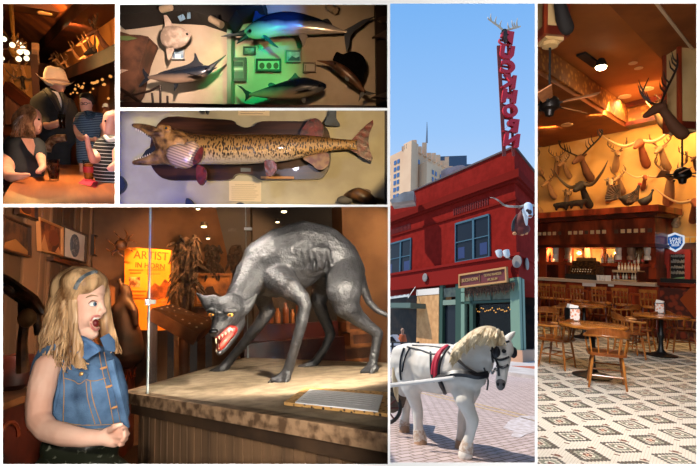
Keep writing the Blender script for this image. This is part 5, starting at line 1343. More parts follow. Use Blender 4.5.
# a parked car and railing glimpsed at the left edge
T = Thing(E, 'parked_car', 'white car front glimpsed at the picture edge under the canopy', 'car'); cd = E.dep(E.onz(392, 364, 0)); k = cd/F
b = MB(); b.prism([E.at(x, y, cd) for x, y in [(384, 352), (384, 337), (393, 334.5), (399, 341), (400.5, 349), (400, 352)]], V((0, 1.7, 0))); T.part('body', b, mat('car_white', '#d8dce0', rough=.3), smooth=False)
b = MB(); b.prism([E.at(x, y, cd-.02) for x, y in [(384, 342), (384, 338), (392.5, 336.5), (396.5, 341.5)]], V((0, 1.5, 0))); T.part('windscreen', b, dark_gl, smooth=False); T.done()
T = Thing(E, 'person', 'person in an orange shirt standing under the street canopy', 'person'); pd_ = cd+.6
bd = T.part('body', blob([E.ch([(402.5, 330, pd_, 2.3), (402.5, 333, pd_, 1.4), (402.5, 338, pd_, 3), (402.5, 346, pd_, 3)]), E.ch([(401.5, 347, pd_, 1.8), (401, 362, pd_, 1.2)]), E.ch([(404, 347, pd_, 1.8), (404, 362, pd_, 1.2)])], [], voxel=.06), mat('skin_far', '#b08468'))
b = MB(); b.tube([E.at(402.5, 334.5, pd_), E.at(402.5, 340, pd_), E.at(402.5, 348, pd_)], [.15, .24, .22], 10); T.part('shirt', b, mat('orange_shirt', '#c05c28'), parent=bd); T.done()
# sun over the street
light(None, 'SUN', (-8, 20, 30), 4.3, (1, .95, .86), .0095, aim=V((-8, 20, 30))+V((.70, -.30, -1.05)), name='sun')
# --- the cart horse
def gd(px, py): return E.dep(E.onz(px, py, 0))
fnr, ffr, hnr, hfr = gd(466, 458), gd(463, 446), gd(419, 443), gd(405, 431)
hb, hf = hnr+.15, fnr+.25; mid = (hb+hf)/2
T = Thing(E, 'horse', 'white draught horse in black and red harness walking on the brick road', 'horse', base=E.onz(440, 450, 0))
hm = mat('white_coat', '#ece2d6', '#d6c8b8', scale=3.5, rough=.6, thr=(.35, .75), bump=.1)
ch = [
 [(404, 362, hb+.1, 15), (412, 360, hb+.05, 17), (424, 362, hb, 18), (436, 366, mid, 22), (448, 368, mid-.1, 24), (460, 371, hf+.1, 23), (468, 372, hf, 20)],
 [(400, 354, hb+.1, 9), (408, 352, hb, 9), (446, 352, mid, 8)], [(425, 372, hb, 19), (440, 374, mid, 20)],
 [(462, 362, hf+.05, 19), (472, 355, hf, 18), (481, 347, hf-.08, 16), (489, 341, hf-.15, 12.5), (495, 340, hf-.2, 9)],
 [(470, 372, hf, 17), (480, 362, hf-.08, 14)],
 # head
 [(497, 342, hf-.25, 8.5), (503, 350, hf-.32, 8.6), (503.5, 360, hf-.38, 7.2), (502.5, 371, hf-.43, 5.6), (501, 381, hf-.47, 5.6), (500.5, 385, hf-.48, 5.0)],
 [(508, 345, hf-.3, 5), (510, 351, hf-.34, 4.2)], [(495, 350, hf-.27, 7), (493, 356, hf-.26, 6)],
 [(508, 338, hf-.25, 3.6), (512, 334.5, hf-.26, 3), (515.5, 331, hf-.26, 1.0)], [(496, 337, hf-.25, 3.0), (497.3, 331.5, hf-.24, 2.6), (498, 328, hf-.24, .9)],
 # fore legs
 [(462, 386, hf, 13), (464, 400, fnr+.05, 9.4), (469, 411, fnr, 7.2), (472.5, 420, fnr-.02, 6.8), (471, 431, fnr, 5.0), (467.5, 442, fnr, 5.4), (466, 448, fnr, 6), (465.5, 454, fnr-.02, 7.4), (465, 456, fnr-.03, 7.4)],
 [(470, 388, hf+.1, 11), (466, 404, ffr, 7), (463.5, 418, ffr-.05, 6), (461.5, 432, ffr-.05, 4.6), (461, 440, ffr-.05, 5), (460.5, 445, ffr-.05, 6.2)],
 # hind legs
 [(408, 372, hb, 14), (411, 386, hnr+.05, 10.5), (414, 398, hnr+.05, 7), (417.5, 409, hnr+.04, 5.8), (418, 421, hnr, 4.8), (418.5, 431, hnr, 5.4), (419.5, 437, hnr-.02, 6.4), (420.5, 441, hnr-.03, 6.8)],
 [(404, 374, hb+.2, 11), (404, 390, hfr, 8), (406.5, 402, hfr+.05, 5), (406, 414, hfr, 4), (404.6, 423, hfr, 4.8), (404.5, 429, hfr-.03, 5.6)],
]
body = T.part('body', blob([E.ch(c) for c in ch], [], voxel=.022, smooth=1), hm)
# hooves
for x, y, d, r in ((465.2, 456, fnr-.02, 7.2), (460.5, 446, ffr-.05, 6), (420.6, 441.5, hnr-.03, 6.6), (404.5, 430, hfr-.03, 5.4)):
    g_ = E.onz(x, y+r*.35, .0); k = d/F; b = MB(); b.lathe([(r*1.0*k, 0), (r*.95*k, .03), (r*.8*k, .09), (r*.7*k, .1)], g_, 16); T.part('hoof', b, mat('hoof_tan', '#b08a6c', rough=.6), parent=body)
for c in ([(467.5, 443, fnr, 6.2), (466, 451, fnr-.01, 7.6)], [(461, 440, ffr-.05, 5.6), (460.6, 445, ffr-.05, 6.6)], [(418.6, 431, hnr, 6), (420, 438, hnr-.02, 7)], [(404.6, 422, hfr, 5.2), (404.5, 427, hfr-.02, 6)]):
    T.part('feathering', blob([E.ch(c)], [], voxel=.02), mat('feather_tan', '#c4a48c', '#e0d0c0', scale=30, rough=.8), parent=body)
k = hf/F
b = MB(); random.seed(2); mm = mat('cream_mane', '#e8d2ac', '#c4a67c', scale=14, rough=.55, stretch=(1, 1, .3))
for i in range(170):
    t = random.random(); x0 = 456+t*43; y0 = 346-19.5*math.sin(min(1, t*1.12)*PI*.62)
    if t > .9: y0 = 330
    dd_ = hf-.05-.2*t; l = random.uniform(12, 24)*(1-.25*t)
    b.tube([E.at(x0, y0+1.2, dd_-.06), E.at(x0-2, y0+l*.3, dd_-.27), E.at(x0-2-random.uniform(0, 4), y0+l*.7, dd_-.34), E.at(x0-3-random.uniform(0, 5), y0+l, dd_-.345)], [.03, .03, .022, .006], 5)
for i in range(24):
    x0 = 496+random.uniform(-2, 6); b.tube([E.at(x0, 332, hf-.3), E.at(x0+2, 338, hf-.42), E.at(x0+random.uniform(-1, 5), 346, hf-.46)], [.02, .018, .005], 5)
T.part('mane', b, mm, parent=body)
b = MB()
for i in range(36):
    u = random.random(); b.curve([E.at(400+u*2, 352+u*2, hb), E.at(395.5+u*2, 362, hb), E.at(393.5+u*3.5, 378, hb), E.at(395+u*3, 396+u*6, hb)], [.03, .035, .03, .008], 5, 3)
T.part('tail', b, mm, parent=body)
b = MB(); b.ell(E.at(504, 351, hf-.455), (.03, .02, .028)); T.part('eye', b, black, parent=body)
me = blob([E.ch([(500.8, 383, hf-.505, 5.2), (500.5, 387, hf-.51, 4)])], [], voxel=.018); T.part('muzzle', me, mat('muzzle_grey', '#6c6462', rough=.5), parent=body)
for x in (503.5, 498): b = MB(); b.ell(E.at(x, 384.5, hf-.57), (.015, .01, .02)); T.part('nostril', b, black, parent=body)
T.done()
from mathutils.bvhtree import BVHTree
bm = bmesh.new(); bm.from_mesh(body.data); tr = V(T.base); hbv = BVHTree.FromBMesh(bm); bm.free()
def hs(x, y, lift=.012, fb=None):
    r = E.ray(x, y).normalized(); h = hbv.ray_cast(E.eye-tr, r); return (h[0]+tr-r*lift) if h[0] else E.at(x, y, fb or hf)
def strap(b, pts, r, n=5, lift=.01, fb=None):
    P = spline2(pts, n); b.tube([hs(x, y, lift, fb) for x, y in P], r, 6)
T = Thing(E, 'harness', 'black leather harness with a red collar worn by the white horse', 'harness')
leather = mat('black_leather', '#17141a', rough=.35)
b = MB(); strap(b, [(447.5, 346.5), (441, 352), (437, 361), (435.5, 372), (436, 380)], .036); strap(b, [(444, 348), (438, 354), (434, 363), (432.6, 374)], .03); T.part('red_pad', b, mat('red_pad', '#c4243c', rough=.6))
b = MB(); strap(b, [(449.5, 347), (444, 353), (440, 362), (438.5, 374), (440, 384), (444, 391)], .022)
strap(b, [(430.5, 352), (431, 372), (434, 382)], .014); T.part('saddle_strap', b, leather)
b = MB(); strap(b, [(436, 379), (446, 376), (455, 373.5), (466, 374), (477, 376), (487, 374)], .05, lift=.02); T.part('breast_collar', b, leather)
b = MB(); strap(b, [(436, 376), (441, 383), (445, 393)], .03); T.part('girth', b, leather)
b = MB(); strap(b, [(448, 352), (457, 360), (467, 368), (478, 374)], .014); strap(b, [(452, 349), (463, 364), (474, 372)], .01); strap(b, [(484, 368), (488, 380), (487, 390)], .012, fb=hf-.3); T.part('neck_strap', b, mat('grey_leather', '#5c544e', rough=.5))
b = MB(); strap(b, [(404, 348), (401, 358), (400, 370), (401, 380)], .016); strap(b, [(410, 347), (405, 358), (402, 372)], .012); strap(b, [(407, 346.5), (420, 350), (434, 354), (446, 350)], .012); strap(b, [(412, 345), (428, 346), (446, 348)], .01); T.part('breeching', b, leather)
b = MB(); strap(b, [(491, 350), (495, 357), (498, 366), (499, 376)], .016); strap(b, [(495, 336), (493, 345), (492, 355), (493, 362)], .016); strap(b, [(497, 366), (503, 367.5), (508, 365)], .016); strap(b, [(494, 338), (502, 343), (509, 341)], .014); strap(b, [(492, 357), (500, 360), (509, 357)], .014)
br = T.part('bridle', b, leather)
for x, y, dd_ in ((496.5, 352, hf-.52), (513.5, 352.5, hf-.3)):
    b = MB(); b.ell(E.at(x, y, dd_), (.05, .022, .075)); T.part('blinker', b, leather, parent=br)
b = MB()
for i in range(7): b.ell(E.at(491+.9*i, 371+2.4*math.sin(i*1.0), hf-.45), .018, sub=1)
T.part('bit_chain', b, chrome, parent=br); T.done()
# cart
T = Thing(E, 'cart', 'dark carriage with pale shafts hitched behind the horse', 'cart')
pale = mat('shaft_white', '#e4dcd4', rough=.4)
b = MB(); b.tube([E.at(380, 386.5, hb-.35), E.at(410, 383.2, hb-.42), E.at(436, 380, mid-.45), E.at(454, 377.5, hf-.38)], [.03, .03, .028, .022], 8); T.part('shaft', b, pale)
b = MB(); b.tube([E.at(380, 380, hb+.6), E.at(400, 377, hb+.6)], .03, 8); T.part('shaft', b, pale)
b = MB(); b.prism([E.at(x, y, hb+.55) for x, y in [(380, 388), (392, 384), (401, 389), (407, 396), (403, 408), (394, 413), (380, 413)]], V((0, .9, 0))); T.part('body', b, mat('cart_fabric', '#6c5a4c', '#4a3c32', scale=5, rough=.8), smooth=False)
wh = E.at(386, 408, hb+.3); ax = (E.at(395, 408, hb+.3)-wh).normalized(); rad = 15*hb/F
b = MB(); P = [wh+ax*rad*math.cos(a)+Ez*rad*math.sin(a) for a in [2*PI*i/28 for i in range(29)]]; b.tube(P, .03, 8); wl_ = T.part('wheel', b, mat('wheel_black', '#1c1614', rough=.5))
b = MB()
for i in range(8): b.tube([wh, P[i*28//8]], .014, 6)
b.ell(wh, .08); T.part('spoke', b, mat('spoke_red', '#5a241c', rough=.5), parent=wl_); T.done()
T = Thing(E, 'street_rail', 'black street railing with dark posts behind the horse back', 'railing')
b = MB(); rd = gd(400, 366); 
for y in (342, 346): b.tube([E.at(384, y, rd), E.at(418, y+1, rd-1)], .04, 6)
T.part('rail', b, black)
for x in (392, 402, 412, 418): 
    b = MB(); g_ = E.onz(x, 366, .14); b.tube([g_, V((g_.x, g_.y, E.at(x, 341, rd).z))], .05, 6); T.part('post', b, black)
T.done()
# ================================================================ saloon bar: tiled floor, round tables, mahogany back bar, wall of trophies
Fr = Room(RF, yh=271, h=1.57, k=1, dmax=18.5)
R = Fr; Uz = V((0, 0, 1))
wp = V(R.at(600, 271, 15.5)); wp.z = 0
dB = R.vp(20); dA = R.vp(873)
nW = V((dB.y, -dB.x, 0)); nW = nW if nW.dot(R.eye-wp) > 0 else -nW
def w(px, py, off=0): return R.on(px, py, wp+nW*off, nW)
mahog = mat('mahogany', '#a84020', '#5c1e10', kind='noise', scale=3, stretch=(1, 1, .3), rough=.3, coat=.3)
dmah = mat('dark_mahogany', '#6a2414', '#3c120a', scale=3, rough=.35)
ochre = mat('ochre_plaster', '#dca860', '#d0984c', scale=.7, rough=.9, c3='#e4c08c')
ceil_m = mat('brown_ceiling_paint', '#b4682c', '#a45c24', scale=.8, rough=.7)
beam_m = mat('beam_brown', '#96501e', '#804216', scale=1.5, rough=.6)
friez = mat('ornate_frieze', '#c07a2c', '#8a4c16', kind='voronoi', scale=7, thr=(.2, .5), rough=.7)
# floor
def tile_floor(ang, cell=.40):
    s = NT('mosaic_tile'); b = s.n('ShaderNodeBsdfPrincipled', Roughness=.45); tc = s.n('ShaderNodeTexCoord'); mp = s.n('ShaderNodeMapping'); mp.inputs['Rotation'].default_value = (0, 0, ang); mp.inputs['Scale'].default_value = (1/cell, 1/cell, 1)
    s.l(tc.outputs['Object'], mp.inputs[0])
    def m(op, a, c=None):
        n = s.n('ShaderNodeMath', operation=op)
        for i, v in enumerate((a, c)):
            if v is None: continue
            if isinstance(v, (int, float)): n.inputs[i].default_value = v
            else: s.l(v, n.inputs[i])
        return n.outputs[0]
    sp = s.n('ShaderNodeSeparateXYZ'); s.l(mp.outputs[0], sp.inputs[0])
    # snap to small mosaic tiles
    q = 17.0
    X = m('DIVIDE', m('FLOOR', m('MULTIPLY', sp.outputs['X'], q)), q); Y = m('DIVIDE', m('FLOOR', m('MULTIPLY', sp.outputs['Y'], q)), q)
    row = m('FLOOR', Y); X = m('ADD', X, m('MULTIPLY', row, .5))
    u = m('ABSOLUTE', m('SUBTRACT', m('FRACT', X), .5)); v = m('ABSOLUTE', m('SUBTRACT', m('FRACT', Y), .5))
    r = m('ADD', m('MULTIPLY', u, 1.0), m('MULTIPLY', v, 1.05)); far = m('SUBTRACT', 1.0, r)
    ramp = s.n('ShaderNodeValToRGB'); ramp.color_ramp.interpolation = 'CONSTANT'; e = ramp.color_ramp.elements
    cream, grey, olive, mar, sage = ['%s' % c for c in ('#e2dacb', '#4c4c48', '#7c8070', '#6c3018', '#a8ac9c')]
    e[0].position = 0; e[0].color = (*hexc('#d8a890'), 1); e[1].position = .05; e[1].color = (*hexc(mar), 1)
    for p, c in ((.11, cream), (.17, olive), (.24, sage), (.27, cream), (.31, grey), (.46, cream), (.92, mar)):
        x = e.new(p); x.color = (*hexc(c), 1)
    s.l(r, ramp.inputs[0])
    fx = m('ABSOLUTE', m('SUBTRACT', m('FRACT', m('MULTIPLY', sp.outputs['X'], q)), .5)); fy = m('ABSOLUTE', m('SUBTRACT', m('FRACT', m('MULTIPLY', sp.outputs['Y'], q)), .5))
    g = m('GREATER_THAN', m('MAXIMUM', fx, fy), .43)
    mx = s.n('ShaderNodeMix', data_type='RGBA'); mx.inputs[7].default_value = (*hexc('#a89a88'), 1); s.l(m('MULTIPLY', g, .55), mx.inputs[0]); s.l(ramp.outputs[0], mx.inputs[6])
    s.l(mx.outputs[2], b.inputs['Base Color']); s.l(b.outputs[0], s.out.inputs[0]); return s.m
b = MB(); b.prism([(-12, .5, 0), (16, .5, 0), (16, 22, 0), (-12, 22, 0)], V((0, 0, -.05))); struct(R, 'floor', b, tile_floor(math.radians(7)))
# back wall
b = MB(); b.prism([wp+dB*22, wp-dB*22, wp-dB*22+Uz*9, wp+dB*22+Uz*9], -nW*.1); struct(R, 'wall_back', b, ochre)
zc = w(602, 113).z; zk = w(602, 133).z
b = MB(); b.prism([wp+dB*22+Uz*zc, wp-dB*22+Uz*zc, wp-dB*22-dA*30+Uz*zc, wp+dB*22-dA*30+Uz*zc], Uz*.1); struct(R, 'ceiling', b, ceil_m)
fw_ = Matrix((dB, nW, Uz)).transposed()
b = MB(); c = wp+Uz*((zc+zk)/2)+nW*.15; b.box(c, (44, .3, zc-zk), fw_); struct(R, 'trim_1', b, friez)
b = MB(); b.box(wp+Uz*zk+nW*.22, (44, .44, .12), fw_); b.box(wp+Uz*(zc-.1)+nW*.25, (44, .5, .14), fw_); struct(R, 'trim_2', b, dmah)
# ceiling beams running to the viewer
def beam(xa, ya, wid, drop, nm, m, side=1, m2=None):
    p = R.on(xa, ya, V((0, 0, zc-drop)), Uz); q = p+dA*((wp-p).dot(nW)/dA.dot(nW)); s_ = dB*side*wid*-1
    b = MB(); a = q+dA*0-dA*26; b.prism([q, q+s_, a+s_, a], Uz*(drop+.02)); struct(R, nm, b, m)
    if m2:
        b = MB(); off = -s_.normalized()*.06; b.prism([q+off+Uz*.12, q+Uz*.12, a+Uz*.12, a+off+Uz*.12], Uz*(drop-.2)); struct(R, nm, b, m2)
beam(575, 96.5, 3.0, .75, 'trim_3', beam_m, -1, friez)
beam(640, 37, 3.2, .75, 'trim_4', beam_m, 1, None)
# light line along the right-hand beam
lp = R.on(676, 28, V((0, 0, zc-.76)), Uz); b = MB(); b.bar(lp-dA*6, lp+dA*9, .05, .03); struct(R, 'trim_5', b, mat('pale_bead', '#d8b890', rough=.5))
# recessed lamps
rl = Proto('recessed_lamp', 'lamp'); b = MB(); b.lathe([(.13, .02), (.17, 0), (.17, -.02), (.12, -.015)], seg=18); rl.part('ring', b, mat('lamp_ring', '#d8b080', rough=.4)); b = MB(); b.lathe([(.12, 0), (0, 0)], seg=18); rl.part('diffuser', b, lamp_mat('recessed_glow', '#ffe8c0', 6))
for x, y, lb, z_ in ((603.8, 103, 'recessed ceiling lamp nearest the inner ceiling corner', 0), (624.7, 96.4, 'middle recessed ceiling lamp of the row along the frieze', 0), (647, 88.6, 'recessed ceiling lamp of the frieze row next to the elk antlers', 0),
                     (638.6, 68, 'larger of two small recessed lamps above the frieze row', 0), (633, 63, 'tiny recessed lamp above the frieze row', 0), (670, 80, 'recessed lamp beside the elk antler tips', 0), (567, 124.7, 'recessed lamp under the beam by the fan blades', .76)):
    p = R.on(x, y, V((0, 0, zc-z_-.01)), Uz); rl.place(R, p, lb, 'recessed lamps in the saloon ceiling', sc=.6 if x in (633, 638.6, 670) else 1)
    light(R, 'SPOT', p-Uz*.06, 150, '#ffcf90', .05, spot=150, blend=.8, name='recessed_light')
T = Thing(R, 'track_spotlight', 'glaring ceiling spotlight at the end of a dark vent bar', 'lamp'); p = R.on(601, 67, V((0, 0, zc-.25)), Uz); b = MB(); b.lathe([(.07, .2), (.12, .1), (.13, 0)], p, 14); T.part('housing', b, black)
b = MB(); b.ell(p, (.13, .13, .08)); T.part('bulb', b, lamp_mat('spot_glow_hot', '#ffe8b0', 30)); T.done()
b = MB(); a, c = R.on(581, 54, V((0, 0, zc-.03)), Uz), R.on(597, 65.5, V((0, 0, zc-.03)), Uz); b.bar(a, c, .22, .05); solo(R, 'ceiling_vent', 'dark slot vent in the brown ceiling', 'vent', b, black, smooth=False)
# unseen fill panel added to brighten the floor, and the cove lamps washing the trophy wall
light(R, 'AREA', R.at(617, 30, 4.2), 470, '#f8f4f2', 1.6, aim=R.at(617, 400, 9), name='floor_fill')
for x in (548, 600, 650, 690):
    p = w(x, 140, 2.1); p.z = zk+.1; light(R, 'AREA', p, {548: 190, 600: 150, 650: 85, 690: 50}[x], '#ffca80', .5, aim=w(x, 172), name='cove_lamp')
# --- trophies
def antler(b, side, h, spread, pts=4, r=.022, sweep=.1, base=(.045, -.36, .33)):
    bx, by, bz = base; P = [V((side*bx, by, bz)), V((side*(bx+spread*.5), by+sweep*.6, bz+h*.25)), V((side*(bx+spread), by+sweep*.3, bz+h*.6)), V((side*(bx+spread*.8), by-sweep, bz+h))]
    b.curve(P, [r, r*.9, r*.75, r*.3], 6, 4); Q, _ = spline(P, [0]*4, 4)
    for k in range(pts):
        q = Q[3+int(k*8/max(1, pts))]; b.tube([q, q+V((-side*.02, -.06, h*.12)), q+V((-side*.01, -.09, h*.3))], [r*.7, r*.55, r*.12], 5)
def head_proto(name, cat, neck_c, horn_c, build, big=1.0, muzzle=None, ear=True, neck=None):
    P = Proto(name, cat); m = mat('hide'+neck_c, neck_c, rough=.8, bump=.2, scale=20)
    ch = neck or [[(V((0, .02, -.22)), .115), (V((0, -.1, -.1)), .11), (V((0, -.22, .1)), .085), (V((0, -.31, .24)), .07)], [(V((0, -.33, .29)), .088), (V((0, -.42, .25)), .078), (V((0, -.56, .15)), .052), (V((0, -.61, .12)), .042)]]
    ch = [ch[0], [(p_, r_*big) for p_, r_ in ch[1]]]
    k = P.part('neck', blob(ch, [], voxel=.02), m)
    b = MB(); b.ell((0, -.635, .115), (.024, .014, .02)); P.part('nose', b, black, parent=k)
    if ear:
        for s_ in (-1, 1):
            b = MB(); b.ell((s_*.12, -.33, .33), (.075, .02, .03), Matrix.Rotation(-s_*.45, 3, 'Y')); P.part('ear', b, m, parent=k)
    for s_ in (-1, 1):
        b = MB(); build(b, s_); P.part('antler' if 'deer' in name or 'elk' in name else 'horn', b, mat('horn'+horn_c, horn_c, rough=.5), parent=k)
    return P
deer = head_proto('mounted_deer_head', 'mounted head', '#9c7248', '#7a5a38', lambda b, s: antler(b, s, .42, .24, 4, .026))
elk = head_proto('mounted_elk_head', 'mounted head', '#5a3218', '#2c1a10', lambda b, s: antler(b, s, .72, .62, 6, .025, -.05), 1.15)
horned = lambda span, up_, r: (lambda b, s: b.curve([V((s*.06, -.34, .33)), V((s*(.06+span*.35), -.36, .31-.04)), V((s*(.06+span*.75), -.40, .33+up_*.4)), V((s*(.06+span), -.42, .33+up_))], [r, r*.9, r*.6, r*.12], 8, 4))
steer = head_proto('mounted_longhorn_head', 'mounted head', '#84401c', '#c8a070', horned(.95, .42, .045), 1.35)
buff = head_proto('mounted_bull_head', 'mounted head', '#1c1410', '#4a3828', horned(.75, .5, .055), 1.5)
def ramh(b, s):
    P = [V((s*(.06+.07*t), -.34+.11*math.sin(t*1.5*PI), .33+.11*math.cos(t*1.5*PI)-.05)) for t in [i/7 for i in range(8)]]
    b.tube(P, [.035-.003*i for i in range(8)], 8)
ram = head_proto('mounted_ram_head', 'mounted head', '#a8845c', '#6a4c30', ramh)
TW = 'trophy heads on the ochre saloon wall'
def trophy(P, px, py, sc, rz, label, off=.05, flip=0):
    P.place(R, w(px, py, off), label, TW, rot=(Matrix((dB*-1 if dB.x < 0 else dB, -nW, Uz)).transposed() @ Matrix.Rotation(math.radians(rz*.6+16), 3, 'Z')), sc=sc)
for P, x, y, sc, rz, lb in [
    (deer, 541, 168, .9, -50, 'deer head cut by the wall edge, highest at that end'), (deer, 556, 168, .95, 35, 'deer head with raised forked antlers second from the edge'), (deer, 569, 171, .85, -40, 'small deer head tucked beside the elk'),
    (elk, 590, 170, 1.25, -45, 'big dark elk head with antlers sweeping both ways'), (deer, 615, 163, .95, 35, 'deer head hung between the elk and the longhorn'), (steer, 646, 156, 1.15, -25, 'brown longhorn head with wide upturned horns'),
    (deer, 667, 160, 1.0, -35, 'deer head hung just past the longhorn'), (deer, 554, 191, .95, -40, 'deer head low in front of the black bull'), (buff, 589, 197, 1.2, -35, 'black bull head with long curved horns'),
    (ram, 566, 201, .9, 40, 'ram head low beside the black bull'), (ram, 609, 192, 1.0, 30, 'ram head with curled horns beside the turkey'), (deer, 623, 186, .8, -30, 'small antlered head just above the turkey'),
    (steer, 643, 184, .62, 35, 'tan steer head with short horns above the dark bird'), (deer, 668, 191, 1.35, 25, 'pale deer head with tall lyre antlers low past the longhorn'), (steer, 693, 213, .95, 20, 'longhorn head cut by the far edge above the beer sign'),
    (elk, 697, 165, .55, -30, 'dark antlers at the far edge under the hanging post'), (deer, 540, 206, 1.0, -60, 'dark brown head low at the near end of the wall')]:
    trophy(P, x, y, sc, rz, lb)
# birds and small beasts on the back-bar top
zt_ = w(600, 214, 1.0).z
def bird(px, py, sc, col_, lb, headc='#a83020'):
    T = Thing(R, 'stuffed_bird', lb, 'stuffed bird'); p = w(px, py, .5)
    me = blob([[(p+V((-.16, 0, .05))*sc, .05*sc), (p, .15*sc), (p+V((.12, 0, .08))*sc, .12*sc), (p+V((.2, 0, .24))*sc, .05*sc), (p+V((.23, -.02, .34))*sc, .04*sc)]], [], voxel=.025)
    bd = T.part('body', me, mat('bird'+col_, col_, '#0e0a08', scale=12, rough=.6))
    b = MB()
    for k in range(9):
        a = math.radians(100+k*11); b.tube([p+V((-.15, .02, .05))*sc, p+V((-.15+.34*math.cos(a), .02, .05+.34*math.sin(a)))*sc], [.02*sc, .045*sc], 5)
    T.part('tail_feathers', b, mat('feather'+col_, '#5a3c24', '#1c120c', scale=9), parent=bd)
    b = MB(); b.ell(p+V((.24, -.03, .37))*sc, (.045*sc, .03*sc, .04*sc)); T.part('comb', b, mat('comb'+headc, headc), parent=bd); T.done()
bird(628, 200, 1.25, '#2c1c14', 'dark tom turkey with a fanned tail perched on the back bar'); bird(644, 202, .9, '#1c1410', 'slim dark bird perched beside the turkey', '#1c1410')
for x, y, r, lb in ((562, 205, 7, 'dark furry animal crouching on the back bar, low beside the ram'), (577, 203, 7, 'dark furry animal next to the black bull on the back bar')):
    k = 15/F; p = w(x, y, .5); me = blob([[(p+V((-r*k, 0, 0)), r*.35*k), (p, r*.5*k), (p+V((r*.8*k, 0, r*.1*k)), r*.4*k), (p+V((r*1.2*k, -.05, r*.35*k)), r*.28*k)], [(p+V((-r*.7*k, 0, 0)), .06), (p+V((-r*.8*k, 0, -r*.7*k)), .05)], [(p+V((r*.6*k, 0, 0)), .06), (p+V((r*.6*k, 0, -r*.7*k)), .05)]], [], voxel=.03)
    solo(R, 'stuffed_animal', lb, 'stuffed animal', me, mat('fur_dark', '#2a1c14', '#100a08', scale=12, rough=.9))
T = Thing(R, 'stuffed_rabbit', 'small pale horned rabbit mounted above the beer sign', 'stuffed animal'); p = w(676, 224, .1)
T.part('body', blob([[(p, .12), (p+V((0, -.15, .08)), .09)]], [], voxel=.02), mat('rabbit', '#c8a880', '#a08058', scale=20)); b = MB()
for s_ in (-1, 1): b.curve([p+V((s_*.04, -.15, .15)), p+V((s_*.14, -.15, .22)), p+V((s_*.16, -.16, .34))], [.02, .015, .005], 6)
T.part('antler', b, mat('horn#7a5a38', '#7a5a38')); T.done()

# --- back bar
def bb(name, xa, ya, xb, yb_, off, th, m, T, parent=None, smooth=False, kind=None):
    "block on the plane standing `off` metres in front of the wall, spanning columns xa..xb and rows ya..yb at its middle column"
    sa, sb = (w(xa, 250, off)-wp).dot(dB), (w(xb, 250, off)-wp).dot(dB); xm = (xa+xb)/2; z1, z0 = w(xm, ya, off).z, w(xm, yb_, off).z
    b = MB(); b.box(wp+dB*((sa+sb)/2)+nW*(off-th/2)+Uz*((z0+z1)/2), (abs(sa-sb), th, z1-z0), fw_); return T.part(name, b, m, parent=parent, smooth=smooth, kind=kind)
T = Thing(R, 'back_bar', 'tall mahogany back bar with white columns and mirrors along the trophy wall', 'back bar')
zb_t = w(600, 212, 1.3).z; s0, s1 = (w(655, 250, 1.1)-wp).dot(dB), (w(520, 250, 1.1)-wp).dot(dB)
def run(z0, z1, off, th, nm, m, ext=0):
    b = MB(); b.box(wp+dB*((s0+s1)/2-ext*0)+nW*(off-th/2)+Uz*((z0+z1)/2), (abs(s1-s0)+ext, th, z1-z0), fw_); return T.part(nm, b, m, smooth=False)
run(zb_t-.1, zb_t+.08, 1.5, 1.5, 'cornice', mahog, .5); run(zb_t-.22, zb_t-.1, 1.35, 1.35, 'cornice', dmah, .3); fz = run(zb_t-.95, zb_t-.22, 1.1, 1.1, 'frieze', mahog); run(zb_t-1.05, zb_t-.95, 1.2, 1.2, 'architrave', dmah, .1)
sqm = mat('square_mirror', '#e8c08c', rough=.3); n_ = 24
for k in range(n_):
    if k % 8 in (6,): continue
    s_ = s0+(s1-s0)*(k+.7)/n_; b = MB(); b.box(wp+dB*s_+nW*1.12+Uz*(zb_t-.58), (.105, .03, .11), fw_); T.part('square_mirror', b, sqm if k % 5 else mat('square_dark', '#5a4030'), parent=fz, smooth=False)
mir = mat('painted_reflection', '#d8a868', rough=.08, metal=.35, c2='#b47c44', scale=1.5, thr=(.45, .6))  # amber reflection of the room put into the mirror's own colour
b = MB(); b.box(wp+dB*((s0+s1)/2)+nW*.1+Uz*((zb_t-1+1.0)/2+.0), (abs(s1-s0), .06, zb_t-2.0), fw_); T.part('mirror', b, mir, smooth=False)
for a, c, m in ((539, 546, mahog), (558.5, 565, mahog), (621.5, 627, mahog), (648.5, 656, mahog), (601, 603, mahog)): bb('pillar', a, 232, c, 279, 1.05 if a != 601 else .3, .5 if a != 601 else .1, m, T)
cw = mat('white_column', '#d8ccc0', rough=.4)
for x in (554, 617.5, 646.5, 566.5, 629.5):
    s_ = (w(x, 250, 1.1)-wp).dot(dB); p = wp+dB*s_+nW*1.0; z1 = zb_t-1.05; z0 = 1.9; b = MB(); b.lathe([(.11, z0), (.11, z0+.1), (.08, z0+.15), (.07, z1-.25), (.1, z1-.15), (.11, z1)], p, 16); T.part('column', b, cw if x not in (566.5, 629.5) else mat('brown_column', '#8a6a54', rough=.4))
bb('arch', 627, 230, 648, 234, .9, .2, dmah, T)
for x0, x1 in ((627, 648),):
    b = MB(); pts = [w(x0+(x1-x0)*t, 240-9*math.sin(PI*t), .85) for t in [i/12 for i in range(13)]]; b.tube(pts, .09, 6); T.part('arch', b, mahog)
zs = w(600, 273, 1.1).z
b = MB(); b.box(wp+dB*((s0+s1)/2)+nW*.8+Uz*((1.75)), (abs(s1-s0), .7, .1), fw_); T.part('shelf', b, mahog, smooth=False)
b = MB(); b.box(wp+dB*((s0+s1)/2)+nW*.7+Uz*.85, (abs(s1-s0), .6, 1.7), fw_); T.part('base_cabinet', b, dmah, smooth=False)
T.done()
for P, x, y, sc, rz, lb in [(deer, 588, 252, 1.1, 10, 'deer head hung in the middle of the back-bar mirror'), (deer, 545, 252, 1.0, -20, 'pale head hung at the near end of the back bar'), (deer, 638, 252, 1.1, 20, 'pale deer head under the back-bar arch')]:
    trophy(P, x, y, sc, rz, lb, off=.35)
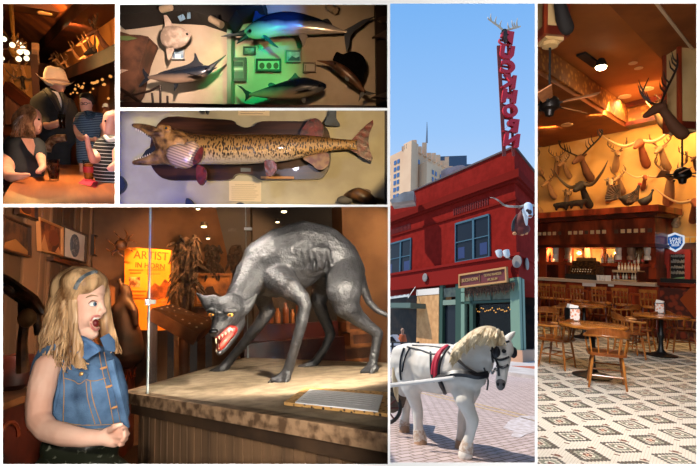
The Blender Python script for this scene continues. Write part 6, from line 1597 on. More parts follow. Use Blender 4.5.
# bottles and glasses on the back-bar shelf
bp_ = Proto('bottle', 'bottle'); b = MB(); b.lathe([(.04, 0), (.042, .02), (.042, .17), (.016, .22), (.015, .29), (.018, .3)], seg=10); bo = bp_.part('glass_body', b, mat('bottle_pale', '#d8c8a8', rough=.15, spec=.8)); b = MB(); b.lathe([(.043, .06), (.043, .13)], seg=10); bp_.part('bottle_label', b, mat('label_cream', '#e8dcc8'), parent=bo)
bq_ = Proto('bottle', 'bottle'); b = MB(); b.lathe([(.045, 0), (.045, .18), (.015, .25), (.015, .32)], seg=10); bo = bq_.part('glass_body', b, mat('bottle_amber', '#7c3c18', rough=.15, spec=.8)); b = MB(); b.lathe([(.046, .05), (.046, .12)], seg=10); bq_.part('bottle_label', b, mat('label_red', '#c04030'), parent=bo)
random.seed(21)
for k in range(56):
    x = 539+k*1.9
    if 572 < x < 600: continue
    s_ = (w(x, 270, .95)-wp).dot(dB); (bp_ if random.random() < .62 else bq_).place(R, wp+dB*s_+nW*(.95+random.uniform(-.1, .08))+Uz*1.80, 'bottle in the crowded row along the back-bar shelf', 'bottles along the back-bar shelf', sc=random.uniform(.7, 1.05))
for x in (552, 590, 632):
    p = w(x, 240, .95); p.z = zb_t-1.15; light(R, 'SPOT', p, 110, '#ffd8a0', .04, aim=w(x, 262, .1), spot=150, name='back_bar_fill')  # added fill lights that brighten the mirror
# bar counter
bo_ = 2.7
T = Thing(R, 'bar_counter', 'long mahogany bar counter with a pale top edge behind the tables', 'bar counter')
zt2 = w(600, 280.5, bo_).z; bsa, bsb = (w(657, 270, bo_)-wp).dot(dB), (w(505, 270, bo_)-wp).dot(dB)
b = MB(); b.box(wp+dB*((bsa+bsb)/2)+nW*(bo_-.3)+Uz*(zt2-.04), (abs(bsa-bsb), .8, .08), fw_); T.part('counter_top', b, mat('pale_bar_top', '#c8b098', rough=.3), smooth=False)
b = MB(); b.box(wp+dB*((bsa+bsb)/2)+nW*(bo_-.35)+Uz*((zt2-.08)/2), (abs(bsa-bsb), .6, zt2-.08), fw_); bd = T.part('front', b, mahog, smooth=False)
for k in range(13):
    s_ = bsa+(bsb-bsa)*(k+.5)/13; b = MB(); W_ = abs(bsb-bsa)/13*.72
    for dz_, ww, hh in ((zt2-.3, W_, .06), (.35, W_, .06)): b.box(wp+dB*s_+nW*(bo_-.03)+Uz*dz_, (ww, .05, hh), fw_)
    for sg_ in (-1, 1): b.box(wp+dB*(s_+sg_*W_/2)+nW*(bo_-.03)+Uz*((zt2)/2), (.06, .05, zt2-.6), fw_)
    T.part('panel_moulding', b, mat('panel_mould', '#a04820', rough=.3), parent=bd, smooth=False)
b = MB(); b.tube([wp+dB*bsa+nW*(bo_+.2)+Uz*.2, wp+dB*bsb+nW*(bo_+.2)+Uz*.2], .035, 8); T.part('foot_rail', b, mat('brass_rail', '#c89a50', metal=.8, rough=.3)); T.done()
T = Thing(R, 'side_counter', 'lower carved wooden counter under the red framed board', 'counter')
s2a, s2b = bsa, bsa-9; zq_ = w(675, 283, bo_).z
sgn = 1 if s2b > s2a else -1
b = MB(); b.box(wp+dB*((s2a+s2b)/2)+nW*(bo_-.4)+Uz*(zq_-.04), (9, .8, .08), fw_); T.part('counter_top', b, mahog, smooth=False)
b = MB(); b.box(wp+dB*((s2a+s2b)/2)+nW*(bo_-.45)+Uz*(zq_/2-.04), (9, .6, zq_-.08), fw_); bd = T.part('front', b, mat('carved_red', '#8c3418', '#4a1a0c', kind='voronoi', scale=8, rough=.5), smooth=False)
for k in range(4):
    s_ = s2a+(s2b-s2a)*(k+.5)/6; b = MB(); c_ = wp+dB*s_+nW*(bo_-.12)+Uz*.95; b.prism([c_+dB*.3, c_+Uz*.4, c_-dB*.3, c_-Uz*.4], nW*.04); T.part('carved_diamond', b, mat('panel_mould', '#a04820'), parent=bd, smooth=False)
T.done()
# register, drinks shelf
T = Thing(R, 'cash_register', 'ornate brown antique cash register on the bar', 'cash register'); p = w(586, 280.5, bo_-.4); p.z = zt2; k = R.dep(p)/F
pr = [(-.46, 0), (.46, 0), (.46, .12), (.40, .2), (.3, .42), (-.28, .44), (-.4, .3), (-.46, .14)]
b = MB(); b.box(p+Uz*.07, (.95, .5, .14), fw_); T.part('base', b, black, smooth=False)
b = MB(); b.box(p+Uz*.26, (.8, .42, .24), fw_); b.box(p+Uz*.44, (.62, .34, .16), fw_); T.part('body', b, mat('register_bronze', '#6a4424', '#3a2412', kind='voronoi', scale=18, rough=.35, metal=.4), smooth=False)
b = MB(); b.box(p+Uz*.56, (.5, .16, .10), fw_); T.part('display', b, mat('register_top', '#7c5430', rough=.3), smooth=False)
b = MB()
for i in range(8):
    for j in range(3): b.ell(p+dB*(-.26+i*.075)+nW*(.24-.03*j)+Uz*(.22+j*.06), .018, sub=1)
T.part('key', b, mat('key_ivory', '#e0d4bc'), kind='stuff'); T.done()
T = Thing(R, 'drinks_shelf', 'small open glass rack standing on the bar below the arch', 'shelf'); sa, sb = (w(616, 275, bo_-.3)-wp).dot(dB), (w(641, 275, bo_-.3)-wp).dot(dB)
hgt = w(628, 271.5, bo_-.3).z-zt2
b = MB(); c_ = wp+dB*((sa+sb)/2)+nW*(bo_-.3)+Uz*zt2; L_ = abs(sb-sa); b.box(c_+Uz*hgt, (L_, .4, .06), fw_); b.box(c_+Uz*.03, (L_, .4, .04), fw_); T.part('shelf_board', b, mat('pale_shelf', '#c0a078', rough=.5), smooth=False)
b = MB(); b.box(c_-dB*L_/2+Uz*hgt/2, (.05, .4, hgt), fw_); b.box(c_+dB*L_/2+Uz*hgt/2, (.05, .4, hgt), fw_); b.box(c_-nW*.2+Uz*hgt/2, (L_, .03, hgt), fw_); T.part('side', b, dmah, smooth=False); T.done()
for i in range(8): (bq_ if i % 3 == 0 else bp_).place(R, c_+dB*(-L_*.42+i*L_*.12)+nW*.02+Uz*.06, 'bottle inside the small rack on the bar', 'bottles in the small bar rack', sc=.6)
for i in range(7): bp_.place(R, c_+dB*(-L_*.4+i*L_*.13)+Uz*(hgt+.03), 'bottle on top of the small bar rack', 'bottles on top of the small bar rack', sc=.65)
gp_ = Proto('drinking_glass', 'glass'); b = MB(); b.lathe([(.03, 0), (.04, .13), (.036, .13), (.027, .01), (0, .01)], seg=10); gp_.part('glass_body', b, mat('clear_pale', '#dcdcd8', rough=.1, spec=.8))
for i in range(14): gp_.place(R, wp+dB*((w(599+i*1.3, 280, bo_-.2)-wp).dot(dB))+nW*(bo_-.15-.2*(i % 2))+Uz*zt2, 'clear glass in the cluster beside the cash register', 'glasses beside the cash register', sc=1.1)
for x, lb in ((589, 'white card hanging from the bar top edge'), (611, 'small pale card on the bar edge')):
    p = w(x, 284, bo_+.06); b = MB(); b.box(p, (.36 if x == 589 else .14, .02, .12), fw_); solo(R, 'card', lb, 'card', b, mat('card_white', '#e0d8d0'), smooth=False)
# right-hand wall: beer sign, board, banner
T = Thing(R, 'beer_sign', 'blue shield beer sign with a white border above the red framed board', 'sign'); of = .25
shield = [(668.5, 237), (672, 236), (675.5, 234.6), (679, 236), (682.5, 237), (682.8, 243), (680, 247.3), (675.6, 249.8), (671, 247.3), (668.3, 243)]
def onw(pts, o): return [w(x, y, o) for x, y in pts]
cx_, cy_ = 675.5, 242
b = MB(); b.prism(onw([(cx_+(x-cx_)*1.28, cy_+(y-cy_)*1.28) for x, y in shield], of), nW*.06); T.part('border', b, lamp_mat('sign_white', '#e4ecf8', .85), smooth=False)
b = MB(); b.prism(onw(shield, of+.07), nW*.03); fo = T.part('shield', b, lamp_mat('sign_blue', '#1c5cae', .7), smooth=False)
sw = lamp_mat('sign_white', '#e4ecf8', .85)
for s_, y, z_ in (('LONE', 239.3, .115), ('STAR', 242.4, .12), ('BEER', 245.2, .09)): put_text(T, s_, 0, 0, z_, sw, -dB if dB.x < 0 else dB, Uz, nW, w(675.5, y, of+.11), fo, depth=.01, bold=.001)
T.done()
T = Thing(R, 'menu_board', 'chalk drawing board in a wide red frame beside the back bar', 'board'); q = onw([(665.5, 249.5), (692, 249.5), (692, 284), (665.5, 284)], .1)
fo, n = board(T, q, .1, .14, mat('red_frame', '#c03c30', rough=.5), mat('chalkboard', '#2c2a28', rough=.8), pname='slate'); chalk = mat('chalk_grey', '#a8a49c', rough=.9); b = MB()
random.seed(4)
for r_ in range(4):
    x0 = 671.5
    while x0 < 685:
        l = random.uniform(1.2, 2.8); h_ = random.uniform(1.6, 3.4); y0 = 257+r_*5.6
        P = [w(x0, y0, .16), w(x0+l*.2, y0-h_, .16), w(x0+l*.6, y0-h_*.5, .16), w(x0+l, y0-h_*.9, .16), w(x0+l*.8, y0+.3, .16)]; b.tube(P, .022, 4); x0 += l+.5
T.part('chalk_scrawl', b, chalk, parent=fo, kind='stuff')
b = MB(); b.tube(onw([(671, 280), (677, 278.5), (685, 278)], .16), .03, 4); T.part('green_scrawl', b, mat('chalk_green', '#6a9a78', rough=.9), parent=fo); T.done()
T = Thing(R, 'poster', 'narrow blue poster with a white figure between back bar and board', 'poster'); q = onw([(657.6, 254), (663.2, 254), (663.2, 275), (657.6, 275)], .1); fo, n = board(T, q, .04, .02, mat('frame_tan', '#a88458'), mat('poster_blue', '#3c5a84', rough=.7), pname='sheet')
b = MB(); b.prism(onw([(658.2, 254.6), (662.7, 254.6), (662.7, 261), (658.2, 261)], .13), nW*.01); T.part('heading', b, mat('poster_cream', '#d8c094'), parent=fo, smooth=False)
b = MB(); b.prism(onw([(659.4, 263), (661.5, 263), (662, 272), (659, 272)], .13), nW*.01); T.part('motif', b, mat('poster_white', '#d8dce0'), parent=fo, smooth=False); T.done()
T = Thing(R, 'wall_banner', 'long cream and gold banner band running behind the beer sign', 'banner'); bb('band', 657, 236.5, 720, 243, .12, .06, mat('band_cream', '#c8b48c', rough=.7), T)
for a in (660, 685, 691): bb('gold_square', a, 237.5, a+4.5, 242.5, .15, .04, mat('band_gold', '#d89c38'), T)
b = MB(); b.lathe([(.12, 0), (.12, .03), (0, .03)], w(658.4, 240, .14), 14, nW); T.part('round_clock', b, mat('clock_white', '#e0dcd4')); T.done()
b = MB(); b.box(w(657.4+3.6, 278, .15), (.16, .06, .16), fw_); solo(R, 'wall_switch', 'small pale switch plate under the narrow blue poster', 'switch', b, mat('card_white', '#e0d8d0'), smooth=False)
b = MB(); p = w(684, 281.5, bo_-.3); p.z = zq_+.05; b.box(p, (.9, .3, .1), fw_); solo(R, 'tray', 'flat black tray on the side counter under the board', 'tray', b, black, smooth=False)
b = MB(); b.prism([wp-dB*-0+nW*.02+dB*((w(656, 250)-wp).dot(dB)), wp+nW*.02+dB*((w(730, 250)-wp).dot(dB)), wp+nW*.02+dB*((w(730, 250)-wp).dot(dB))+Uz*w(675, 243).z, wp+nW*.02+dB*((w(656, 250)-wp).dot(dB))+Uz*w(675, 243).z], nW*.05)
struct(R, 'trim_6', b, mat('wainscot_brown', '#7a4a2c', '#5e3420', scale=2, rough=.6))
# --- hanging posts, fans, elk
def post(x0, x1, ytop, ybot, d, label, rot=.5, hook=True):
    T = Thing(R, 'hanging_post', label, 'hanging post'); p0 = R.at((x0+x1)/2, ybot, d); W_ = (x1-x0)*d/F*.72; top = zc+.05; zb_ = p0.z; H_ = top-zb_
    rm_ = Matrix.Rotation(rot, 3, 'Z'); b = MB(); b.box(V((p0.x, p0.y, zb_+H_/2)), (W_*.92, W_*.92, H_), rm_); c_ = T.part('core', b, mat('cream_panel', '#d8b078', '#c89c60', scale=1.2, rough=.7), smooth=False)
    b = MB()
    for sx in (-1, 1):
        for sy in (-1, 1): b.box(V((p0.x, p0.y, zb_+H_/2))+rm_ @ V((sx*W_/2, sy*W_/2, 0)), (W_*.16, W_*.16, H_), rm_)
    for z_ in (zb_+.06, top-.3): b.box(V((p0.x, p0.y, z_)), (W_*1.14, W_*1.14, .14), rm_)
    T.part('frame', b, mahog, smooth=False)
    b = MB(); b.box(V((p0.x, p0.y, zb_-.03)), (W_*.8, W_*.8, .05), rm_); b.lathe([(.0, -.1), (.12, -.08), (.14, 0)], V((p0.x, p0.y, zb_-.03)), 14); T.part('underside', b, mat('cream_panel', '#d8b078'), smooth=False); T.done(); return V((p0.x, p0.y, zb_))
pl = post(534, 566, 0, 40, 7.6, 'square cream and mahogany post hanging over the near ceiling fan', .62)
pr_ = post(668, 696, 60, 131, 9.5, 'square cream and mahogany post carrying the elk head', .55)
def fan(p, drop, label, rz, sc=1):
    T = Thing(R, 'ceiling_fan', label, 'ceiling fan'); b = MB(); b.tube([p, p-Uz*drop], .018, 8); T.part('rod', b, black); c = p-Uz*drop
    b = MB(); b.lathe([(.05, .14), (.12, .1), (.16, .02), (.15, -.06), (.08, -.1), (.06, -.18), (0, -.2)], c, 18); T.part('motor', b, mat('motor_black', '#1a120e', metal=.5, rough=.4))
    for k in range(5):
        a = rz+k*2*PI/5; d = V((math.cos(a), math.sin(a), 0)); s_ = V((-math.sin(a), math.cos(a), .5)).normalized(); b = MB()
        b.prism([c+d*.24-s_*.08, c+d*.24+s_*.08, c+d*.85*sc+s_*.12, c+d*.85*sc-s_*.12], Uz*.015); bl = T.part('blade', b, mat('blade_wood', '#a8683c', '#8a5028', scale=6, rough=.5), smooth=False)
        b = MB(); b.bar(c+d*.1, c+d*.3, .04, .02); T.part('blade_arm', b, black, parent=bl)
    T.done()
hubz = R.at(546, 106, 7.6).z; fan(pl-Uz*.08, pl.z-.08-hubz, 'ceiling fan with tan wooden blades at the picture edge under its hanging post', .95, .85)
hub2 = R.at(685, 175, 9.5).z; fan(pr_-Uz*.08, pr_.z-.08-hub2, 'small dark ceiling fan hanging from the elk post', -.3, .5)
def fhead(P, px, py, d, sc, rz, lb): P.place(R, R.at(px, py, d), lb, None, rz=math.radians(rz), sc=sc)
fhead(elk, 681, 122, 9.2, 1.05, -70, 'large elk head with black antlers on the hanging post')
fhead(buff, 566, 14, 7.4, 1.0, -20, 'dark head mounted high on the near hanging post')
fhead(deer, 664, 120, 12.5, .8, -60, 'small antlered head glimpsed behind the elk chest')

# --- tables and chairs
oak = mat('golden_oak', '#c07830', '#98561e', kind='noise', scale=6, stretch=(.3, 3, 3), rough=.25, coat=.4)
oak2 = mat('chair_oak', '#b87434', '#8c4e1c', kind='noise', scale=9, stretch=(1, 1, .3), rough=.3, coat=.3)
iron = mat('cast_iron', '#1c1e20', rough=.4, metal=.3, bump=.3, bscale=40)
tb = Proto('round_table', 'table')
b = MB(); b.lathe([(0, .715), (.44, .715), (.475, .73), (.48, .745), (.475, .76), (.46, .765), (0, .765)], seg=40); tb.part('table_top', b, oak)
b = MB(); b.lathe([(.05, .03), (.09, .06), (.045, .12), (.035, .3), (.055, .36), (.055, .4), (.035, .45), (.035, .68), (.08, .715)], seg=16); tb.part('pedestal', b, iron)
b = MB(); b.lathe([(.0, .0), (.27, .0), (.28, .015), (.23, .03), (.12, .05), (.05, .08)], seg=28); tb.part('base_plate', b, iron)
t1 = R.onz(592.5, 376, 0); t2 = R.onz(584, 337.5, 0); t3 = R.onz(661, 355.5, 0)
TG = 'round oak tables in the saloon'
def tscale(p, wpx): return (wpx*R.dep(p)/F)/.96
tb.place(R, t1, 'golden oak round table nearest, with a napkin box by its rim', TG, sc=1); tb.place(R, t2, 'round oak table farthest back in front of the bar', TG); tb.place(R, t3, 'round oak table under the menu board on a black pedestal', TG)
cp = Proto('captain_chair', 'chair')
b = MB(); sh = spline2([(-.22, -.2), (0, -.225), (.22, -.2), (.24, .0), (.2, .2), (0, .235), (-.2, .2), (-.24, 0)], 4, closed=True)
b.prism([V((x, y, .43)) for x, y in sh], Uz*.035); cp.part('seat', b, mat('seat_dark_oak', '#8a4a1e', '#6a3412', scale=6, rough=.3, coat=.3), angle=60)
for sx in (-1, 1):
    for sy in (-1, 1):
        b = MB(); b.curve([V((sx*.17, sy*.15, .43)), V((sx*.19, sy*.17, .3)), V((sx*.205, sy*.19, .15)), V((sx*.225, sy*.21, 0))], [.014, .02, .017, .012], 8); cp.part('leg', b, oak2)
b = MB(); b.tube([(-.195, -.18, .22), (-.195, .18, .22)], .011, 6); b.tube([(.195, -.18, .22), (.195, .18, .22)], .011, 6); b.tube([(-.195, 0, .22), (.195, 0, .22)], .011, 6); b.tube([(-.2, -.18, .27), (.2, -.18, .27)], .011, 6); b.tube([(-.2, .18, .16), (.2, .18, .16)], .011, 6); cp.part('stretcher', b, oak2)
rail = [(-.25, -.2), (-.275, -.05), (-.25, .12), (-.15, .23), (0, .265), (.15, .23), (.25, .12), (.275, -.05), (.25, -.2)]
RP, _ = spline([V((x, y, .665+max(0, y)*.15)) for x, y in rail], [0]*9, 5)
b = MB(); b.tube(RP, .02, 8); cp.part('arm_rail', b, oak2)
P2_ = [p for p in RP if p.y > .1]; b = MB(); lo = [p+V((0, 0, .01)) for p in P2_]; n_ = len(lo)
for i in range(n_-1):
    h0 = .085*math.sin(PI*(i)/(n_-1))**.5 if 0 < i else .01; h1 = .085*math.sin(PI*(i+1)/(n_-1))**.5 if i+1 < n_-1 else .01
    a, c = lo[i], lo[i+1]; t_ = V((a.x, a.y, 0)).normalized()*.02; b.prism([a-t_, c-t_, c+t_, a+t_], Uz*((h0+h1)/2+.01))
cp.part('crest_rail', b, mat('crest_oak', '#a05a28', '#7c421a', scale=8, rough=.3, coat=.3), smooth=False)
for k in range(9):
    i = int(3+k*(len(RP)-7)/8); tp_ = RP[i]; bt = V((tp_.x*.86, tp_.y*.84 if tp_.y > 0 else tp_.y*.8, .46)); b = MB(); b.curve([bt, (bt+tp_)/2, tp_], [.009, .013, .009], 6, 3); cp.part('spindle', b, oak2)
CG = 'spindle captain chairs around the tables'
def chair(px, py, face, lb, sc=1): cp.place(R, R.onz(px, py, 0), lb, CG, rz=math.radians(face), sc=sc)
chair(606.5, 386, 185+0, 'spindle chair in front of the nearest table with its curved back turned to the viewer')
chair(557, 367, 75+180, 'spindle chair at the near end of the nearest table, seen from the side')
chair(629, 357, -75+180, 'spindle chair tucked at the far side of the nearest table, back to the other table')
chair(641, 351.5, 255, 'spindle chair standing between the two front tables')
chair(682, 352, 100, 'spindle chair pulled up to the table under the menu board, cut near the edge')
chair(556, 336, 250, 'reddish spindle chair at the edge behind the nearest table')
chair(600, 333, 170, 'spindle chair in front of the farthest table, back to the viewer')
chair(612, 330, 120, 'spindle chair beside the farthest table')
chair(571, 329, 250, 'spindle chair at the near side of the farthest table')
chair(668, 338, 20, 'spindle chair behind the table under the menu board')
chair(692, 338, 60, 'spindle chair partly cut off behind the last table')
chair(627, 338, 230, 'spindle chair between the farthest table and the black pedestal')
chair(543, 345, 200, 'spindle chair half hidden at the picture edge')
# bar stools
stp = Proto('bar_stool', 'bar stool'); b = MB(); b.lathe([(0, .74), (.18, .74), (.2, .76), (.19, .79), (0, .8)], seg=18); stp.part('seat', b, oak2)
for sx in (-1, 1):
    for sy in (-1, 1): b = MB(); b.tube([(sx*.13, sy*.13, .75), (sx*.2, sy*.2, 0)], [.02, .016], 8); stp.part('leg', b, dmah)
b = MB(); b.tube([(-.17, -.17, .3), (.17, -.17, .3), (.17, .17, .3), (-.17, .17, .3), (-.17, -.17, .3)], .012, 6); stp.part('foot_ring', b, dmah)
b = MB(); b.box((0, .2, 1.13), (.38, .025, .07)); b.box((0, .19, .95), (.36, .02, .04)); stp.part('crest_rail', b, oak2, smooth=False)
for k in range(5): b = MB(); b.tube([(-.16+k*.08, .17, .78), (-.17+k*.085, .2, 1.12)], .012, 6); stp.part('spindle', b, oak2)
for x, lb in ((548, 'bar stool at the near end of the bar'), (581, 'bar stool below the cash register'), (603, 'bar stool just past the cash register'), (624, 'bar stool below the small bottle rack'), (652, 'pale bar stool at the far end of the bar'), (563, 'bar stool between the end and the register')):
    s_ = (w(x, 270, bo_+.75)-wp).dot(dB); stp.place(R, wp+dB*s_+nW*(bo_+.75), lb, 'stools along the mahogany bar', rot=(Matrix((dB*-1 if dB.x < 0 else dB, -nW, Uz)).transposed()) @ Matrix.Rotation(PI, 3, 'Z'))
# napkin boxes
nb_ = Proto('napkin_box', 'napkin box'); b = MB(); b.box((0, 0, .08), (.14, .12, .16)); k0 = nb_.part('case', b, mat('case_black', '#141618', rough=.3), smooth=False)
b = MB(); b.box((.0, -.064, .08), (.115, .012, .14)); nb_.part('photo_card', b, mat('photo_card', '#e8a07c', '#f0e8e4', kind='voronoi', scale=30, thr=(.3, .5)), smooth=False, parent=k0); b = MB(); b.box((0, 0, .175), (.11, .08, .05), Matrix.Rotation(.2, 3, 'Y')); nb_.part('napkin', b, mat('napkin_white', '#f0eeec'), smooth=False, parent=k0)
nb_.place(R, R.onz(572.5, 320.5, .765), 'black napkin box with a photo card on the nearest table', None, rz=.5, sc=1.25)
nb_.place(R, R.onz(660, 313, .765), 'napkin box with white napkins on the table under the menu board', None, rz=-.15, sc=1.25)
# ================================================================ saloon table: four people talking under the chandelier
A = Room(RA, yh=122, h=1.15, k=.5, dmax=12.6)
Q = A; Az = V((0, 0, 1))
dW = Q.vp(-30); nA = V((dW.y, -dW.x, 0)); w_a = Q.at(114, 122, 5.4); w_a.z = 0; nA = nA if nA.dot(Q.eye-w_a) > 0 else -nA
def aw(px, py, off=0): return Q.on(px, py, w_a+nA*off, nA)
dkb = mat('saloon_dark_brown', '#2c140a', '#180a05', scale=3, rough=.5)
amw = mat('amber_wall', '#c07c34', '#a8642a', scale=1.5, rough=.9)
sfar = 7.2
b = MB(); q = [aw(125, 5), aw(40, 64), aw(30, 100), aw(125, 62)]; z1 = aw(114, 16).z; z0 = aw(114, 64).z
e0 = w_a-dW*2; e1 = w_a+dW*((aw(44, 80)-w_a).dot(dW)/1)
b.prism([e0+Az*z0, e1+Az*z0, e1+Az*z1, e0+Az*z1], -nA*.1); struct(Q, 'wall_right', b, amw)
b = MB(); b.prism([e0+Az*(z0-.13)+nA*.3, e1+Az*(z0-.13)+nA*.3, e1+Az*z0+nA*.3, e0+Az*z0+nA*.3], -nA*.45); b.prism([e0+Az*(z1-.02)+nA*.3, e1+Az*(z1-.02)+nA*.3, e1+Az*(z1+.14)+nA*.3, e0+Az*(z1+.14)+nA*.3], -nA*.45); struct(Q, 'trim_1', b, mat('bar_beam_red', '#3c180c', '#240e06', scale=3, rough=.6, spec=.2))
b = MB(); b.prism([e0-Az*.5, e1-Az*.5, e1+Az*(z0-.1), e0+Az*(z0-.1)], -nA*.2); struct(Q, 'wall_right', b, mat('bar_back_brown', '#6a3a1a', '#241008', kind='voronoi', scale=2.6, rough=.4))
zcA = z1+.5
b = MB(); b.prism([V((-8, -1, zcA)), V((8, -1, zcA)), V((8, 13, zcA)), V((-14, 13, zcA))], Az*.1); struct(Q, 'ceiling', b, mat('ceiling_umber', '#30160a', '#24100a', scale=1, rough=.6))
b = MB(); b.prism([e0+Az*(z1+.14)+nA*.25, e1+Az*(z1+.14)+nA*.25, e1+Az*zcA+nA*.7, e0+Az*zcA+nA*.7], nA*.02); struct(Q, 'trim_2', b, mat('cove_orange', '#a85c20', '#7c3e14', scale=3, rough=.8))
for k in range(3):
    p = Q.at(64, 43, 6.2+k*.0); b = MB(); y_ = 3.4+k*1.9; b.prism([V((-6, y_, zcA-.32)), V((3, y_, zcA-.32)), V((3, y_+.45, zcA-.32)), V((-6, y_+.45, zcA-.32))], Az*.33); struct(Q, 'trim_3', b, mat('beam_umber', '#4a2410', '#34180a', scale=3, rough=.5))
b = MB(); b.prism([V((-14, 11.6, -1)), V((8, 11.6, -1)), V((8, 11.6, zcA)), V((-14, 11.6, zcA))], V((0, .1, 0))); struct(Q, 'wall_back', b, mat('far_wall_brown', '#7a4420', '#3a1c0c', scale=1.2, rough=.8))
b = MB(); b.prism([V((-8, 0, 0)), V((8, 0, 0)), V((8, 12, 0)), V((-14, 12, 0))], -Az*.05); struct(Q, 'floor', b, mat('floor_orange', '#7a4420', '#4a2410', kind='voronoi', scale=6, rough=.5))
b = MB(); b.prism([Q.at(x, y, 7.0) for x, y in [(-6, 62), (33, 66), (33, 98), (-6, 86)]], V((0, .2, 0))); struct(Q, 'wall_left', b, mat('cream_amber_wall', '#b88448', '#a07038', scale=2, rough=.9))
T = Thing(Q, 'staircase', 'dark wooden stair rail slanting down behind the seated woman', 'staircase'); b = MB()
b.bar(Q.at(6, 86, 6.6), Q.at(36, 110, 6.6), .1, .14); T.part('handrail', b, mat('bar_beam_red', '#5a2412'), smooth=False)
for k in range(7): b = MB(); x = 8+k*4.2; b.bar(Q.at(x, 88+k*3.3, 6.62), Q.at(x, 125, 6.62), .06); T.part('baluster', b, mat('bar_beam_red', '#5a2412'), smooth=False)
b = MB(); b.prism([Q.at(x, y, 6.7) for x, y in [(-6, 95), (10, 92), (36, 112), (36, 135), (-6, 135)]], V((0, .06, 0))); T.part('panel', b, mat('stair_panel', '#6a3616', '#401c0c', scale=3, rough=.4), smooth=False); T.done()
T = Thing(Q, 'wall_column', 'brown square column with a cream cap behind the chandelier', 'column'); b = MB(); b.box(Q.at(35.5, 82, 6.9), (.09, .1, .75)); T.part('shaft', b, mat('bar_beam_red', '#5a2412'), smooth=False)
b = MB(); b.box(Q.at(35.5, 47, 6.85), (.09, .1, .1)); b.box(Q.at(35.5, 57, 6.85), (.085, .1, .2)); T.part('cap', b, mat('cap_tan', '#9a7048', '#4a2c18', scale=8), smooth=False); T.done()
# mounted heads
def th_(P, px, py, sc, rz, lb, left=False):
    if left: P.place(Q, Q.at(px, py, 6.95), lb, 'heads on the far amber walls', rz=math.radians(rz), sc=sc*.62)
    else: P.place(Q, aw(px, py, .05), lb, 'heads on the far amber walls', rot=(Matrix((dW*-1 if dW.x < 0 else dW, -nA, Az)).transposed() @ Matrix.Rotation(math.radians(rz+10), 3, 'Z')), sc=sc*.5)
dmm = deer
for P, x, y, sc, rz, lb in [(elk, 107, 42, .62, -10, 'dark antlered head highest on the amber wall by the opening edge'), (buff, 104, 60, .6, -10, 'black bull head under the highest antlered head'), (deer, 95, 47, .42, 0, 'small deer head next to the highest antlered head'),
                            (deer, 87, 50, .42, 10, 'second deer head down the amber wall'), (deer, 78, 55, .44, 0, 'third deer head down the amber wall'), (ram, 91, 63, .42, 0, 'curly horned head between the bull and the hat'), (buff, 98, 66, .32, 0, 'small dark head beneath the curly horned head'),
                            (deer, 71, 68, .5, 10, 'deer head just above the cowboy hat brim'), (deer, 63, 65, .5, 0, 'farthest deer head above the hat crown'), (deer, 76, 76, .42, 0, 'low deer head beside the hat brim over the beam'), (deer, 57, 62, .4, 0, 'tiny deer head at the far end of the amber wall')]:
    th_(P, x, y, sc, rz, lb)
for P, x, y, sc, rz, lb in [(deer, 13, 74, .4, 20, 'deer head on the left hand cream wall under the globes, nearest the edge'), (deer, 24, 73, .42, -10, 'deer head on the cream wall under the lamp globes'), (buff, 23, 84, .42, 0, 'black head on the cream wall above the stair rail'), (deer, 12.5, 84, .36, 0, 'lowest small head by the stair rail edge'), (deer, 26, 95, .32, 0, 'tiny head just above the slanting stair rail')]:
    th_(P, x, y, sc, rz, lb.replace('left hand ', ''), True)
# chandelier
T = Thing(Q, 'chandelier', 'chandelier of glowing white globes hanging over the stair', 'chandelier'); cd_ = 5.0; b = MB(); c = Q.at(14, 44, cd_); b.tube([c+Az*.9, c], .02, 6); b.lathe([(.02, 0), (.06, -.05), (.03, -.12), (0, -.14)], c, 12)
fr_ = T.part('stem', b, mat('chandelier_brass', '#8a6030', metal=.7, rough=.4))
glob = lamp_mat('globe_glow', '#fff0c8', 2.2)
for i, (x, y) in enumerate([(4, 39), (12.4, 45), (18.7, 43.3), (19.7, 52), (23, 48.3), (26.6, 52.6), (26.6, 58.4), (18.7, 59), (2.6, 58.4)]):
    p = Q.at(x, y, cd_+(-.1 if i % 2 else .12)); b = MB(); b.ell(p, .027*(1 if i != 8 else .7)); gl_ = T.part('globe', b, glob)
    b = MB(); b.tube([p+Az*.03, p+Az*.1, c+Az*-.05], .008, 5); T.part('arm', b, mat('chandelier_brass', '#8a6030'))
T.done()
light(Q, 'POINT', Q.at(16, 50, cd_-.4), 28, '#ffc070', .01, name='chandelier_light')
for i, (x, y) in enumerate([(44.4, 12.9), (86.5, 5.6), (75, 19.3), (68, 26.4), (62.2, 32.2), (48.3, 46), (43, 53)]):
    p = Q.on(x, y, V((0, 0, zcA-.36)), Az); sc_ = (.42, .42, .4, .38, .36, .3, .28)[i]
    rl.place(Q, p, 'small recessed lamp glowing in the dark saloon ceiling', 'recessed lamps over the people', sc=sc_*1.1)
    light(Q, 'SPOT', p-Az*.03, 10, '#ffc080', .02, spot=140, name='recessed_light')
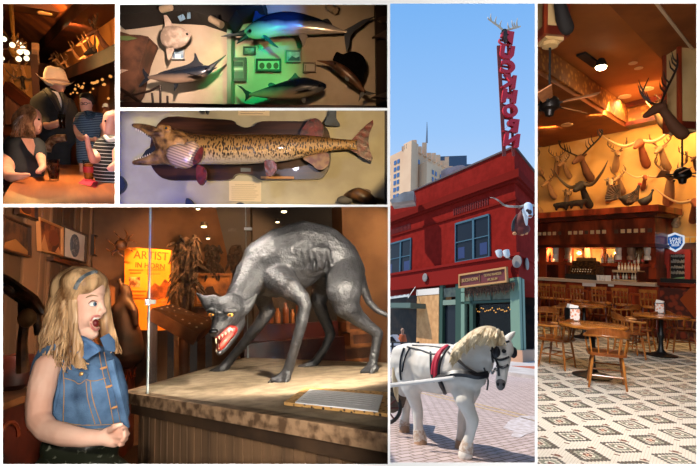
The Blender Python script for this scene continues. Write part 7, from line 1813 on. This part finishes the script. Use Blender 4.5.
# glowing shelf lights on the bar behind
wl2 = Proto('shelf_light', 'lamp'); b = MB(); b.ell((0, 0, 0), .014, sub=1); wl2.part('bulb', b, lamp_mat('bokeh_glow', '#f0a050', 1.1))
random.seed(33)
for i in range(26):
    x = random.uniform(70, 114); y = random.uniform(82, 104) if i > 10 else 92-(x-70)*.38+random.uniform(-1, 1)
    wl2.place(Q, aw(x, y, .35), 'tiny warm light twinkling on the bar shelves behind the boy', 'tiny lights on the bar shelves', sc=random.uniform(.5, 1.1))
light(Q, 'SPOT', Q.at(106, 10, 4.0), 42, '#ffb060', .01, aim=aw(88, 52), spot=120, name='cove_lamp')
light(Q, 'SPOT', Q.at(72, 30, 5.4), 85, '#ffb060', .01, aim=aw(66, 64), spot=120, name='cove_lamp')
light(Q, 'SPOT', Q.at(24, 62, 6.0), 26, '#ffb868', .02, aim=Q.at(20, 84, 7), spot=110, name='cove_lamp')
# table
tz = .75
tp = [Q.onz(x, y, tz) for x, y in spline2([(-14, 225), (-4, 208), (4, 196), (11, 184), (21, 174), (34, 168), (48, 165.4), (66, 164.4), (83, 165.4), (100, 168.4), (114, 173), (130, 183), (142, 200), (148, 225)], 4)]
T = Thing(Q, 'oval_table', 'big orange-brown wooden table with drinks filling the lower part', 'table'); b = MB(); b.prism(tp, -Az*.045); T.part('table_top', b, mat('table_orange_wood', '#cc7438', '#a85822', kind='noise', scale=4, stretch=(3, .25, 1), rough=.35, coat=.2), smooth=False)
c = sum(tp, V())/len(tp); b = MB(); b.lathe([(.3, 0), (.08, .08), (.07, .7)], V((c.x, c.y, 0)), 16); T.part('pedestal', b, black); T.done()
def tumbler(px, py, hpx, rpx, label, liquid, lab=None):
    p = Q.onz(px, py, tz); k = Q.dep(p)/F; h_, r_ = hpx*k, rpx*k; T = Thing(Q, 'drinking_glass', label, 'glass'); b = MB()
    b.lathe([(r_*.72, 0), (r_*.8, h_*.3), (r_, h_), (r_*.95, h_), (r_*.75, h_*.3), (r_*.66, .012), (0, .012)], p, 20); g_ = T.part('glass_body', b, glass_mat('tumbler_glass', (.9, .88, .85), .05))
    b = MB(); b.lathe([(r_*.66, .014), (r_*.74, h_*.3), (r_*.9, h_*.82), (0, h_*.82)], p, 20); T.part('drink', b, liquid, parent=g_)
    if lab: b = MB(); b.lathe([(r_*.93, h_*.42), (r_*1.0, h_*.7)], p, 20); T.part('glass_label', b, lab, parent=g_)
    T.done()
tumbler(54.2, 180.5, 21, 6, 'tall glass of dark cola with ice on the orange-brown table', mat('cola', '#2c140c', '#5a3424', scale=30, rough=.2, thr=(.5, .65)))
b = MB(); b.prism([Q.onz(x, y, tz+.003) for x, y in [(78.3, 183), (84, 178.3), (99, 180.2), (95.6, 187.8)]], -Az*.002); solo(Q, 'paper_napkin', 'bright red paper napkin under the beer glass', 'napkin', b, mat('napkin_red', '#e01c48', rough=.8), smooth=False)
tumbler(89.2, 181, 20.5, 5.4, 'amber beer glass with a red band standing on the red napkin', mat('beer', '#c0702c', '#7c3c18', scale=20, rough=.15), mat('label_crimson', '#b01c28', rough=.5))
# --- people
sk = mat('warm_skin', '#e8a890', '#dc9880', scale=9, rough=.5)
blk = mat('black_cloth', '#14151a', '#1e2026', scale=12, rough=.85)
def eyes(T, body, pts, r=.008):
    for x, y, d in pts: b = MB(); b.ell(Q.at(x, y, d), r); T.part('eye', b, mat('eye_dark', '#1c1410', rough=.2), parent=body)
# woman
g1 = 3.55
T = Thing(Q, 'person', 'woman with wavy brown hair in a black v-neck top leaning on the table', 'person')
body = T.part('body', blob([Q.ch(c) for c in [
    [(33, 118, g1, 7.5), (35, 124, g1, 6.8), (36.5, 130, g1, 5)], [(40, 122.5, g1-.02, 1.8), (42.2, 124.5, g1-.02, 1.2)], [(38.5, 128, g1-.03, 1.7), (40, 128.5, g1-.03, 1.1)], [(39, 132, g1-.02, 2.4)],
    [(29, 130, g1+.03, 5), (26, 140, g1+.03, 6.5), (24, 150, g1, 13), (25, 166, g1, 14)], [(13, 146, g1, 8), (9, 158, g1-.05, 7.6), (6, 170, g1-.2, 7), (10, 177, g1-.4, 5.6), (20, 176.5, g1-.45, 4), (28, 175, g1-.45, 3)],
    [(36, 146, g1, 7), (41, 158, g1-.1, 4.6), (43, 168, g1-.25, 3.4), (38, 172, g1-.3, 3)]]], [Q.el(32, 117, g1+.02, 8.5, 9, 9.5)], voxel=.014, smooth=1), sk)
eyes(T, body, [(39, 119.5, g1-.042)])
b = MB(); b.curve([Q.at(39.5, 129.3, g1-.045), Q.at(41, 128.6, g1-.03)], [.005, .004], 6); T.part('lips', b, mat('lip_pink', '#d07a70'), parent=body)
random.seed(4); b = MB()
b.add(blob([Q.ch([(28, 112, g1, 8), (21, 120, g1, 8.5), (18, 130, g1, 6)])], [Q.el(27.5, 117, g1+.0, 9.5, 10, 10)], voxel=.015))
for i in range(90):
    t = random.random(); x1 = 36-t*15; s_ = random.uniform(-.07, -.02)
    P, _ = spline([Q.at(34-t*6, 108.5+t*2, g1-.02), Q.at(x1, 114+t*2, g1-.065), Q.at(x1-3-t*3, 122, g1-.07), Q.at(x1-2-t*5, 130+random.uniform(-2, 2), g1-.05+s_*.4), Q.at(x1-1-t*7+random.uniform(-2, 2), 135+random.uniform(0, 4), g1-.04)], [0]*5, 4); ph = random.random()*6
    b.tube([p+V((math.sin(ph+k*1.1), math.cos(ph+k*1.1), 0))*.007*(k/16) for k, p in enumerate(P)], [.0075]*(len(P)-1)+[.002], 5)
T.part('hair', b, mat('brown_hair', '#94684a', '#50321e', scale=30, rough=.4, stretch=(1, 1, .3)), parent=body)
top_ = blob([Q.ch(c) for c in [[(14, 143, g1, 8.8), (13, 150, g1-.02, 9)], [(36, 145, g1-.01, 8.4), (39, 152, g1-.05, 7.6), (40.5, 157, g1-.08, 6.4)], [(22, 152, g1-.01, 16), (24, 172, g1-.02, 17)], [(17, 145, g1+.02, 9), (13, 152, g1, 10), (16, 170, g1, 10)], [(33, 156, g1-.02, 10.5), (34, 172, g1-.02, 10)]]], [], voxel=.018)
T.part('black_top', top_, blk, parent=body)
b = MB(); b.prism([Q.at(x, y, g1-.118) for x, y in [(21, 138), (33, 139), (35, 146), (33.6, 155.5), (28, 150)]], V((0, .05, 0))); T.part('neckline', b, sk, parent=body, smooth=False)
T.done()
# cowboy
g2 = 4.7
T = Thing(Q, 'person', 'man in a black suit and cream cowboy hat holding a drink', 'person')
body = T.part('body', blob([Q.ch(c) for c in [
    [(57, 82, g2, 7), (60, 87, g2-.02, 5.4), (61.5, 89.5, g2-.03, 3.4)], [(55, 90, g2+.02, 5), (54, 98, g2+.03, 6)], [(53, 104, g2+.02, 14), (56, 122, g2, 13.5), (56, 140, g2, 12.5)],
    [(52, 140, g2, 8), (50, 165, g2, 7), (50, 190, g2, 6)], [(61, 140, g2, 8), (63, 165, g2, 7), (63, 190, g2, 6)],
    [(38, 104, g2, 7), (36, 116, g2-.05, 6), (40, 126, g2-.15, 5), (50, 126, g2-.3, 3.8), (55, 124.5, g2-.33, 4)],
    [(55, 122, g2-.36, 1.4), (61, 121.5, g2-.37, 1.3), (64, 122.2, g2-.36, 1)], [(55, 124.4, g2-.37, 1.4), (61, 124.2, g2-.38, 1.3), (64.4, 124.8, g2-.37, 1)], [(55, 126.8, g2-.36, 1.4), (61, 127, g2-.37, 1.2), (63.6, 127.4, g2-.36, 1)], [(57, 121, g2-.34, 1.4), (60.6, 119, g2-.36, 1.1)]]], [], voxel=.018, smooth=1), sk)
suit = blob([Q.ch(c) for c in [[(53, 103, g2+.02, 15.4), (56, 122, g2, 15), (57, 142, g2, 14.5)], [(39, 102, g2, 8), (36.5, 115, g2-.04, 7.4), (40, 126, g2-.14, 6.4), (48, 126.5, g2-.26, 5)], [(67, 104, g2, 8), (73, 118, g2, 7), (71, 140, g2, 6)], [(52, 145, g2, 9), (50, 190, g2, 7.5)], [(62, 145, g2, 8.5), (63, 190, g2, 7.5)]]], [], voxel=.025)
st = T.part('black_suit', suit, blk, parent=body)
b = MB(); b.prism([Q.at(x, y, g2-.165) for x, y in [(49, 90), (58, 92), (62, 100), (62.6, 110), (58, 101)]], V((0, .06, 0))); T.part('white_shirt', b, mat('shirt_white', '#e4dee0', rough=.8), parent=body, smooth=False)
b = MB(); b.curve([Q.at(47, 90, g2-.13), Q.at(54, 98, g2-.18), Q.at(60.5, 112, g2-.18)], [.03, .035, .02], 6); b.curve([Q.at(61, 93, g2-.13), Q.at(65, 102, g2-.17), Q.at(63.5, 114, g2-.17)], [.02, .03, .02], 6); T.part('lapel', b, mat('lapel_black', '#22232a', rough=.6), parent=st)
b = MB(); b.curve([Q.at(49, 144, g2-.16), Q.at(55, 139, g2-.19), Q.at(66, 138, g2-.17)], [.035, .04, .035], 8); b.curve([Q.at(49, 144, g2-.16), Q.at(48, 152, g2-.16)], [.035, .025], 8); T.part('leather_belt', b, mat('holster_brown', '#6a3c24', '#a88060', scale=30, rough=.5), parent=body)
hatm = mat('cream_felt', '#dcc8b8', '#ccb6a6', scale=8, rough=.9)
T2 = Thing(Q, 'cowboy_hat', 'cream felt cowboy hat with a curled brim on the standing man', 'hat'); hc = Q.at(56, 82, g2-.02); k = g2/F
b = MB(); n_ = 36
rows = []
for r_, z_ in ((1.0, 0), (.8, -.012), (.55, 0), (.52, .03)):
    rows.append([b.bm.verts.new(hc+V((16.8*k*r_*math.cos(a), 14*k*r_*math.sin(a), z_+(.05*abs(math.cos(a))**3-.035*abs(math.sin(a))**2)*r_*r_+math.cos(a)*(-.018)*r_))) for a in [2*PI*i/n_ for i in range(n_)]])
for i in range(3):
    for j in range(n_): b.bm.faces.new((rows[i][j], rows[i][(j+1) % n_], rows[i+1][(j+1) % n_], rows[i+1][j]))
T2.part('brim', b, hatm)
me = blob([[(hc+V((-.04, 0, .02)), .072), (hc+V((-.035, 0, .09)), .062)], [(hc+V((.035, 0, .02)), .072), (hc+V((.03, 0, .085)), .060)]], [], voxel=.012); T2.part('crown', me, hatm)
b = MB(); P = [hc+V((.105*math.cos(a), .078*math.sin(a), .018)) for a in [2*PI*i/24 for i in range(25)]]; b.tube(P, .011, 6); T2.part('hat_band', b, mat('band_tan', '#b89a84')); T2.done()
T.done()
T = Thing(Q, 'drinking_glass', 'brown drink held up in the hand of the man in the cowboy hat', 'glass'); p = Q.at(62.4, 129, g2-.40); b = MB(); b.lathe([(.022, 0), (.03, .13), (.028, .13), (.02, .01), (0, .01)], p, 14); g_ = T.part('glass_body', b, glass_mat('tumbler_glass')); b = MB(); b.lathe([(.02, .01), (.026, .1), (0, .1)], p, 14); T.part('drink', b, mat('cola', '#2c140c'), parent=g_); T.done()
# boy
g3 = 4.1
navy = mat('navy_stripes', '#1e3650', '#7c98b0', kind='bands', scale=22, stretch=(0, 0, 1), rot=(0, PI/2, 0), rough=.85, thr=(.86, .93))
T = Thing(Q, 'person', 'boy with glasses in a navy striped polo shirt standing beside the table', 'person')
body = T.part('body', blob([Q.ch(c) for c in [
    [(86.5, 102, g3, 6.6), (86, 107, g3, 5.6), (84.8, 111, g3-.01, 3.8)], [(81, 105.5, g3-.02, 1.6), (79.8, 107.2, g3-.02, .9)], [(89, 112, g3+.02, 4), (90, 118, g3+.02, 5)], [(89, 124, g3, 11), (88, 140, g3, 10), (87, 160, g3, 8.5)], [(85, 165, g3, 5), (84, 195, g3, 4.5)], [(91, 165, g3, 5), (92, 195, g3, 4.5)],
    [(78, 120, g3-.02, 4.4), (76.5, 130, g3-.05, 3.2), (79, 137, g3-.1, 2.8), (88, 139, g3-.2, 2.5), (95, 140, g3-.24, 2.2)],
    [(101, 120, g3, 4.6), (105, 130, g3-.05, 3.4), (103, 139, g3-.15, 3), (97, 141, g3-.24, 2.6), (94, 138, g3-.26, 2)],
    [(95, 137, g3-.27, .9), (99, 135, g3-.27, .9)], [(95, 140, g3-.27, .9), (100, 139, g3-.27, .9)]]], [], voxel=.014, smooth=1), sk)
eyes(T, body, [(82.2, 103.6, g3-.048)], .006)
b = MB(); b.add(blob([Q.ch([(84, 97, g3, 4.5), (89, 97, g3, 4.8), (92, 102, g3+.01, 3.6)])], [Q.el(87.8, 99.6, g3+.01, 7.2, 7, 6)], voxel=.012)); T.part('hair', b, mat('dark_hair', '#2a1c14', '#140c08', scale=30, rough=.5), parent=body)
b = MB()
for x in (82, 85.6): b.tube([Q.at(x+1.7*math.cos(a), 103.6+1.3*math.sin(a), g3-.062) for a in [2*PI*i/14 for i in range(15)]], .0024, 5)
b.tube([Q.at(87, 103.3, g3-.062), Q.at(92, 103, g3)], .0024, 5); T.part('glasses', b, black, parent=body)
T.part('striped_polo', blob([Q.ch(c) for c in [[(89, 122, g3, 12), (88, 140, g3, 11), (87, 158, g3, 10)], [(81, 117, g3, 5.6), (77.6, 125, g3-.03, 5)], [(99, 117, g3, 5.6), (103, 126, g3-.02, 5)]]], [], voxel=.018), navy, parent=body)
b = MB(); b.curve([Q.at(85, 112, g3-.06), Q.at(87, 117, g3-.1), Q.at(91, 118, g3-.1), Q.at(94, 113.5, g3-.05)], [.014]*4, 6); T.part('collar', b, mat('navy_plain', '#22405c', rough=.8), parent=body); T.done()
# man at the edge
g4 = 3.5
T = Thing(Q, 'person', 'balding man in a black striped polo pointing up with his finger', 'person')
body = T.part('body', blob([Q.ch(c) for c in [
    [(111, 118, g4, 7.4), (109, 125, g4, 6.6), (107.5, 131, g4-.01, 4.6)], [(104, 123.5, g4-.02, 1.8), (102.4, 126, g4-.02, 1.1)], [(112, 132, g4+.03, 6), (112, 142, g4+.03, 8)], [(110, 155, g4, 15), (112, 175, g4, 15)],
    [(101, 146, g4-.02, 6.4), (96.5, 158, g4-.12, 5.4), (93, 160, g4-.2, 4), (89.5, 150, g4-.28, 3.1), (87.5, 142, g4-.32, 2.6), (87, 138, g4-.33, 3)],
    [(86, 137, g4-.34, 1.3), (84, 132.5, g4-.35, 1.1), (81.6, 128.2, g4-.36, .8)], [(88, 136, g4-.35, 1.2), (86, 135, g4-.37, 1.1), (85.6, 137.4, g4-.375, .9)], [(89, 137.5, g4-.35, 1.2), (87, 138, g4-.375, 1), (86.4, 139.6, g4-.37, .9)], [(89.4, 139.5, g4-.35, 1.1), (87.6, 140.4, g4-.37, .9)], [(85, 140, g4-.33, 1.3), (83.6, 137.6, g4-.35, 1)],
    [(118, 150, g4-.05, 6), (118, 164, g4-.25, 5), (111, 168.5, g4-.35, 4), (108.6, 168, g4-.37, 2.4)]]], [], voxel=.013, smooth=1), mat('pink_skin', '#eca89c', '#e09a8c', scale=9, rough=.45))
eyes(T, body, [(105.4, 121, g4-.046)])
b = MB(); b.add(blob([Q.ch([(113, 113.5, g4+.02, 4.5), (117, 118, g4+.03, 5), (117, 125, g4+.03, 4)])], [], voxel=.014)); T.part('hair', b, mat('grey_stubble', '#b09a90', rough=.8), parent=body)
T.part('striped_polo', blob([Q.ch(c) for c in [[(111, 151, g4-.01, 17), (113, 175, g4-.02, 18)], [(103, 145, g4-.01, 7.6), (99, 152, g4-.06, 7)], [(108, 142, g4+.01, 8)]]], [], voxel=.018), mat('black_stripes', '#131318', '#c8c8cc', kind='bands', scale=13, stretch=(0, 0, 1), rot=(0, PI/2, 0), rough=.85, thr=(.92, .96)), parent=body)
b = MB(); b.curve([Q.at(105, 136.5, g4-.1), Q.at(109, 140, g4-.12), Q.at(116, 139, g4-.08)], [.016]*3, 6); T.part('collar', b, mat('shirt_white', '#e4dee0'), parent=body); T.done()
# white cap guest
g5 = 5.6; T = Thing(Q, 'person', 'guest in a white cap and dark shirt far behind the boy', 'person')
body = T.part('body', blob([Q.ch([(106, 108, g5, 3), (106.5, 111, g5, 2.6), (107, 116, g5, 6), (107, 128, g5, 6.5)])], [], voxel=.02), mat('far_skin', '#a86c50'))
T.part('shirt', blob([Q.ch([(103, 116, g5, 4), (112, 116, g5, 4)]), Q.ch([(107, 117, g5, 6.8), (107, 130, g5, 7)])], [], voxel=.025), mat('grey_brown_shirt', '#4a3a34', rough=.8), parent=body)
b = MB(); b.ell(Q.at(106, 105.5, g5), (3.4*g5/F, .04, 2.4*g5/F)); b.bar(Q.at(102, 107, g5-.06), Q.at(106, 106, g5-.04), .05, .012); T.part('cap', b, mat('cap_white', '#f0f0f0', rough=.6), parent=body); T.done()
light(Q, 'SPOT', Q.at(66, 8, 3.3), 150, '#ffd8a8', .02, aim=Q.at(60, 190, 3.2), spot=70, blend=.7, name='table_fill')  # added overhead fill, brightens the table top
light(None, 'SPOT', (0, -.02, 1.515), 330, '#fff2e8', .02, aim=Q.M @ Q.at(60, 125, 3.6), spot=30, blend=.6, name='flash_light')  # unseen flash at the camera, aimed at the people
# ---------------------------------------------------------------- partitions, camera, sky
for nm, rm in (('partition_people','A'),('partition_fish','B'),('partition_muskie','C'),('partition_museum','D'),('partition_bar','Fr')):
    if nm and rm in globals(): shell(globals()[rm], 'partition')
bpy.context.view_layer.update()
clip_all(); prune()
cam = bpy.data.cameras.new('camera'); cam.sensor_width = 36; cam.lens = F/700*36; cam.clip_start = .05; cam.clip_end = 500
co = bpy.data.objects.new('camera', cam); COL.objects.link(co)
co.location = CAM; co.rotation_euler = (PI/2, 0, 0)
bpy.context.scene.camera = co
w = bpy.data.worlds.new('sky'); bpy.context.scene.world = w; w.use_nodes = True
nt = w.node_tree; nt.nodes.clear()
o_w = nt.nodes.new('ShaderNodeOutputWorld'); bg = nt.nodes.new('ShaderNodeBackground'); tc = nt.nodes.new('ShaderNodeTexCoord'); sx = nt.nodes.new('ShaderNodeSeparateXYZ'); rp = nt.nodes.new('ShaderNodeValToRGB')
nt.links.new(tc.outputs['Generated'], sx.inputs[0]); nt.links.new(sx.outputs['Z'], rp.inputs[0]); nt.links.new(rp.outputs[0], bg.inputs[0]); nt.links.new(bg.outputs[0], o_w.inputs[0])
e = rp.color_ramp.elements
e[0].position = .0; e[0].color = (*hexc('#c9dff8'), 1); e[1].position = .46; e[1].color = (*hexc('#74b2f5'), 1)
m_ = e.new(.2); m_.color = (*hexc('#9cc8fb'), 1)
bg.inputs[1].default_value = 1.0
sc = bpy.context.scene
sc.view_settings.view_transform = 'Standard'; sc.view_settings.look = 'None'; sc.view_settings.gamma = 1; sc.view_settings.exposure = 0
sc.view_settings.use_curve_mapping = False
sc.cycles.max_bounces = 6; sc.cycles.diffuse_bounces = 3; sc.cycles.transparent_max_bounces = 12
sc.cycles.use_denoising = True
sc.cycles.sample_clamp_indirect = 4
